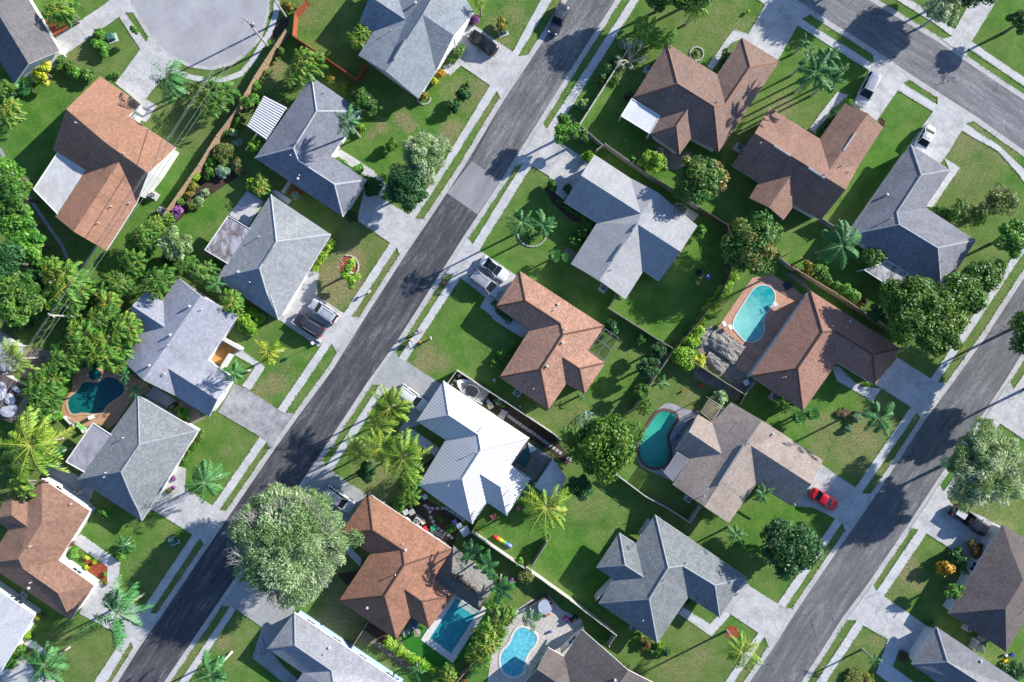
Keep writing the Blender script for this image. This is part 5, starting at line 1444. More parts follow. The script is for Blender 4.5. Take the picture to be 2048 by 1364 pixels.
vehicle('suv','c1 690,1280','c1 760,1330',('silver_lilac',(.50,.51,.57)),5.0,'silver SUV beside the huge pale tree',Wd=1.9,H=1.72,extra=('rails',))
vehicle('sedan','c3 558,1232','c3 620,1268',('red',(.45,.004,.012)),4.6,'bright red coupe parked beside the corner lawn',H=1.32)
vehicle('pickup','d3 1645,102','d3 1740,165',('black2',(.015,.016,.02)),6.1,'black pickup truck with white cargo in its bed',Wd=2.0,H=1.85,cat='truck')
# ---------------- people
def skinmesh(verts,edges,radii,root_i=0,sub=1):
    me=bpy.data.meshes.new('t');me.from_pydata(verts,edges,[]);o=bpy.data.objects.new('t',me);COL.objects.link(o)
    m=o.modifiers.new('s','SKIN');m.use_smooth_shade=True;s=o.modifiers.new('u','SUBSURF');s.levels=sub;s.render_levels=sub
    sv_=me.skin_vertices[0].data
    for i,r in enumerate(radii):sv_[i].radius=(r,r)
    sv_[root_i].use_root=True
    dg=bpy.context.evaluated_depsgraph_get();dg.update();out=bpy.data.meshes.new_from_object(o.evaluated_get(dg))
    bpy.data.objects.remove(o);return out
def person(ctr,facing,hgt,top,bottom,hair,label,arms=((.12,.25),(-.1,.2)),skin=(.45,.26,.18),stride=.18,z=.06,bald=False):
    p=pts(ctr)[0];c=W(p,hgt*.6);q=pts(facing)[0];a=math.atan2(-(q[1]-p[1]),q[0]-p[0])
    root=empty('person',(c.x,c.y,z),rz=a,label=label,cat='person',group='people out on the sidewalk and lawn');k=hgt/1.7
    v=[];e=[];r=[]
    def add(x,y,zz,rr,par=None):
        v.append((x*k,y*k,zz*k));r.append(rr*k);i=len(v)-1
        if par is not None:e.append((par,i))
        return i
    pel=add(0,0,.95,.12);wa=add(0,0,1.1,.105,pel);ch=add(.01,0,1.3,.125,wa);nk=add(.01,0,1.46,.055,ch);hd=add(.03,0,1.56,.085,nk);ht=add(.03,0,1.66,.075,hd)
    legs=[]
    for s,f in ((1,stride),(-1,-stride)):
        h_=add(0,.09*s,.9,.095,pel);kn=add(f*.5,.1*s,.5,.06,h_);an=add(f,.1*s,.08,.042,kn);add(f+.14,.11*s,.03,.035,an)
    for s,(fx,fz) in zip((1,-1),arms):
        sh=add(.01,.19*s,1.4,.055,ch);el=add(fx*.6,.25*s,1.14,.04,sh);wr=add(fx+.08,.25*s,.92+fz,.028,el)
        pm_=add(fx+.12,.25*s,.85+fz,.03,wr)
        for j in range(4):
            m1=add(fx+.14+.005*j,.25*s+(j-1.5)*.02,.80+fz-.004*j,.009,pm_);add(fx+.17,.25*s+(j-1.5)*.021,.765+fz+.01*abs(j-1),.008,m1)
        add(fx+.17,.21*s,.85+fz,.010,pm_)
    b=mobj('body',skinmesh(v,e,r),root);b.data.materials.clear();b.data.materials.append(plain('skin_%d'%int(skin[0]*100),skin,.6,var=.08))
    def cloth(nm,vv,ee,rr,col):
        me=skinmesh([tuple(t*k for t in x) for x in vv],ee,[x*k for x in rr]);me.materials.clear();me.materials.append(plain('cloth_%s_%d'%(nm,int(sum(col)*1000)),col,.85,var=.15,scale=8));return mobj(nm,me,root)
    cloth('shirt',[(0,0,1.0),(0,0,1.12),(.01,0,1.3),(.01,0,1.43),(.01,.19,1.4),(arms[0][0]*.4,.24,1.22),(.01,-.19,1.4),(arms[1][0]*.4,-.24,1.22)],[(0,1),(1,2),(2,3),(2,4),(4,5),(2,6),(6,7)],[.145,.13,.148,.085,.075,.06,.075,.06],top)
    cloth('trousers',[(0,0,.98),(0,.09,.88),(stride*.5,.1,.5),(stride*.95,.1,.14),(0,-.09,.88),(-stride*.5,-.1,.5),(-stride*.95,-.1,.14)],[(0,1),(1,2),(2,3),(0,4),(4,5),(5,6)],[.14,.11,.078,.06,.11,.078,.06],bottom)
    mb=MB();mb.lathe((0.01*k,0,1.5*k),[(.085*k,0),(.105*k,.06*k),(.108*k,.13*k),(.085*k,.2*k),(.03*k,.235*k)],12);mb.build('hair',plain('hair_%d'%int(hair[0]*1000),hair,.7,var=.3),root,smooth=True)
    mb=MB();mb.box((.125*k,0,1.56*k),(.03*k,.02*k,.03*k));mb.build('nose',plain('skin_%d'%int(skin[0]*100),skin,.6),root)
    mb=MB();mb.box((.112*k,.03*k,1.59*k),(.012*k,.02*k,.012*k));mb.box((.112*k,-.03*k,1.59*k),(.012*k,.02*k,.012*k));mb.box((.115*k,0,1.515*k),(.012*k,.035*k,.008*k));mb.build('face_features',M_DARK,root)
    return root
person('pe 690,390','pe 560,560',1.66,(.10,.03,.16),(.10,.05,.16),(.02,.012,.01),'person in dark purple top walking along the sidewalk')
person('pe 840,380','pe 800,480',1.0,(.75,.22,.26),(.16,.15,.5),(.55,.2,.2),'small child in pink beside the adult in purple',stride=.08)
person('pe 470,680','pe 400,800',1.62,(.72,.42,.36),(.45,.46,.5),(.30,.16,.08),'person in peach top leaning over a white stroller',arms=((.35,.1),(.35,.1)))
person('pe 1140,620','pe 1000,640',1.6,(.75,.66,.68),(.08,.09,.12),(.08,.05,.035),'person in pale pink standing alone on the lawn',arms=((.02,.0),(-.02,.0)),z=0)
def stroller():
    p=P('pe',395,830);c=W(p,.4);a=math.atan2(-(830-680),395-470)
    r=empty('stroller',(c.x,c.y,.06),rz=a,label='white stroller pushed along the sidewalk edge',cat='stroller')
    mb=MB();mb.box((0,0,.5),(.7,.42,.22),top=(.7,.9));mb.lathe((-.12,0,.6),[(.2,0),(.24,.12),(.15,.28),(.02,.3)],10);mb.build('seat',plain('stroller_cloth',(.6,.6,.62),.8),r,smooth=True)
    mb=MB();mb.tube([(-.3,.2,.5),(-.62,.2,1.0),(-.62,-.2,1.0),(-.3,-.2,.5)],.018,6);mb.tube([(.3,.2,.12),(-.3,.2,.5)],.016,6);mb.tube([(.3,-.2,.12),(-.3,-.2,.5)],.016,6);mb.tube([(-.35,.2,.12),(.2,.2,.45)],.016,6);mb.tube([(-.35,-.2,.12),(.2,-.2,.45)],.016,6);mb.build('frame',M_GREYM,r)
    for x in (.32,-.36):
        for s in (-.2,.2):
            mb=MB();mb.tube([(x,s-.02,.11),(x,s+.02,.11)],.11,10);mb.build('wheel',M_TYRE,r)
stroller()
def bicycle(ctr,fr2,col,label):
    p=pts(ctr)[0];q=pts(fr2)[0];c=W(p,.4);a=math.atan2(-(q[1]-p[1]),q[0]-p[0])
    r=empty('bicycle',(c.x,c.y,.02),rz=a,label=label,cat='bicycle')
    for x in (-.5,.5):
        mb=MB();n=18
        mb.tube([(x+.31*math.cos(t*2*math.pi/n),0,.33+.31*math.sin(t*2*math.pi/n)) for t in range(n+1)],.022,5,cap=False);w_=mb.build('wheel',M_TYRE,r)
        mb=MB()
        for t in range(8):mb.tube([(x,0,.33),(x+.3*math.cos(t*.785),0,.33+.3*math.sin(t*.785))],.004,3)
        mb.build('spokes',M_GREYM,w_)
    mb=MB();mb.tube([(-.5,0,.33),(-.15,0,.78),(.38,0,.82),(.5,0,.33)],.025,6);mb.tube([(-.15,0,.78),(0,0,.32),(.38,0,.75)],.025,6);mb.tube([(-.5,0,.33),(0,0,.32)],.02,6);mb.build('frame',plain('bike_'+label[:4],col,.4),r)
    mb=MB();mb.tube([(.36,-.28,.98),(.4,0,.95),(.36,.28,.98)],.02,6);mb.tube([(.4,0,.8),(.4,0,.95)],.02,6);mb.build('handlebar',M_DARK,r)
    mb=MB();mb.box((-.17,0,.88),(.26,.15,.06),top=(.8,.6));mb.build('saddle',M_DARK,r);r.rotation_euler=(R(35),0,a);return r
bicycle('b1 1532,908','b1 1560,935',(.35,.02,.16),'magenta bicycle leaning on the verge beside the sidewalk')
# boat on trailer: hull lofted along its length
def boat():
    bow=P('bo',270,300);st=P('bo',930,700);ctr=((bow[0]+st[0])/2,(bow[1]+st[1])/2);c=W(ctr,1.2)
    a=math.atan2(-(bow[1]-st[1]),bow[0]-st[0]);L=math.hypot(bow[0]-st[0],bow[1]-st[1])*S*.985;w=1.15
    r=empty('motor_boat',(c.x,c.y,0),rz=a,label='white open motor boat with black canopy beside the white roof',cat='boat')
    ST=[(L/2,.03,1.5),(L*.45,.3,1.48),(L*.36,.62,1.42),(L*.22,.9,1.36),(0,1.0,1.3),(-L*.3,1.0,1.25),(-L/2,.93,1.25)]
    vs=[];fs=[]
    for x,f,z in ST:
        ww=w*f
        for y,zz in ((-ww,z),(-ww*.86,z*.62),(0,.42),(ww*.86,z*.62),(ww,z)):vs.append((x,y,zz))
    for i in range(6):
        for j in range(4):fs.append((i*5+j,(i+1)*5+j,(i+1)*5+j+1,i*5+j+1))
    k=30;fs.append((k,k+1,k+2,k+3,k+4));mobj('hull',mesh('hull',vs,fs,plain('gelcoat_white',(.7,.7,.68),.3,var=.05),smooth=False),r)
    # gunwale + foredeck
    vs=[];fs=[]
    for x,f,z in ST:
        ww=w*f;iw=max(0,ww-.2) if x<L*.25 else 0
        vs+=[(x,-ww,z+.01),(x,-iw,z+.03),(x,iw,z+.03),(x,ww,z+.01)]
    for i in range(6):fs+=[(i*4,i*4+1,(i+1)*4+1,(i+1)*4),(i*4+2,i*4+3,(i+1)*4+3,(i+1)*4+2)]
    mobj('deck',mesh('deck',vs,fs,plain('gelcoat_white',(.7,.7,.68),.3)),r)
    mb=MB();mb.prism([(L*.2,-w*.75),(L*.2,w*.75),(-L*.48,w*.78),(-L*.48,-w*.78)],.95,1.0);mb.build('cockpit_floor',plain('boat_floor',(.42,.41,.36),.7),r)
    mb=MB();mb.box((-.35,0,1.45),(.6,.7,.85),top=(.8,.9));mb.build('console',plain('gelcoat_white',(.7,.7,.68),.3),r)
    mb=MB();q=smooth_poly([(.75,-.7),(.75,.7),(-1.15,.78),(-1.15,-.78)],1);mb.prism(q,2.35,2.43);cn=mb.build('canopy',plain('canopy_black',(.03,.03,.035),.8,var=.3),r)
    mb=MB();mb.prism(smooth_poly([(.78,-.73),(.78,.73),(-1.18,.81),(-1.18,-.81)],1),2.30,2.345);mb.build('canopy_edge',M_FRAME,cn)
    mb=MB()
    for sx in (.6,-1.0):
        for s in (-.6,.6):mb.tube([(sx,s,1.0),(sx,s,2.3)],.03,6)
    mb.build('canopy_frame',M_GREYM,r)
    mb=MB();mb.box((-L/2-.25,.0,1.25),(.4,.4,.6),top=(.8,.8));mb.box((-L/2-.2,0,.7),(.15,.15,.9));mb.build('outboard_engine',M_DARK,r)
    mb=MB()
    for s in (-.6,.6):mb.tube([(L*.3,s*.4,.4),(-L*.45,s,.45)],.05,6)
    mb.tube([(L*.3,0,.4),(L/2+.5,0,.4)],.05,6);tr_=mb.build('trailer',M_GREYM,r)
    for s in (-1.05,1.05):
        mb=MB();mb.tube([(-L*.2,s-.1,.3),(-L*.2,s+.1,.3)],.3,14);mb.build('wheel',M_TYRE,tr_)
boat()
# ---------------- fences
M_WOODG=plain('fence_wood_grey',(.26,.24,.21),.9,var=.3,scale=2.5);M_WOODO=plain('fence_wood_orange',(.30,.085,.04),.85,var=.3,scale=2.5)
M_WOODT=plain('fence_wood_tan',(.36,.25,.16),.9,var=.25,scale=2.5);M_VINYL=plain('fence_vinyl',(.42,.41,.38),.6,var=.1);M_WOODD=plain('fence_dark',(.07,.06,.05),.9,var=.3)
def fence(txt,mat,label,h=1.75,cap=True,group='yard fences',th=.05,pt=.12,step=2.4):
    q=[W(p,h*.9) for p in pts(txt)];q=[Vector((v.x,v.y,0)) for v in q];c=sum(q,Vector())/len(q)
    r=empty('fence',(c.x,c.y,0),label=label,cat='fence',group=group)
    mb=MB();cb=MB();pm=cached(('post',mat.name,h,pt),lambda:mesh('post',(m_:=_postmb(h,pt)).v,m_.f,mat))
    for k,(a,b) in enumerate(zip(q,q[1:])):
        d=b-a;L=d.length;n=max(1,int(L/.16));rz=math.atan2(d.y,d.x)
        for i in range(n):
            t=(i+.5)/n;m_=a.lerp(b,t);hh=h-.04+.05*math.sin(i*12.9898+k);mb.box((m_.x-c.x,m_.y-c.y,hh/2),(L/n-.012,th,hh),rz)
        m_=a.lerp(b,.5)
        if cap:cb.box((m_.x-c.x,m_.y-c.y,h+.015),(L,.11,.035),rz)
        cb.box((m_.x-c.x,m_.y-c.y,h*.3),(L,.09,.08),rz)
        npst=max(1,int(L/step))
        for i in range(npst+(1 if k==len(q)-2 else 0)):
            t=min(1,i/npst);m_=a.lerp(b,t);o=mobj('post',pm,r);o.location=(m_.x-c.x,m_.y-c.y,0);o.rotation_euler=(0,0,rz)
    mb.build('boards',mat,r);cb.build('rail',mat,r);return r
def _postmb(h,pt):
    mb=MB();mb.box((0,0,(h+.1)/2),(pt,pt,h+.1));mb.box((0,0,h+.12),(pt*1.3,pt*1.3,.04),top=(.4,.4));return mb
FE=[('a1 440,0 350,105 335,280 500,392 830,618 900,500',M_WOODO,'orange-stained wood fence around the back lawn at the top',1.7),
('px 571,61 510,154 470,225 434,272 398,330 315,448',M_WOODT,'long tan wood fence running beside the planted shrub bed',1.8),
('px 1267,82 1159,249',M_VINYL,'pale fence between the street sidewalk and shaded back yard',1.5),
('px 1159,249 1205,290',M_WOODG,'short grey fence behind the small yellowish tree',1.7),
('px 1193,300 1210,288 1300,352 1331,370 1398,415',M_WOODG,'grey weathered fence between the lime tree and grey gables',1.8),
('px 1398,415 1455,450 1468,505 1462,540 1440,590 1400,640 1352,697',M_WOODD,'dark curved fence beside the lime hedge',1.8),
('px 1231,592 1217,616 1318,680 1350,699',M_WOODG,'thin grey fence at the lower side of the big back yard',1.5),
('px 1349,699 1303,765 1267,821',M_WOODG,'grey fence falling away towards the emerald pool yard',1.7),
('px 1380,719 1446,762 1490,789 1510,765',M_WOODG,'brown-grey fence below the bare dirt patch',1.7),
('px 1480,808 1490,789',M_WOODD,'very short dark fence at the taupe roof corner',1.6),
('px 1231,948 1290,992 1341,1020',M_VINYL,'white fence behind the leaning yellow-green tree',1.5),
('px 1341,1020 1380,1045 1401,1013',M_VINYL,'white fence corner by the taupe roof',1.5),
('px 896,766 914,741 1010,803 1106,867 1122,882',M_VINYL,'white fence round the boat yard beside the metal roof',1.8),
('px 1577,530 1670,585 1724,622 1784,662',M_WOODT,'long tan fence behind the bright green clipped hedge',1.8),
('px 1556,512 1577,530',M_WOODG,'tiny fence piece behind the mango tree with pinkish tips',1.6),
('px 1644,437 1672,456',M_WOODG,'short fence by the tall royal palm',1.6),
('px 1063,1133 1082,1104 1100,1075',M_WOODG,'wooden fence leg under the big coconut palm',1.8),
('px 1063,1145 1140,1200 1232,1270 1218,1292',M_VINYL,'long pale picket fence between the pool terrace and lawn',1.7),
('px 944,1065 980,1090 1022,1119 1063,1145',M_VINYL,'pale fence behind the rainbow play tunnel',1.5),
('px 736,1245 703,1296',M_WOODG,'grey gate fence beside the terracotta eave',1.5),
('px 908,1370 960,1310 1005,1258',M_WOODT,'tan fence between the blue pool and palm clumps',1.8),
('px 578,362 564,384',M_VINYL,'white gate between two grey roofs',1.3),
('px 952,1046 935,1078',M_WOODD,'dark garden gate at the stepping stone yard',1.3),
('px 583,644 640,684',M_VINYL,'low white rail fence beside the charcoal SUV',.9)]
for tx,m_,lb,h in FE:
    if m_ is not None:fence(tx,m_,lb,h,cap=('picket' not in lb))
def wallseg(txt,w,h,label,m=M_WALL,name='garden_wall',cat='wall'):
    q=[W(p,h*.8) for p in pts(txt)];mb=MB()
    for a,b in zip(q,q[1:]):
        d=b-a;m_=(a+b)/2;mb.box((m_.x,m_.y,h/2),(d.length+w*.98,w,h),math.atan2(d.y,d.x));mb.box((m_.x,m_.y,h+.03),(d.length+w*1.2,w*1.25,.06),math.atan2(d.y,d.x))
    return tag(mb.build(name,m,None,world=True),label,cat,'garden walls')
wallseg('h6 945,628 1092,712',.35,1.3,'thick white courtyard wall above the orange court')
wallseg('h6 1000,775 935,880',.35,1.3,'thick white courtyard wall beside the orange court')
wallseg('h8 425,85 540,150 560,168 785,330',.3,1.5,'white wall along the brown-orange house side yard')
wallseg('a0 235,520 420,420',.25,1.7,'white garden wall by the round yellow-green tree')
wallseg('h18 360,690 725,178',.22,.35,'low pale kerb wall along the pink pool paving')
wallseg('c0 500,640 560,700 600,706',.2,.4,'low tan edge wall beside the dark teal pool')
wallseg('p3 0,330 330,130 430,260 470,360',.25,.7,'low brown planter wall around the covered hot tub',M_WOODD,'planter_wall')
# stone edging rings
def ring(fr,x,y,r,label,m=M_WALL,arc=(0,360)):
    c=W(P(fr,x,y),.1);rr=r/FR[fr][2]*S;mb=MB();n=int(rr*16*(arc[1]-arc[0])/360)+3
    for i in range(n):
        t=R(arc[0]+(arc[1]-arc[0])*i/n);mb.box((c.x+rr*math.cos(t),c.y+rr*math.sin(t),.07),(.2,.3,.14+.03*math.sin(i*3)),t,top=(.8,.8))
    return tag(mb.build('stone_ring',m,None,world=True),label,'garden edging','stone edgings of planting beds')
M_EDG=plain('edging_stone',(.5,.48,.45),.85,var=.3,scale=9)
ring('a2',1535,418,52,'pale stone ring in the front lawn of the brown tiled house',M_EDG)
ring('b2',250,520,115,'stone edging below the star-shaped palms',M_EDG,(190,350))
ring('b1',760,790,85,'half ring of stones round the red mulch bed',M_EDG,(-60,110))
ring('a1',1355,760,52,'curved stone edging below the orange-flowered corner shrub',M_EDG,(180,370))
slab('mulch_bed',[smooth_poly(wp('b1 700,730 780,710 830,740 840,800 780,860 700,850'),1)],.022,M_MULR)
_cp=P('d2',1810,980);_cq=W(_cp,0);slab('mulch_bed',[[(_cq.x+1.05*math.cos(t*.52),_cq.y+1.05*math.sin(t*.52)) for t in range(12)]],.024,M_MULR)
slab('path',[strip_poly(wp('a0 -60,1120 0,1165 b0 60,0 180,190 260,300 380,480 480,620 540,760'),.5)],.02,M_DGREY)
# ---------------- power poles and wires
M_POLE=plain('utility_pole',(.36,.35,.32),.9,var=.2)
def pole(base,h,label,arm=0,tr_=False):
    c=W(pts(base)[0],0);r=empty('utility_pole',(c.x,c.y,0),label=label,cat='utility pole',group='power poles along the back lots')
    mb=MB();mb.tube([(0,0,0),(0,0,h)],[.17,.11],10);mb.build('pole',M_POLE,r)
    if arm:
        mb=MB();mb.box((0,0,h-.4),(arm,.12,.12),R(-30));mb.build('crossarm',M_POLE,r)
        for s in (-1,1):
            mb=MB();mb.lathe((s*arm*.45*math.cos(R(-30)),s*arm*.45*math.sin(R(-30)),h-.34),[(.06,0),(.1,.05),(.06,.1),(.09,.15),(.03,.22)],8);mb.build('insulator',M_GREYM,r)
    mb=MB();mb.lathe((0,0,h),[(.06,0),(.1,.05),(.06,.1),(.08,.16),(.02,.22)],8);mb.build('insulator',M_GREYM,r)
    if tr_:
        mb=MB();mb.lathe((.32,.1,h-2.2),[(.22,0),(.24,.1),(.24,.75),(.15,.85)],12);mb.build('transformer',M_GREYM,r)
    return c,h
p1=pole('px 538,95',9.0,'tall utility pole leaning over the cul-de-sac edge',1.2,True)
p2=pole('px 574,36',8.6,'utility pole cut by the top edge')
p3_=pole('px 165,634',7.2,'utility pole among the yellow palms at left',1.0)
M_WIRE=plain('wire',(.35,.35,.37),.5,metal=.4)
def wire(a,b,sag,label,rad=.022):
    mb=MB();n=14;a=Vector(a);b=Vector(b);mb.tube([a.lerp(b,i/n)-Vector((0,0,sag*4*(i/n)*(1-i/n))) for i in range(n+1)],rad,5,cap=False)
    return tag(mb.build('power_line',M_WIRE,None,world=True),label,'power line','power lines over the orange house')
P1=Vector((p1[0].x,p1[0].y,0));P3=Vector((p3_[0].x,p3_[0].y,0))
_d=(P1-P3).normalized();_n=Vector((-_d.y,_d.x,0));FARW=P3-_d*75
for k,(of,z1,z3,nm) in enumerate(((-.1,9.1,7.3,'upper power line'),(.35,8.7,6.9,'second power line'),(.12,6.6,5.6,'lower power line'),(-.2,6.0,5.2,'lowest power line'))):
    wire(P1+_n*of+Vector((0,0,z1)),P3+_n*of+Vector((0,0,z3)),.5,nm+' crossing the orange roof between two poles')
    wire(P3+_n*of+Vector((0,0,z3)),FARW+_n*of+Vector((0,0,z3)),.6,nm+' leaving the left pole towards the torn roof')
# ---------------- shade structures
def slats(txt,label,n,m1,h=2.5,along=True,fill=.42,name='pergola',cat='pergola'):
    q=[W(p,h) for p in pts(txt)];c=sum(q,Vector())/4
    r=empty(name,(c.x,c.y,0),label=label,cat=cat)
    A,B,C_,D=q
    for i in range(n):
        t=(i+.5)/n;a=A.lerp(D,t);b=B.lerp(C_,t);d=b-a;m_=(a+b)/2-Vector((c.x,c.y,0));mb=MB();mb.box((m_.x,m_.y,h),(d.length,(A-D).length/n*fill,.07),math.atan2(d.y,d.x));mb.build('slat',m1,r)
    mb=MB()
    for a,b in ((A,D),(B,C_)):
        d=b-a;m_=(a+b)/2-Vector((c.x,c.y,0));mb.box((m_.x,m_.y,h-.1),(d.length,.1,.12),math.atan2(d.y,d.x))
    mb.build('beam',m1,r)
    for v in q:
        mb=MB();u=v.lerp(c,.04);mb.box((u.x-c.x,u.y-c.y,(h-.16)/2),(.1,.1,h-.16));mb.build('post',m1,r)
    return r
def corrug(txt,label,n,m1,m2,h=2.5):
    q=[W(p,h) for p in pts(txt)];c=sum(q,Vector())/4;r=empty('patio_cover',(c.x,c.y,0),label=label,cat='patio cover');A,B,C_,D=q;o=Vector((c.x,c.y,0))
    for i in range(n):
        mb=MB()
        for (t0,t1,z,mm) in ((i/n,(i+.55)/n,h+.05,0),((i+.55)/n,(i+1)/n,h-.03,1)):
            a,b,c2,d2=A.lerp(B,t0)-o,A.lerp(B,t1)-o,D.lerp(C_,t1)-o,D.lerp(C_,t0)-o
            pr=[(v.x,v.y) for v in (a,b,c2,d2)]
            if (pr[1][0]-pr[0][0])*(pr[2][1]-pr[0][1])-(pr[1][1]-pr[0][1])*(pr[2][0]-pr[0][0])<0:pr=pr[::-1]
            mb.prism(pr,z-.08,z,mm)
        mb.build('roof_panel',[m1,m2],r)
    for v in q:
        mb=MB();u=v.lerp(c,.05)-o;mb.box((u.x,u.y,(h-.12)/2),(.09,.09,h-.12));mb.build('post',m1,r)
    return r
corrug('h4 218,235 62,515 235,638 425,342','striped white aluminium patio cover behind the slate house',15,M_FRAME,plain('alu_grey',(.27,.28,.33),.5),2.5)
slats('h19 640,205 750,300 840,140 725,70','tan-topped slatted pergola at the upper end of the taupe roof',9,plain('pergola_tan',(.36,.30,.22),.8,var=.2))
slats('h19 425,565 305,745 390,830 538,625','grey slatted pergola between emerald pool and taupe roof',8,plain('pergola_grey',(.38,.37,.40),.8,var=.1))
slats('bo 1290,960 1215,1090 1340,1170 1430,1020','little white slatted pallet frame in the boat yard',7,M_FRAME,.5,name='slatted_frame',cat='slatted frame')
def gable_shed(txt,m,label,h=2.5,rise=.9,name='pavilion',cat='pavilion',walls=None):
    q=[W(p,h) for p in pts(txt)];c=sum(q,Vector())/4;o=Vector((c.x,c.y,0));r=empty(name,tuple(o),label=label,cat=cat)
    vs=[v-o for v in q]+[Vector((0,0,h+rise))];vs+=[v-Vector((0,0,.12)) for v in vs[:4]]
    fs=[(0,1,4),(1,2,4),(2,3,4),(3,0,4),(0,5,6,1),(1,6,7,2),(2,7,8,3),(3,8,5,0)]
    if (vs[1]-vs[0]).cross(vs[2]-vs[0]).z<0:fs=[f[::-1] for f in fs]
    uv=[]
    for f in fs:
        for i in f:uv.append((vs[i].x,vs[i].y))
    mobj('roof',mesh('pav_roof',vs,fs,m,uv=uv),r)
    for v in q:
        mb=MB();u=v.lerp(Vector((c.x,c.y,h)),.1)-o;mb.box((u.x,u.y,h/2-.05),(.12,.12,h-.1));mb.build('post',M_FRAME,r)
    if walls:
        mb=MB();n=[v.lerp(Vector((c.x,c.y,h)),.14)-o for v in q];pr=[(v.x,v.y) for v in n];mb.prism(pr if (pr[1][0]-pr[0][0])*(pr[2][1]-pr[0][1])-(pr[1][1]-pr[0][1])*(pr[2][0]-pr[0][0])>0 else pr[::-1],0,h-.12);mb.build('wall',walls,r)
    return r
gable_shed('h12 1158,672 1265,820 1170,975 1015,885',bpy.data.materials['metal_white9'],'small pavilion with pale lavender metal roof beside the dark screen',2.5,.7)
gable_shed('lf -260,430 285,700 120,1080 -320,900',plain('old_roof_brown',(.10,.075,.075),.9,var=.3,scale=.7),'low brown roof patched with white tarps at the left edge',2.5,.5,'shed','shed',M_WALLGR)
gable_shed('lf -300,-20 195,270 70,560 -380,330',plain('old_roof_grey',(.28,.29,.31),.8,var=.2,scale=.6),'grey shed roof half hidden by a coconut palm',2.5,.6,'shed','shed',M_WALLGR)
M_TARP=plain('tarp_white',(.42,.43,.48),.6,var=.12,scale=1.2)
def tarp(txt,z,label):
    q=smooth_poly([tuple(W(p,z)[:2]) for p in pts(txt)],1);c=(sum(p[0] for p in q)/len(q),sum(p[1] for p in q)/len(q));g=random.Random(z);vs=[(c[0],c[1],z+.05)]+[(p[0]*.5+c[0]*.5,p[1]*.5+c[1]*.5,z+.03+.09*g.random()) for p in q]+[(p[0],p[1],z-.02) for p in q];n=len(q)
    fs=[(0,1+i,1+(i+1)%n) for i in range(n)]+[(1+i,1+n+i,1+n+(i+1)%n,1+(i+1)%n) for i in range(n)]
    return tag(world_part('tarp',vs,fs,M_TARP,None),label,'tarp','white tarps on the torn roof')
tarp('lf 0,640 60,670 75,740 30,850 -40,830 -60,700',2.98,'white tarp nearest the image edge on the torn roof')
tarp('lf 60,780 110,760 170,830 140,890 70,890 40,840',2.95,'white tarp in the middle of the torn roof')
tarp('lf 110,700 170,690 215,740 190,770 130,740',2.85,'small white tarp high on the torn roof')
tarp('lf 0,920 80,900 180,880 175,960 110,1030 0,1000',2.85,'bluish tarp low on the torn roof')
# thatched hut
def hut():
    h=2.3;q=[W(P('h11',x,y),h) for x,y in ((935,475),(1245,735),(1130,948),(792,712))];c=sum(q,Vector())/4;o=Vector((c.x,c.y,0))
    r=empty('thatched_hut',tuple(o),label='thatched hut with slatted ridge between the pool and terracotta roof',cat='hut')
    a=W(P('h11',920,672),3.9);b=W(P('h11',1105,808),3.9);base=q
    V_=[v-o for v in q];a=a-o;b=b-o;g=np.random.default_rng(3)
    faces=[(V_[0],V_[1],b,a),(V_[1],V_[2],b,b),(V_[2],V_[3],a,b),(V_[3],V_[0],a,a)]
    vs=V_+[a,b];fs=[(0,4,5,1),(1,5,2),(2,5,4,3),(3,4,0)];mobj('roof_deck',mesh('hut_deck',[v-Vector((0,0,.08)) for v in vs],fs,M_WOODD),r)
    Q=[];T=[]
    for p0,p1,p2,p3 in faces:
        p0,p1,p2,p3=map(np.array,(p0,p1,p2,p3));n=6500
        s=g.random((n,1));t=np.sqrt(g.random((n,1)))
        lo_=p0*(1-s)+p1*s;hi=p3*(1-s)+p2*s;pos=hi*(1-t)+lo_*t;dn=unit(lo_-hi);nn=unit(np.cross(p1-p0,hi-lo_)) ;nn=nn*np.sign(nn[:,2:3]+1e-9)
        side=unit(np.cross(dn,nn)+g.normal(size=(n,3))*.15);l=.16+.2*g.random((n,1));w_=.035
        up=nn*(.05+.10*g.random((n,1)));e=pos+dn*l+up*.6
        Q.append(np.stack([pos+side*w_+up,pos-side*w_+up,e-side*w_*.4,e+side*w_*.4],1));T.append(g.random(n))
    mobj('thatch',qmesh('thatch',np.concatenate(Q),np.concatenate(T),leafmat('thatch_leaf',(.085,.066,.07),(.15,.118,.122),(.29,.265,.25),trans=.0,rough=.9)),r)
    d=b-a;rz=math.atan2(d.y,d.x)
    for i in range(9):
        t=(i+.5)/9;m_=a.lerp(b,t);mb=MB();mb.box((m_.x,m_.y,m_.z+.42),(.26,.85,.14),rz,top=(.9,.8));mb.build('ridge_slat',plain('slat_brown',(.12,.085,.06),.9),r)
    for v in V_:
        mb=MB();u=v*.82;mb.tube([(u.x,u.y,0),(u.x,u.y,h+.3)],.12,8);mb.build('post',M_WOODG,r)
hut()
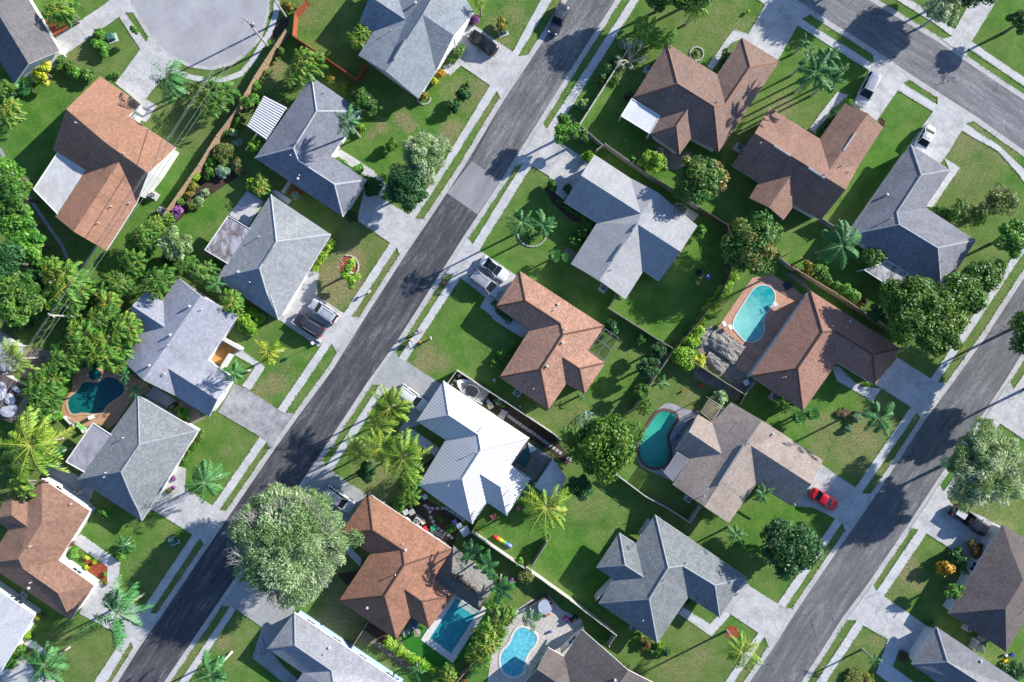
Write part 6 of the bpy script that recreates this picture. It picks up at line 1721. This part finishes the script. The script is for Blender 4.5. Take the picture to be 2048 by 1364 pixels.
# screen enclosures: frame beams + dark mesh
def screenmat():
    m,nt,b=new_mat('insect_screen');b.inputs['Base Color'].default_value=(.02,.02,.022,1);b.inputs['Roughness'].default_value=.8
    b.inputs['Alpha'].default_value=.25;return m
M_SCR=screenmat()
def cage(txt,label,nu,nv,h=2.6,fm=M_GREYM):
    q=[W(p,h) for p in pts(txt)];c=sum(q,Vector())/4;o=Vector((c.x,c.y,0));r=empty('screen_enclosure',tuple(o),label=label,cat='screen enclosure',group='screened pool cages and lanais');A,B,C_,D=[v-o for v in q]
    mb=MB()
    def beam(a,b):
        d=b-a;m_=(a+b)/2;mb.box((m_.x,m_.y,m_.z),(d.length,.05,.06),math.atan2(d.y,d.x))
    for i in range(nu+1):beam(A.lerp(B,i/nu),D.lerp(C_,i/nu))
    for j in range(nv+1):beam(A.lerp(D,j/nv),B.lerp(C_,j/nv))
    for v in (A,B,C_,D):mb.box((v.x*.99,v.y*.99,h/2-.05),(.07,.07,h-.1))
    mb.build('frame',fm,r)
    vs=[v-Vector((0,0,.06)) for v in (A,B,C_,D)];lo_=[Vector((v.x,v.y,.02)) for v in vs]
    mobj('screen',mesh('screen',vs+lo_,[(0,1,2,3),(0,4,5,1),(1,5,6,2),(2,6,7,3),(3,7,4,0)],M_SCR),r)
cage('h13 1138,580 1262,665 1130,870 992,775','small screened lanai with white crossbars beside the salmon roof',2,2)
cage('h12 968,542 1158,662 1002,862 850,716','dark screened cage over the plunge pool',3,3,fm=M_DARK)
cage('h19 605,245 640,215 440,545 400,500','narrow screened strip between taupe gable and emerald pool',1,5,2.3)
def awning(txt,z,label):
    q=[W(p,z) for p in pts(txt)];return tag(world_part('shade_sail',[v+Vector((0,0,.1*i)) for i,v in enumerate(q)]+[v+Vector((0,0,.1*i-.03)) for i,v in enumerate(q)],[(0,1,2),(5,4,3),(0,3,4,1),(1,4,5,2),(2,5,3,0)],plain('sail_cloth',(.5,.49,.45),.8),None),label,'shade sail')
awning('h12 970,548 1042,598 985,625',2.75,'small pale triangular shade sail over the plunge pool')
# ---------------- small things
def thing(mb,mats,name,label,cat,group=None,smooth=False):
    return tag(mb.build(name,mats,None,world=True,smooth=smooth),label,cat,group)
def ac(fr,x,y,label,rz=STREET):
    c=W(P(fr,x,y),.7);r=empty('air_conditioner',(c.x,c.y,0),rz=rz,label=label,cat='air conditioner',group='outdoor air conditioning units')
    mb=MB();mb.box((0,0,.06),(1.15,1.15,.1));mb.build('pad',M_CONC,r)
    mb=MB();mb.box((0,0,.5),(.82,.82,.78),top=(.97,.97));mb.build('casing',plain('ac_casing',(.42,.43,.42),.6,var=.1),r)
    mb=MB();mb.lathe((0,0,.87),[(.33,0),(.35,.03),(.33,.05),(.1,.055)],18);f_=mb.build('fan_grille',M_DARK,r)
    mb=MB()
    for k in range(3):mb.box((.13*math.cos(k*2.09),.13*math.sin(k*2.09),.935),(.26,.12,.02),k*2.09)
    mb.build('fan_blades',plain('fan_grey',(.35,.36,.38),.5),f_)
for a in '''b0 1190 235 beside the white wall of the orange house
c0 605 1215 on the white-walled side yard strip
h12 890 172 under the salmon roof's lower eave
h14 440 1255 under the grey cross-gabled roof
h15 268 310 by the bare tree and brown eave
h15 998 938 between the two brown tiled roofs
h18 525 820 below the terracotta roof by the fan palm
h19 535 990 under the taupe eave in deep shade
yd 550 760 in the stepping stone yard
a0 1255 1640 second one beside the orange house wall
h8 182 1162 between two white and brown walls
d1 1300 105 with square pad near the green plastic table
cr 590 270 below the dark brown roof in shade
d2 1045 948 under the grey hipped lower eave'''.splitlines():
    t=a.split();
    if t[0]=='d1':continue
    ac(t[0],float(t[1]),float(t[2]),'grey air conditioner '+' '.join(t[3:]))
def ubox(fr,x,y,label,rz=R(20)):
    c=W(P(fr,x,y),.5);r=empty('utility_box',(c.x,c.y,0),rz=rz,label=label,cat='utility box',group='green electrical boxes')
    mb=MB();mb.box((0,0,.05),(1.5,1.3,.1));mb.build('pad',M_CONC,r);mb=MB();mb.box((0,0,.45),(.95,.85,.7),top=(.96,.96));mb.build('cabinet',plain('utility_green',(.03,.11,.07),.5,var=.1),r);mb=MB();mb.box((0,0,.83),(1.0,.9,.05),top=(.9,.9));mb.build('lid',plain('utility_green_lid',(.05,.15,.11),.45,var=.1),r)
ubox('a0',862,290,'green utility box on a white pad by the cul-de-sac');ubox('a1',1970,240,'green utility box near the black sedan');ubox('d0',1345,268,'green utility box by the lower street lawn')
def mailbox(fr,x,y,label,white=True,rz=STREET):
    c=W(P(fr,x,y),1.0);r=empty('mailbox',(c.x,c.y,0),rz=rz,label=label,cat='mailbox',group='street mailboxes')
    mb=MB();mb.box((0,0,.5),(.12,.12,1.0));mb.build('post',M_PIPE,r);mb=MB();q=[(.0,.0)]
    mb.tube([(-.3,0,1.12),(.3,0,1.12)],.14,10);mb.box((0,0,1.04),(.6,.27,.16));mb.build('box',M_PIPE if white else M_DARK,r)
mailbox('c1',650,860,'white mailbox on the verge under the coconut palms');mailbox('c3',1598,175,'big white mailbox at the right street kerb');mailbox('b1',930,985,'white round-topped mailbox between sidewalk and street')
def lamp(fr,x,y,label):
    c=W(P(fr,x,y),2.2);r=empty('garden_lamp',(c.x,c.y,0),label=label,cat='garden lamp');mb=MB();mb.tube([(0,0,0),(0,0,2.1)],.04,8);mb.build('post',M_GREYM,r)
    mb=MB();mb.lathe((0,0,2.1),[(.08,0),(.22,.1),(.27,.25),(.22,.42),(.05,.5)],12);mb.build('globe',plain('globe_white',(.8,.8,.78),.3),r,smooth=True)
lamp('c1',487,65,'white globe lamp on a post beside the charcoal SUV drive')
def bin_(fr,x,y,c_,label,s=.6,h=1.0,cat='bin'):
    c=W(P(fr,x,y),h*.8);mb=MB();mb.box((c.x,c.y,h*.45),(s*.85,s*.85,h*.9),.5,top=(1.12,1.12));mb.box((c.x,c.y,h*.94),(s*1.05,s*1.05,.08),.5,1,top=(.9,.9));return thing(mb,[plain('bin_'+label.split()[0],c_,.5),plain('binlid_'+label.split()[0],tuple(min(1,v*1.2) for v in c_),.5)],'garbage_bin' if cat=='bin' else cat.replace(' ','_'),label,cat)
def chair(fr,x,y,rz,col,label,cat='chair',group='garden chairs',s=1.0,z=0):
    c=W(P(fr,x,y),.5);r=empty('garden_chair',(c.x,c.y,z),rz=rz,label=label,cat=cat,group=group);m=plain('chair_%d'%int(sum(v*(i+1) for i,v in enumerate(col))*1000),col,.6)
    mb=MB();mb.box((0,0,.42*s),(.5*s,.5*s,.05));mb.build('seat',m,r);mb=MB();mb.box((-.26*s,0,.68*s),(.06,.5*s,.5*s));mb.build('backrest',m,r)
    for a in (-.2,.2):
        for b in (-.2,.2):mb=MB();mb.box((a*s,b*s,.2*s),(.05,.05,.4*s));mb.build('leg',m,r)
    for b in (-.27,.27):mb=MB();mb.box((0,b*s,.62*s),(.5*s,.05,.05));mb.build('armrest',m,r)
def lounger(fr,x,y,rz,col,label):
    c=W(P(fr,x,y),.3);r=empty('sun_lounger',(c.x,c.y,.03),rz=rz,label=label,cat='sun lounger',group='sun loungers');m=plain('lounge_%d'%int(sum(v*(i+1) for i,v in enumerate(col))*1000),col,.7)
    mb=MB();mb.box((.25,0,.33),(1.3,.6,.09),top=(.98,.96));mb.build('seat',m,r);mb=MB();mb.tube([(-.4,0,.36),(-.9,0,.7)],.0,4);vs=[(-.42,-.3,.36),(-.42,.3,.36),(-.95,.3,.72),(-.95,-.3,.72),(-.40,-.3,.28),(-.40,.3,.28),(-.93,.3,.64),(-.93,-.3,.64)]
    mobj('backrest',mesh('lback',vs,[(0,1,2,3),(7,6,5,4),(0,3,7,4),(1,5,6,2),(2,6,7,3),(0,4,5,1)],m),r)
    for a in (-.3,.8):
        for b in (-.25,.25):mb=MB();mb.box((a,b,.15),(.05,.05,.3));mb.build('leg',M_FRAME,r)
lounger('lf',575,1022,.3,(.75,.25,.38),'pink sun lounger on the lawn left of the pool');lounger('lf',760,1075,2.6,(.30,.24,.19),'tan sun lounger at the tan pool deck edge');lounger('lf',850,1125,2.4,(.20,.6,.12),'lime green sun lounger beside the flat grey annex')
chair('c0',715,640,.3,(.7,.7,.68),'white side table chair on the tan pool deck');chair('lf',890,1155,.6,(.6,.6,.56),'pale chair behind the lime lounger')
chair('b2',1545,918,1.0,(.62,.40,.10),'yellow garden chair in the large fenced lawn');chair('b2',1620,872,2.2,(.12,.18,.45),'blue garden chair beside the yellow one',s=1.15)
def firebowl(fr,x,y,r_,label,col=(.02,.022,.05),h=.5,name='fire_bowl',cat='fire bowl'):
    c=W(P(fr,x,y),h);rr=r_/FR[fr][2]*S;mb=MB();mb.lathe((c.x,c.y,.02),[(rr*.5,0),(rr*.6,.05),(rr,h*.8),(rr,h),(rr*.86,h),(rr*.8,h*.75),(.05,h*.5)],18);return thing(mb,plain(name+'_m%d'%int(sum(col)*1000),col,.5),name,label,cat,smooth=False)
firebowl('b2',1548,835,27,'round dark fire bowl on the large fenced lawn')
firebowl('h19',437,422,25,'small blue round tub beside the emerald pool',(.10,.25,.45),.5,'round_tub','tub');firebowl('tf',575,170,75,'round dark hot tub by the blue pool artificial turf',(.07,.10,.2),.8,'round_tub','tub')
chair('tf',465,275,.2,(.20,.22,.25),'grey armchair beside the round dark tub',s=1.5);chair('tf',640,275,1.8,(.40,.36,.30),'beige armchair beside the round dark tub',s=1.5)
chair('h18',210,365,.5,(.7,.68,.66),'white cushioned chair at the turquoise pool corner',s=1.3);chair('h18',248,385,.5,(.74,.73,.72),'second white chair at the turquoise pool corner',s=1.3)
chair('h18',525,245,2.0,(.7,.74,.72),'pale chair standing at the right side of the turquoise pool',s=1.3)
# hot tub with cover
def hottub():
    q=[tuple(W(p,.9)[:2]) for p in pts('p3 170,250 330,170 455,380 430,450 240,525 165,400')];q=q if sum(q[i][0]*q[(i+1)%6][1]-q[(i+1)%6][0]*q[i][1] for i in range(6))>0 else q[::-1]
    c=(sum(a for a,b in q)/6,sum(b for a,b in q)/6);r=empty('hot_tub',(c[0],c[1],.03),label='covered hot tub with pale blue-grey lid by the light blue pool',cat='hot tub');qq=[(a-c[0],b-c[1]) for a,b in q]
    mb=MB();mb.prism([(a*.97,b*.97) for a,b in qq],0,.75);mb.build('shell',M_WOODD,r);mb=MB();mb.prism(smooth_poly(qq,2),.76,.88);mb.build('cover',plain('tub_cover',(.36,.40,.50),.6,var=.12),r)
    mb=MB();d=W(P('p3',365,500),.2);mb.box((d.x-c[0],d.y-c[1],.12),(.75,.45,.24),.6);mb.build('step',plain('step_wood',(.42,.20,.08),.8),r)
hottub()
def kayak():
    a=W(P('h18',1090,312),.4);b=W(P('h18',1220,385),.4);c=(a+b)/2;rz=math.atan2(b.y-a.y,b.x-a.x);L=(b-a).length;vs=[];fs=[];N=13
    r=empty('kayak',(c.x,c.y,0),rz=rz,label='yellow kayak lying beside the long tan fence',cat='kayak')
    for i in range(N):
        t=i/(N-1)*2-1;w_=.36*math.sqrt(max(0,1-t*t*.97));
        for k in range(8):
            an=k*math.pi/4;vs.append((t*L/2,w_*math.cos(an),.22+.2*math.sin(an)*(.5+.5*(1-t*t))))
    for i in range(N-1):
        for k in range(8):fs.append((i*8+k,i*8+(k+1)%8,(i+1)*8+(k+1)%8,(i+1)*8+k))
    mobj('hull',mesh('kayak',vs,fs,plain('kayak_yellow',(.6,.5,.05),.35),smooth=True),r);mb=MB();mb.lathe((0,0,.38),[(.26,0),(.28,.05),(.2,.06)],12);mb.build('cockpit_rim',M_DARK,r)
kayak()
def tunnel():
    a=W(P('h11',1243,388),.3);b=W(P('h12',845,1340),.3);cols=[(.55,.01,.03),(.8,.25,.02),(.75,.5,.03),(.12,.45,.04),(.10,.16,.6),(.25,.3,.75)];n=6
    r=empty('play_tunnel',((a.x+b.x)/2,(a.y+b.y)/2,0),label='rainbow striped play tunnel lying on the grass',cat='play tunnel');o=Vector(r.location)
    for i in range(n):
        mb=MB();p=a.lerp(b,i/n)-o;q=a.lerp(b,(i+1)/n)-o;p.z=q.z=.26;m_=(p+q)/2;mb.tube([p,p.lerp(q,.25),m_,p.lerp(q,.75),q],[.25,.28,.25,.28,.25],12,cap=(i in(0,n-1)));mb.build('tunnel_band',plain('band_%d'%i,cols[i],.7),r,smooth=True)
tunnel()
def dome():
    c=W(P('c2',690,670),.8);rr=75/3.898*S;r=empty('climbing_dome',(c.x,c.y,0),label='teal and white climbing dome of thin bars on the lawn',cat='climbing frame');V_=[]
    for z,f,n,o in ((.02,1,8,0),(.6,.9,8,.39),(1.1,.58,6,0),(1.35,0.15,5,.3)):V_.append([(rr*f*math.cos(o+2*math.pi*k/n),rr*f*math.sin(o+2*math.pi*k/n),z) for k in range(n)])
    a=MB();b=MB()
    for L_ in V_:
        for i in range(len(L_)):a.tube([L_[i],L_[(i+1)%len(L_)]],.025,4)
    for A_,B_ in zip(V_,V_[1:]):
        for p in A_:
            for q in sorted(B_,key=lambda q:math.dist(p,q))[:2]:b.tube([p,q],.025,4)
    a.build('ring_bars',plain('dome_teal',(.03,.4,.35),.5),r);b.build('strut_bars',plain('dome_white',(.5,.6,.58),.5),r)
dome()
def ladder():
    a=W(P('h11',765,340),.15);b=W(P('h11',862,395),.15);d=b-a;rz=math.atan2(d.y,d.x);c=(a+b)/2;r=empty('ladder',(c.x,c.y,.05),rz=rz,label='aluminium ladder lying by the terracotta eave',cat='ladder')
    for s in (-.22,.22):mb=MB();mb.box((0,s,.05),(d.length,.05,.08));mb.build('rail',M_FRAME,r)
    for i in range(9):mb=MB();mb.box((-d.length/2+(i+.5)*d.length/9,0,.05),(.06,.40,.04));mb.build('rung',M_FRAME,r)
ladder()
def table(fr,x,y,r_,h,col,label,cat='table',legs=True):
    c=W(P(fr,x,y),h);rr=r_/FR[fr][2]*S;r=empty('garden_table',(c.x,c.y,0),label=label,cat=cat,group='garden tables');m=plain('tb_%d'%int(sum(v*(i+1) for i,v in enumerate(col))*1000),col,.6)
    mb=MB();mb.lathe((0,0,h-.04),[(rr*.9,0),(rr,.01),(rr,.04)],18);mb.build('tabletop',m,r)
    for k in range(4):mb=MB();mb.box((rr*.5*math.cos(k*1.57),rr*.5*math.sin(k*1.57),h/2-.02),(.06,.06,h-.04));mb.build('leg',m,r)
table('yd',945,945,70,.6,(.02,.28,.13),'green round plastic table by the terracotta eave')
bin_('yd',745,935,(.55,.02,.03),'red plastic toy box beside the green table',.5,.5,'toy box');bin_('yd',815,985,(.6,.05,.05),'scarlet bucket between toy box and ladder',.35,.4,'bucket')
bin_('yd',265,550,(.36,.37,.37),'upright pale cabinet at the palm end of the stepping stone yard',.75,1.0,'cabinet');bin_('yd',415,545,(.27,.30,.30),'grey-green plastic cabinet beside the pale one',.8,1.0,'cabinet')
bin_('yd',700,790,(.5,.45,.38),'beige storage box right of the yard air conditioner',.65,.5,'storage box');bin_('yd',740,170,(.55,.58,.66),'pale bin in the shade of the white metal eave',.65,1.0)
bin_('yd',1480,800,(.22,.26,.42),'bluish plastic chest near the garden gate',.7,.5,'storage box');bin_('yd',1590,890,(.26,.29,.45),'blue-grey crate beside the garden gate',.7,.5,'storage box');bin_('yd',1745,1030,(.55,.54,.54),'white concrete-look box outside the garden gate',1.3,.7,'storage box')
bin_('bo',325,185,(.55,.56,.6),'white crate in the boat yard corner',.45,.4,'crate');bin_('bo',225,295,(.55,.58,.52),'round-looking pale planter near the bow',.4,.4,'planter');bin_('bo',160,385,(.5,.53,.48),'pale small planter by the white eave',.35,.35,'planter');bin_('bo',262,440,(.5,.12,.05),'orange pot in the boat yard',.3,.3,'pot')
bin_('bo',1035,870,(.62,.60,.56),'white bench seat behind the boat',.8,.45,'bench');bin_('bo',1030,870,(.75,.5,.02),'yellow bucket on the white bench',.3,.75,'bucket');bin_('bo',1215,770,(.35,.38,.45),'bluish-grey cart by the white fence',.8,.6,'cart');bin_('bo',990,775,(.30,.33,.40),'blue-grey cooler behind the boat',.55,.5,'cooler')
bin_('bo',1120,290,(.35,.35,.38),'grey bin by the salmon eave corner',.45,.5)
bin_('h12',710,1110,(.30,.10,.07),'brown wooden bench box near the white metal corner',.9,.4,'bench');bin_('h12',895,1050,(.45,.12,.2),'pink toy wagon on the lawn',.5,.4,'toy')
bin_('cr',720,655,(.4,.43,.45),'white box beside the narrow shed',.5,.5,'storage box');bin_('cr',1350,945,(.7,.42,.01),'yellow ride-on toy in deep shade',.6,.4,'toy');bin_('cr',1350,820,(.45,.5,.7),'white bucket in deep shade',.4,.4,'bucket');bin_('cr',1475,820,(.04,.03,.35),'violet-blue tub in deep shade',.45,.4,'tub')
bin_('h18',65,750,(.6,.02,.04),'red toy car on the dim lawn near the emerald pool',.5,.4,'toy');bin_('c2',1425,440,(.4,.06,.02),'small red pot in the dry back yard',.3,.35,'pot')
bin_('h18',350,730,(.6,.62,.66),'white-lidded storage box under the terracotta corner',.8,.6,'storage box');bin_('h18',605,128,(.03,.035,.05),'dark square grate box beside the pink deck',1.1,.2,'box')
bin_('h15',268,855,(.3,.3,.3),'grey bin under the small white lanai',.5,.8)
def barbecue(fr,x,y,label,rz=.6):
    c=W(P(fr,x,y),.8);r=empty('barbecue_grill',(c.x,c.y,0),rz=rz,label=label,cat='barbecue',group='barbecue grills');mb=MB();mb.box((0,0,.4),(1.2,.55,.7));mb.build('cabinet',M_DARK,r);mb=MB();mb.tube([(-.35,0,.85),(.35,0,.85)],.25,12);mb.build('lid',plain('bbq_lid',(.06,.06,.07),.35,metal=.5),r);mb=MB();mb.tube([(-.25,-.27,.95),(.25,-.27,.95)],.02,6);mb.build('handle',M_GREYM,r)
barbecue('p3',905,615,'black barbecue with pale side shelves on the paver terrace');barbecue('h6',470,1235,'black grill in the strip between two grey roofs');barbecue('h15',110,515,'dark covered grill beside the small white lanai')
def rideon():
    c=W(P('p3',745,600),.4);r=empty('toy_car',(c.x,c.y,.03),rz=-.7,label='red and blue toy car on the shaded terrace',cat='toy car');mb=MB();mb.box((0,0,.28),(.95,.5,.28),top=(.85,.8));mb.build('body',plain('toy_red',(.65,.01,.06),.35),r);mb=MB();mb.box((-.05,0,.46),(.45,.36,.1));mb.build('seat',plain('toy_blue',(.05,.04,.3),.5),r)
    for x in (-.3,.3):
        for s in (-.27,.27):mb=MB();mb.tube([(x,s-.04,.13),(x,s+.04,.13)],.13,10);mb.build('wheel',M_TYRE,r)
rideon()
def scooter(): 
    c=W(P('p3',430,860),.4);mb=MB();mb.lathe((c.x,c.y,.03),[(.12,0),(.2,.1),(.2,.4),(.05,.45)],10);return thing(mb,plain('purple_pot',(.18,.14,.5),.5),'pot','violet pot standing alone on the sunny pool terrace','pot')
scooter()
def antenna_dish():
    c=W(P('h14',1120,560),2.6);r=empty('satellite_dish',(c.x,c.y,0),label='large grey mesh satellite dish beside the cross-gabled roof',cat='satellite dish');mb=MB();mb.tube([(0,0,0),(0,0,3.0)],.06,8);mb.build('mast',M_GREYM,r)
    n=20;vs=[(0,0,3.05)];fs=[]
    for k,(f,z) in enumerate(((.4,3.08),(.8,3.2),(1.1,3.38))):vs+=[(f*math.cos(2*math.pi*i/n),f*math.sin(2*math.pi*i/n),z) for i in range(n)]
    for i in range(n):
        fs.append((0,1+i,1+(i+1)%n))
        for k in (0,1):a=1+k*n;fs.append((a+i,a+n+i,a+n+(i+1)%n,a+(i+1)%n))
    d=mobj('dish',mesh('dish',vs,fs,M_SCR),r);mb=MB()
    for i in range(0,n,2):mb.tube([vs[1+i],vs[1+n+i],vs[1+2*n+i]],.015,4)
    mb.tube([vs[1+2*n+i%n] for i in range(n+1)],.02,4);mb.tube([(0,0,3.05),(0,0,3.7)],.02,5);mb.build('dish_ribs',M_FRAME,d)
antenna_dish()
def hose():
    mb=MB();mb.tube([W(p,.1) for p in pts('d1 105,990 95,1020 110,1060 115,1090 95,1100 80,1125 90,1148 112,1145 122,1120')],.03,5);return thing(mb,plain('hose_grey',(.12,.14,.18),.5),'garden_hose','dark garden hose curled on the pale path','garden hose')
hose()
def ball(fr,x,y,r_,c_,label):
    c=W(P(fr,x,y),r_);mb=MB();mb.lathe((c.x,c.y,.01),[(r_*math.sin(t*math.pi/8)+.001,r_-r_*math.cos(t*math.pi/8)) for t in range(9)],12);thing(mb,plain('ball_'+label.split()[0],c_,.4),'ball',label,'ball',smooth=True)
ball('pe',770,775,.22,(.8,.3,.02),'orange ball on the grass beside the sidewalk');ball('h13',365,1285,.16,(.7,.4,.6),'pink ball in the grass beside the white fence');ball('c0',1602,985,.2,(.02,.06,.1),'navy ball on the sunny front lawn');ball('h15',88,888,.22,(.05,.4,.06),'green ball in the shaded back lawn')
# stepping stones
stn=[(0,('h12 825,350 845,365 865,380 887,396 910,410 933,428 955,442 975,458 997,470 1020,487 1045,505 1068,522 1092,540 1115,556 1140,575 1165,592 1190,610 1215,628 1268,665 1295,682','square stepping stone in the long row inside the white fence','stepping stones of the row inside the white fence')),
(1,('yd 745,390 820,440 925,455 1050,455 1180,450 1275,465 1365,520 1450,570 1535,630 1610,680 1690,740 865,540 890,680 945,780 985,880 1070,950 1150,1010 1235,1070 1330,1130 1410,1185','square stepping stone on dark soil beside the terracotta house','stepping stones of the dark soil yard'))]
for k,(tx,lb,gp) in stn:
    me=None
    for i,p in enumerate(pts(tx)):
        c=W(p,.05)
        if me is None:m_=MB();m_.box((0,0,.03),(.46,.46,.06),top=(.95,.95));me=mesh('stepping_stone',m_.v,m_.f,plain('stone_pale',(.40,.41,.41),.85,var=.15))
        o=mobj('stepping_stone',me);o.location=(c.x,c.y,.02);o.rotation_euler=(0,0,R(56)+(i*.7%1-.5)*.25);tag(o,lb,'stepping stone',gp)
# rubble heaps on the dirt
def heap(fr,x,y,rx,ry,h,rz,label,c_=(.30,.275,.25)):
    c=W(P(fr,x,y),h*.5);s=S/FR[fr][2];n=56;vs=[];fs=[];g=random.Random(x);from_=__import__('mathutils').noise
    for j in range(n+1):
        for i in range(n+1):
            u,v=i/n*2-1,j/n*2-1;d=math.hypot(u,v)*(1+.25*math.sin(3*math.atan2(v,u)+x));z=1-d**1.6
            a_=u*rx*s;b_=v*ry*s;q_=from_.noise(Vector((u*3+x,v*3,0)))+.6*from_.noise(Vector((u*14,v*14+x,3)))+.35*(g.random()-.5);z=h*(z*.8+q_*.35)-.05
            vs.append((c.x+a_*math.cos(rz)-b_*math.sin(rz)+.05*g.random(),c.y+a_*math.sin(rz)+b_*math.cos(rz)+.05*g.random(),z))
    for j in range(n):
        for i in range(n):a=j*(n+1)+i;fs.append((a,a+1,a+n+2,a+n+1))
    o=world_part('rubble_heap',vs,fs,plain('rubble_%d'%int(c_[0]*100),c_,.95,var=.45,scale=9),None);o.location.z=-.0
    tag(o,label,'rubble heap','heaps of spoil')
heap('h18',215,500,110,65,.5,R(-35),'large pale heap of rubble beside the pink pool deck');heap('h18',85,450,70,50,.3,R(20),'smaller rubble heap next to the lime hedge');heap('h18',165,600,75,40,.25,R(-35),'low rubble ridge above the bare dirt')
# narrow shed by the bottom right
gable_shed('cr 820,560 960,530 905,790 740,740',plain('shed_green',(.10,.14,.10),.8),'narrow dull green shed between two dark roofs',1.9,.2,'shed','shed',M_WALLGR)
# ---------------- labels for plants: what it is, where it stands, then what sets it apart
def _dir(dx,dy):
    if abs(dx)>1.6*abs(dy):return 'right of' if dx>0 else 'left of'
    if abs(dy)>1.6*abs(dx):return 'below' if dy>0 else 'above'
    return ('below right of' if dy>0 else 'above right of') if dx>0 else ('below left of' if dy>0 else 'above left of')
from collections import defaultdict
cand=defaultdict(list)
for rec in PLANTS:
    o,desc,p,r=rec
    best=min(HOUSES,key=lambda H_:min(math.hypot(W(p)[0]-x,W(p)[1]-y) for x,y in H_['poly']))
    d=_dir(p[0]-best['px'][0],p[1]-best['px'][1]);sh=best['short']
    rec+= [d,sh];cand[(desc,sh)].append(rec)
def ordn(n,i,a,b):
    names='second third fourth fifth sixth seventh eighth ninth tenth eleventh twelfth thirteenth fourteenth fifteenth sixteenth seventeenth eighteenth'.split()
    if i==0:return a
    if i==n-1:return b
    return names[i-1]+' '
uniq=defaultdict(list);alld=defaultdict(list)
for rec in PLANTS:alld[rec[1]].append(rec)
for desc,recs in alld.items():
    if len(recs)==1 and len(desc.split())>=4:recs[0][0]['label']=desc;continue
    by=defaultdict(list)
    for r_ in recs:by[(r_[4],r_[5])].append(r_)
    for (d,sh),rs in by.items():
        rs.sort(key=lambda r_:r_[2][0]);n=len(rs)
        for i,r_ in enumerate(rs):
            base=desc
            if n==1:lb=f'{base}, {d} {sh}'
            elif n==2:lb=f'{"left-hand" if i==0 else "right-hand"} {base}, {d} {sh}'
            else:lb=(f'leftmost {base}' if i==0 else f'rightmost {base}' if i==n-1 else ordn(n,i,'','')+base+' from left')+f', {d} {sh}'
            lb=' '.join(lb.split()[:16]);r_[0]['label']=lb
seen=set()
for r_ in PLANTS:
    if r_[0]['label'] in seen:r_[0]['label']+=' too'
    seen.add(r_[0]['label'])
# ---------------- light and camera
w=bpy.data.worlds.new('World');scene.world=w;w.use_nodes=True
nt=w.node_tree;sky=nt.nodes.new('ShaderNodeTexSky');sky.sky_type='NISHITA';sky.sun_disc=False
EL=R(22.5);AZ=math.atan2(.893,.45)
sky.sun_elevation=EL;sky.sun_rotation=AZ;sky.air_density=1.0;sky.dust_density=.6;sky.ozone_density=2.5
bg=nt.nodes['Background'];bg.inputs[1].default_value=.09;mx=nt.nodes.new('ShaderNodeMix');mx.data_type='RGBA';mx.blend_type='MULTIPLY';mx.inputs[0].default_value=1
nt.links.new(sky.outputs[0],mx.inputs[6]);mx.inputs[7].default_value=(.84,.97,1.14,1);nt.links.new(mx.outputs[2],bg.inputs[0])
sd=bpy.data.lights.new('Sun','SUN');sd.energy=5.0;sd.angle=R(.53);sd.color=(1,.95,.88)
so=bpy.data.objects.new('Sun',sd);COL.objects.link(so)
sv=Vector((.893*math.cos(EL),.45*math.cos(EL),math.sin(EL)));so.rotation_euler=sv.to_track_quat('Z','Y').to_euler();so.location=(60,40,60)
cd=bpy.data.cameras.new('Camera');cd.sensor_width=36;cd.lens=36*HC/(2048*S);cd.clip_end=3000;cd.clip_start=.5
co=bpy.data.objects.new('Camera',cd);COL.objects.link(co);co.location=(0,0,HC);co.rotation_euler=(0,0,0)
scene.camera=co
vs_=scene.view_settings;scene.display_settings.display_device='sRGB';vs_.view_transform='Standard';vs_.look='None';vs_.exposure=.97;vs_.gamma=1;vs_.use_curve_mapping=False
scene.cycles.max_bounces=5;scene.cycles.diffuse_bounces=3;scene.cycles.transparent_max_bounces=8
try:scene.cycles.use_denoising=True
except Exception:pass
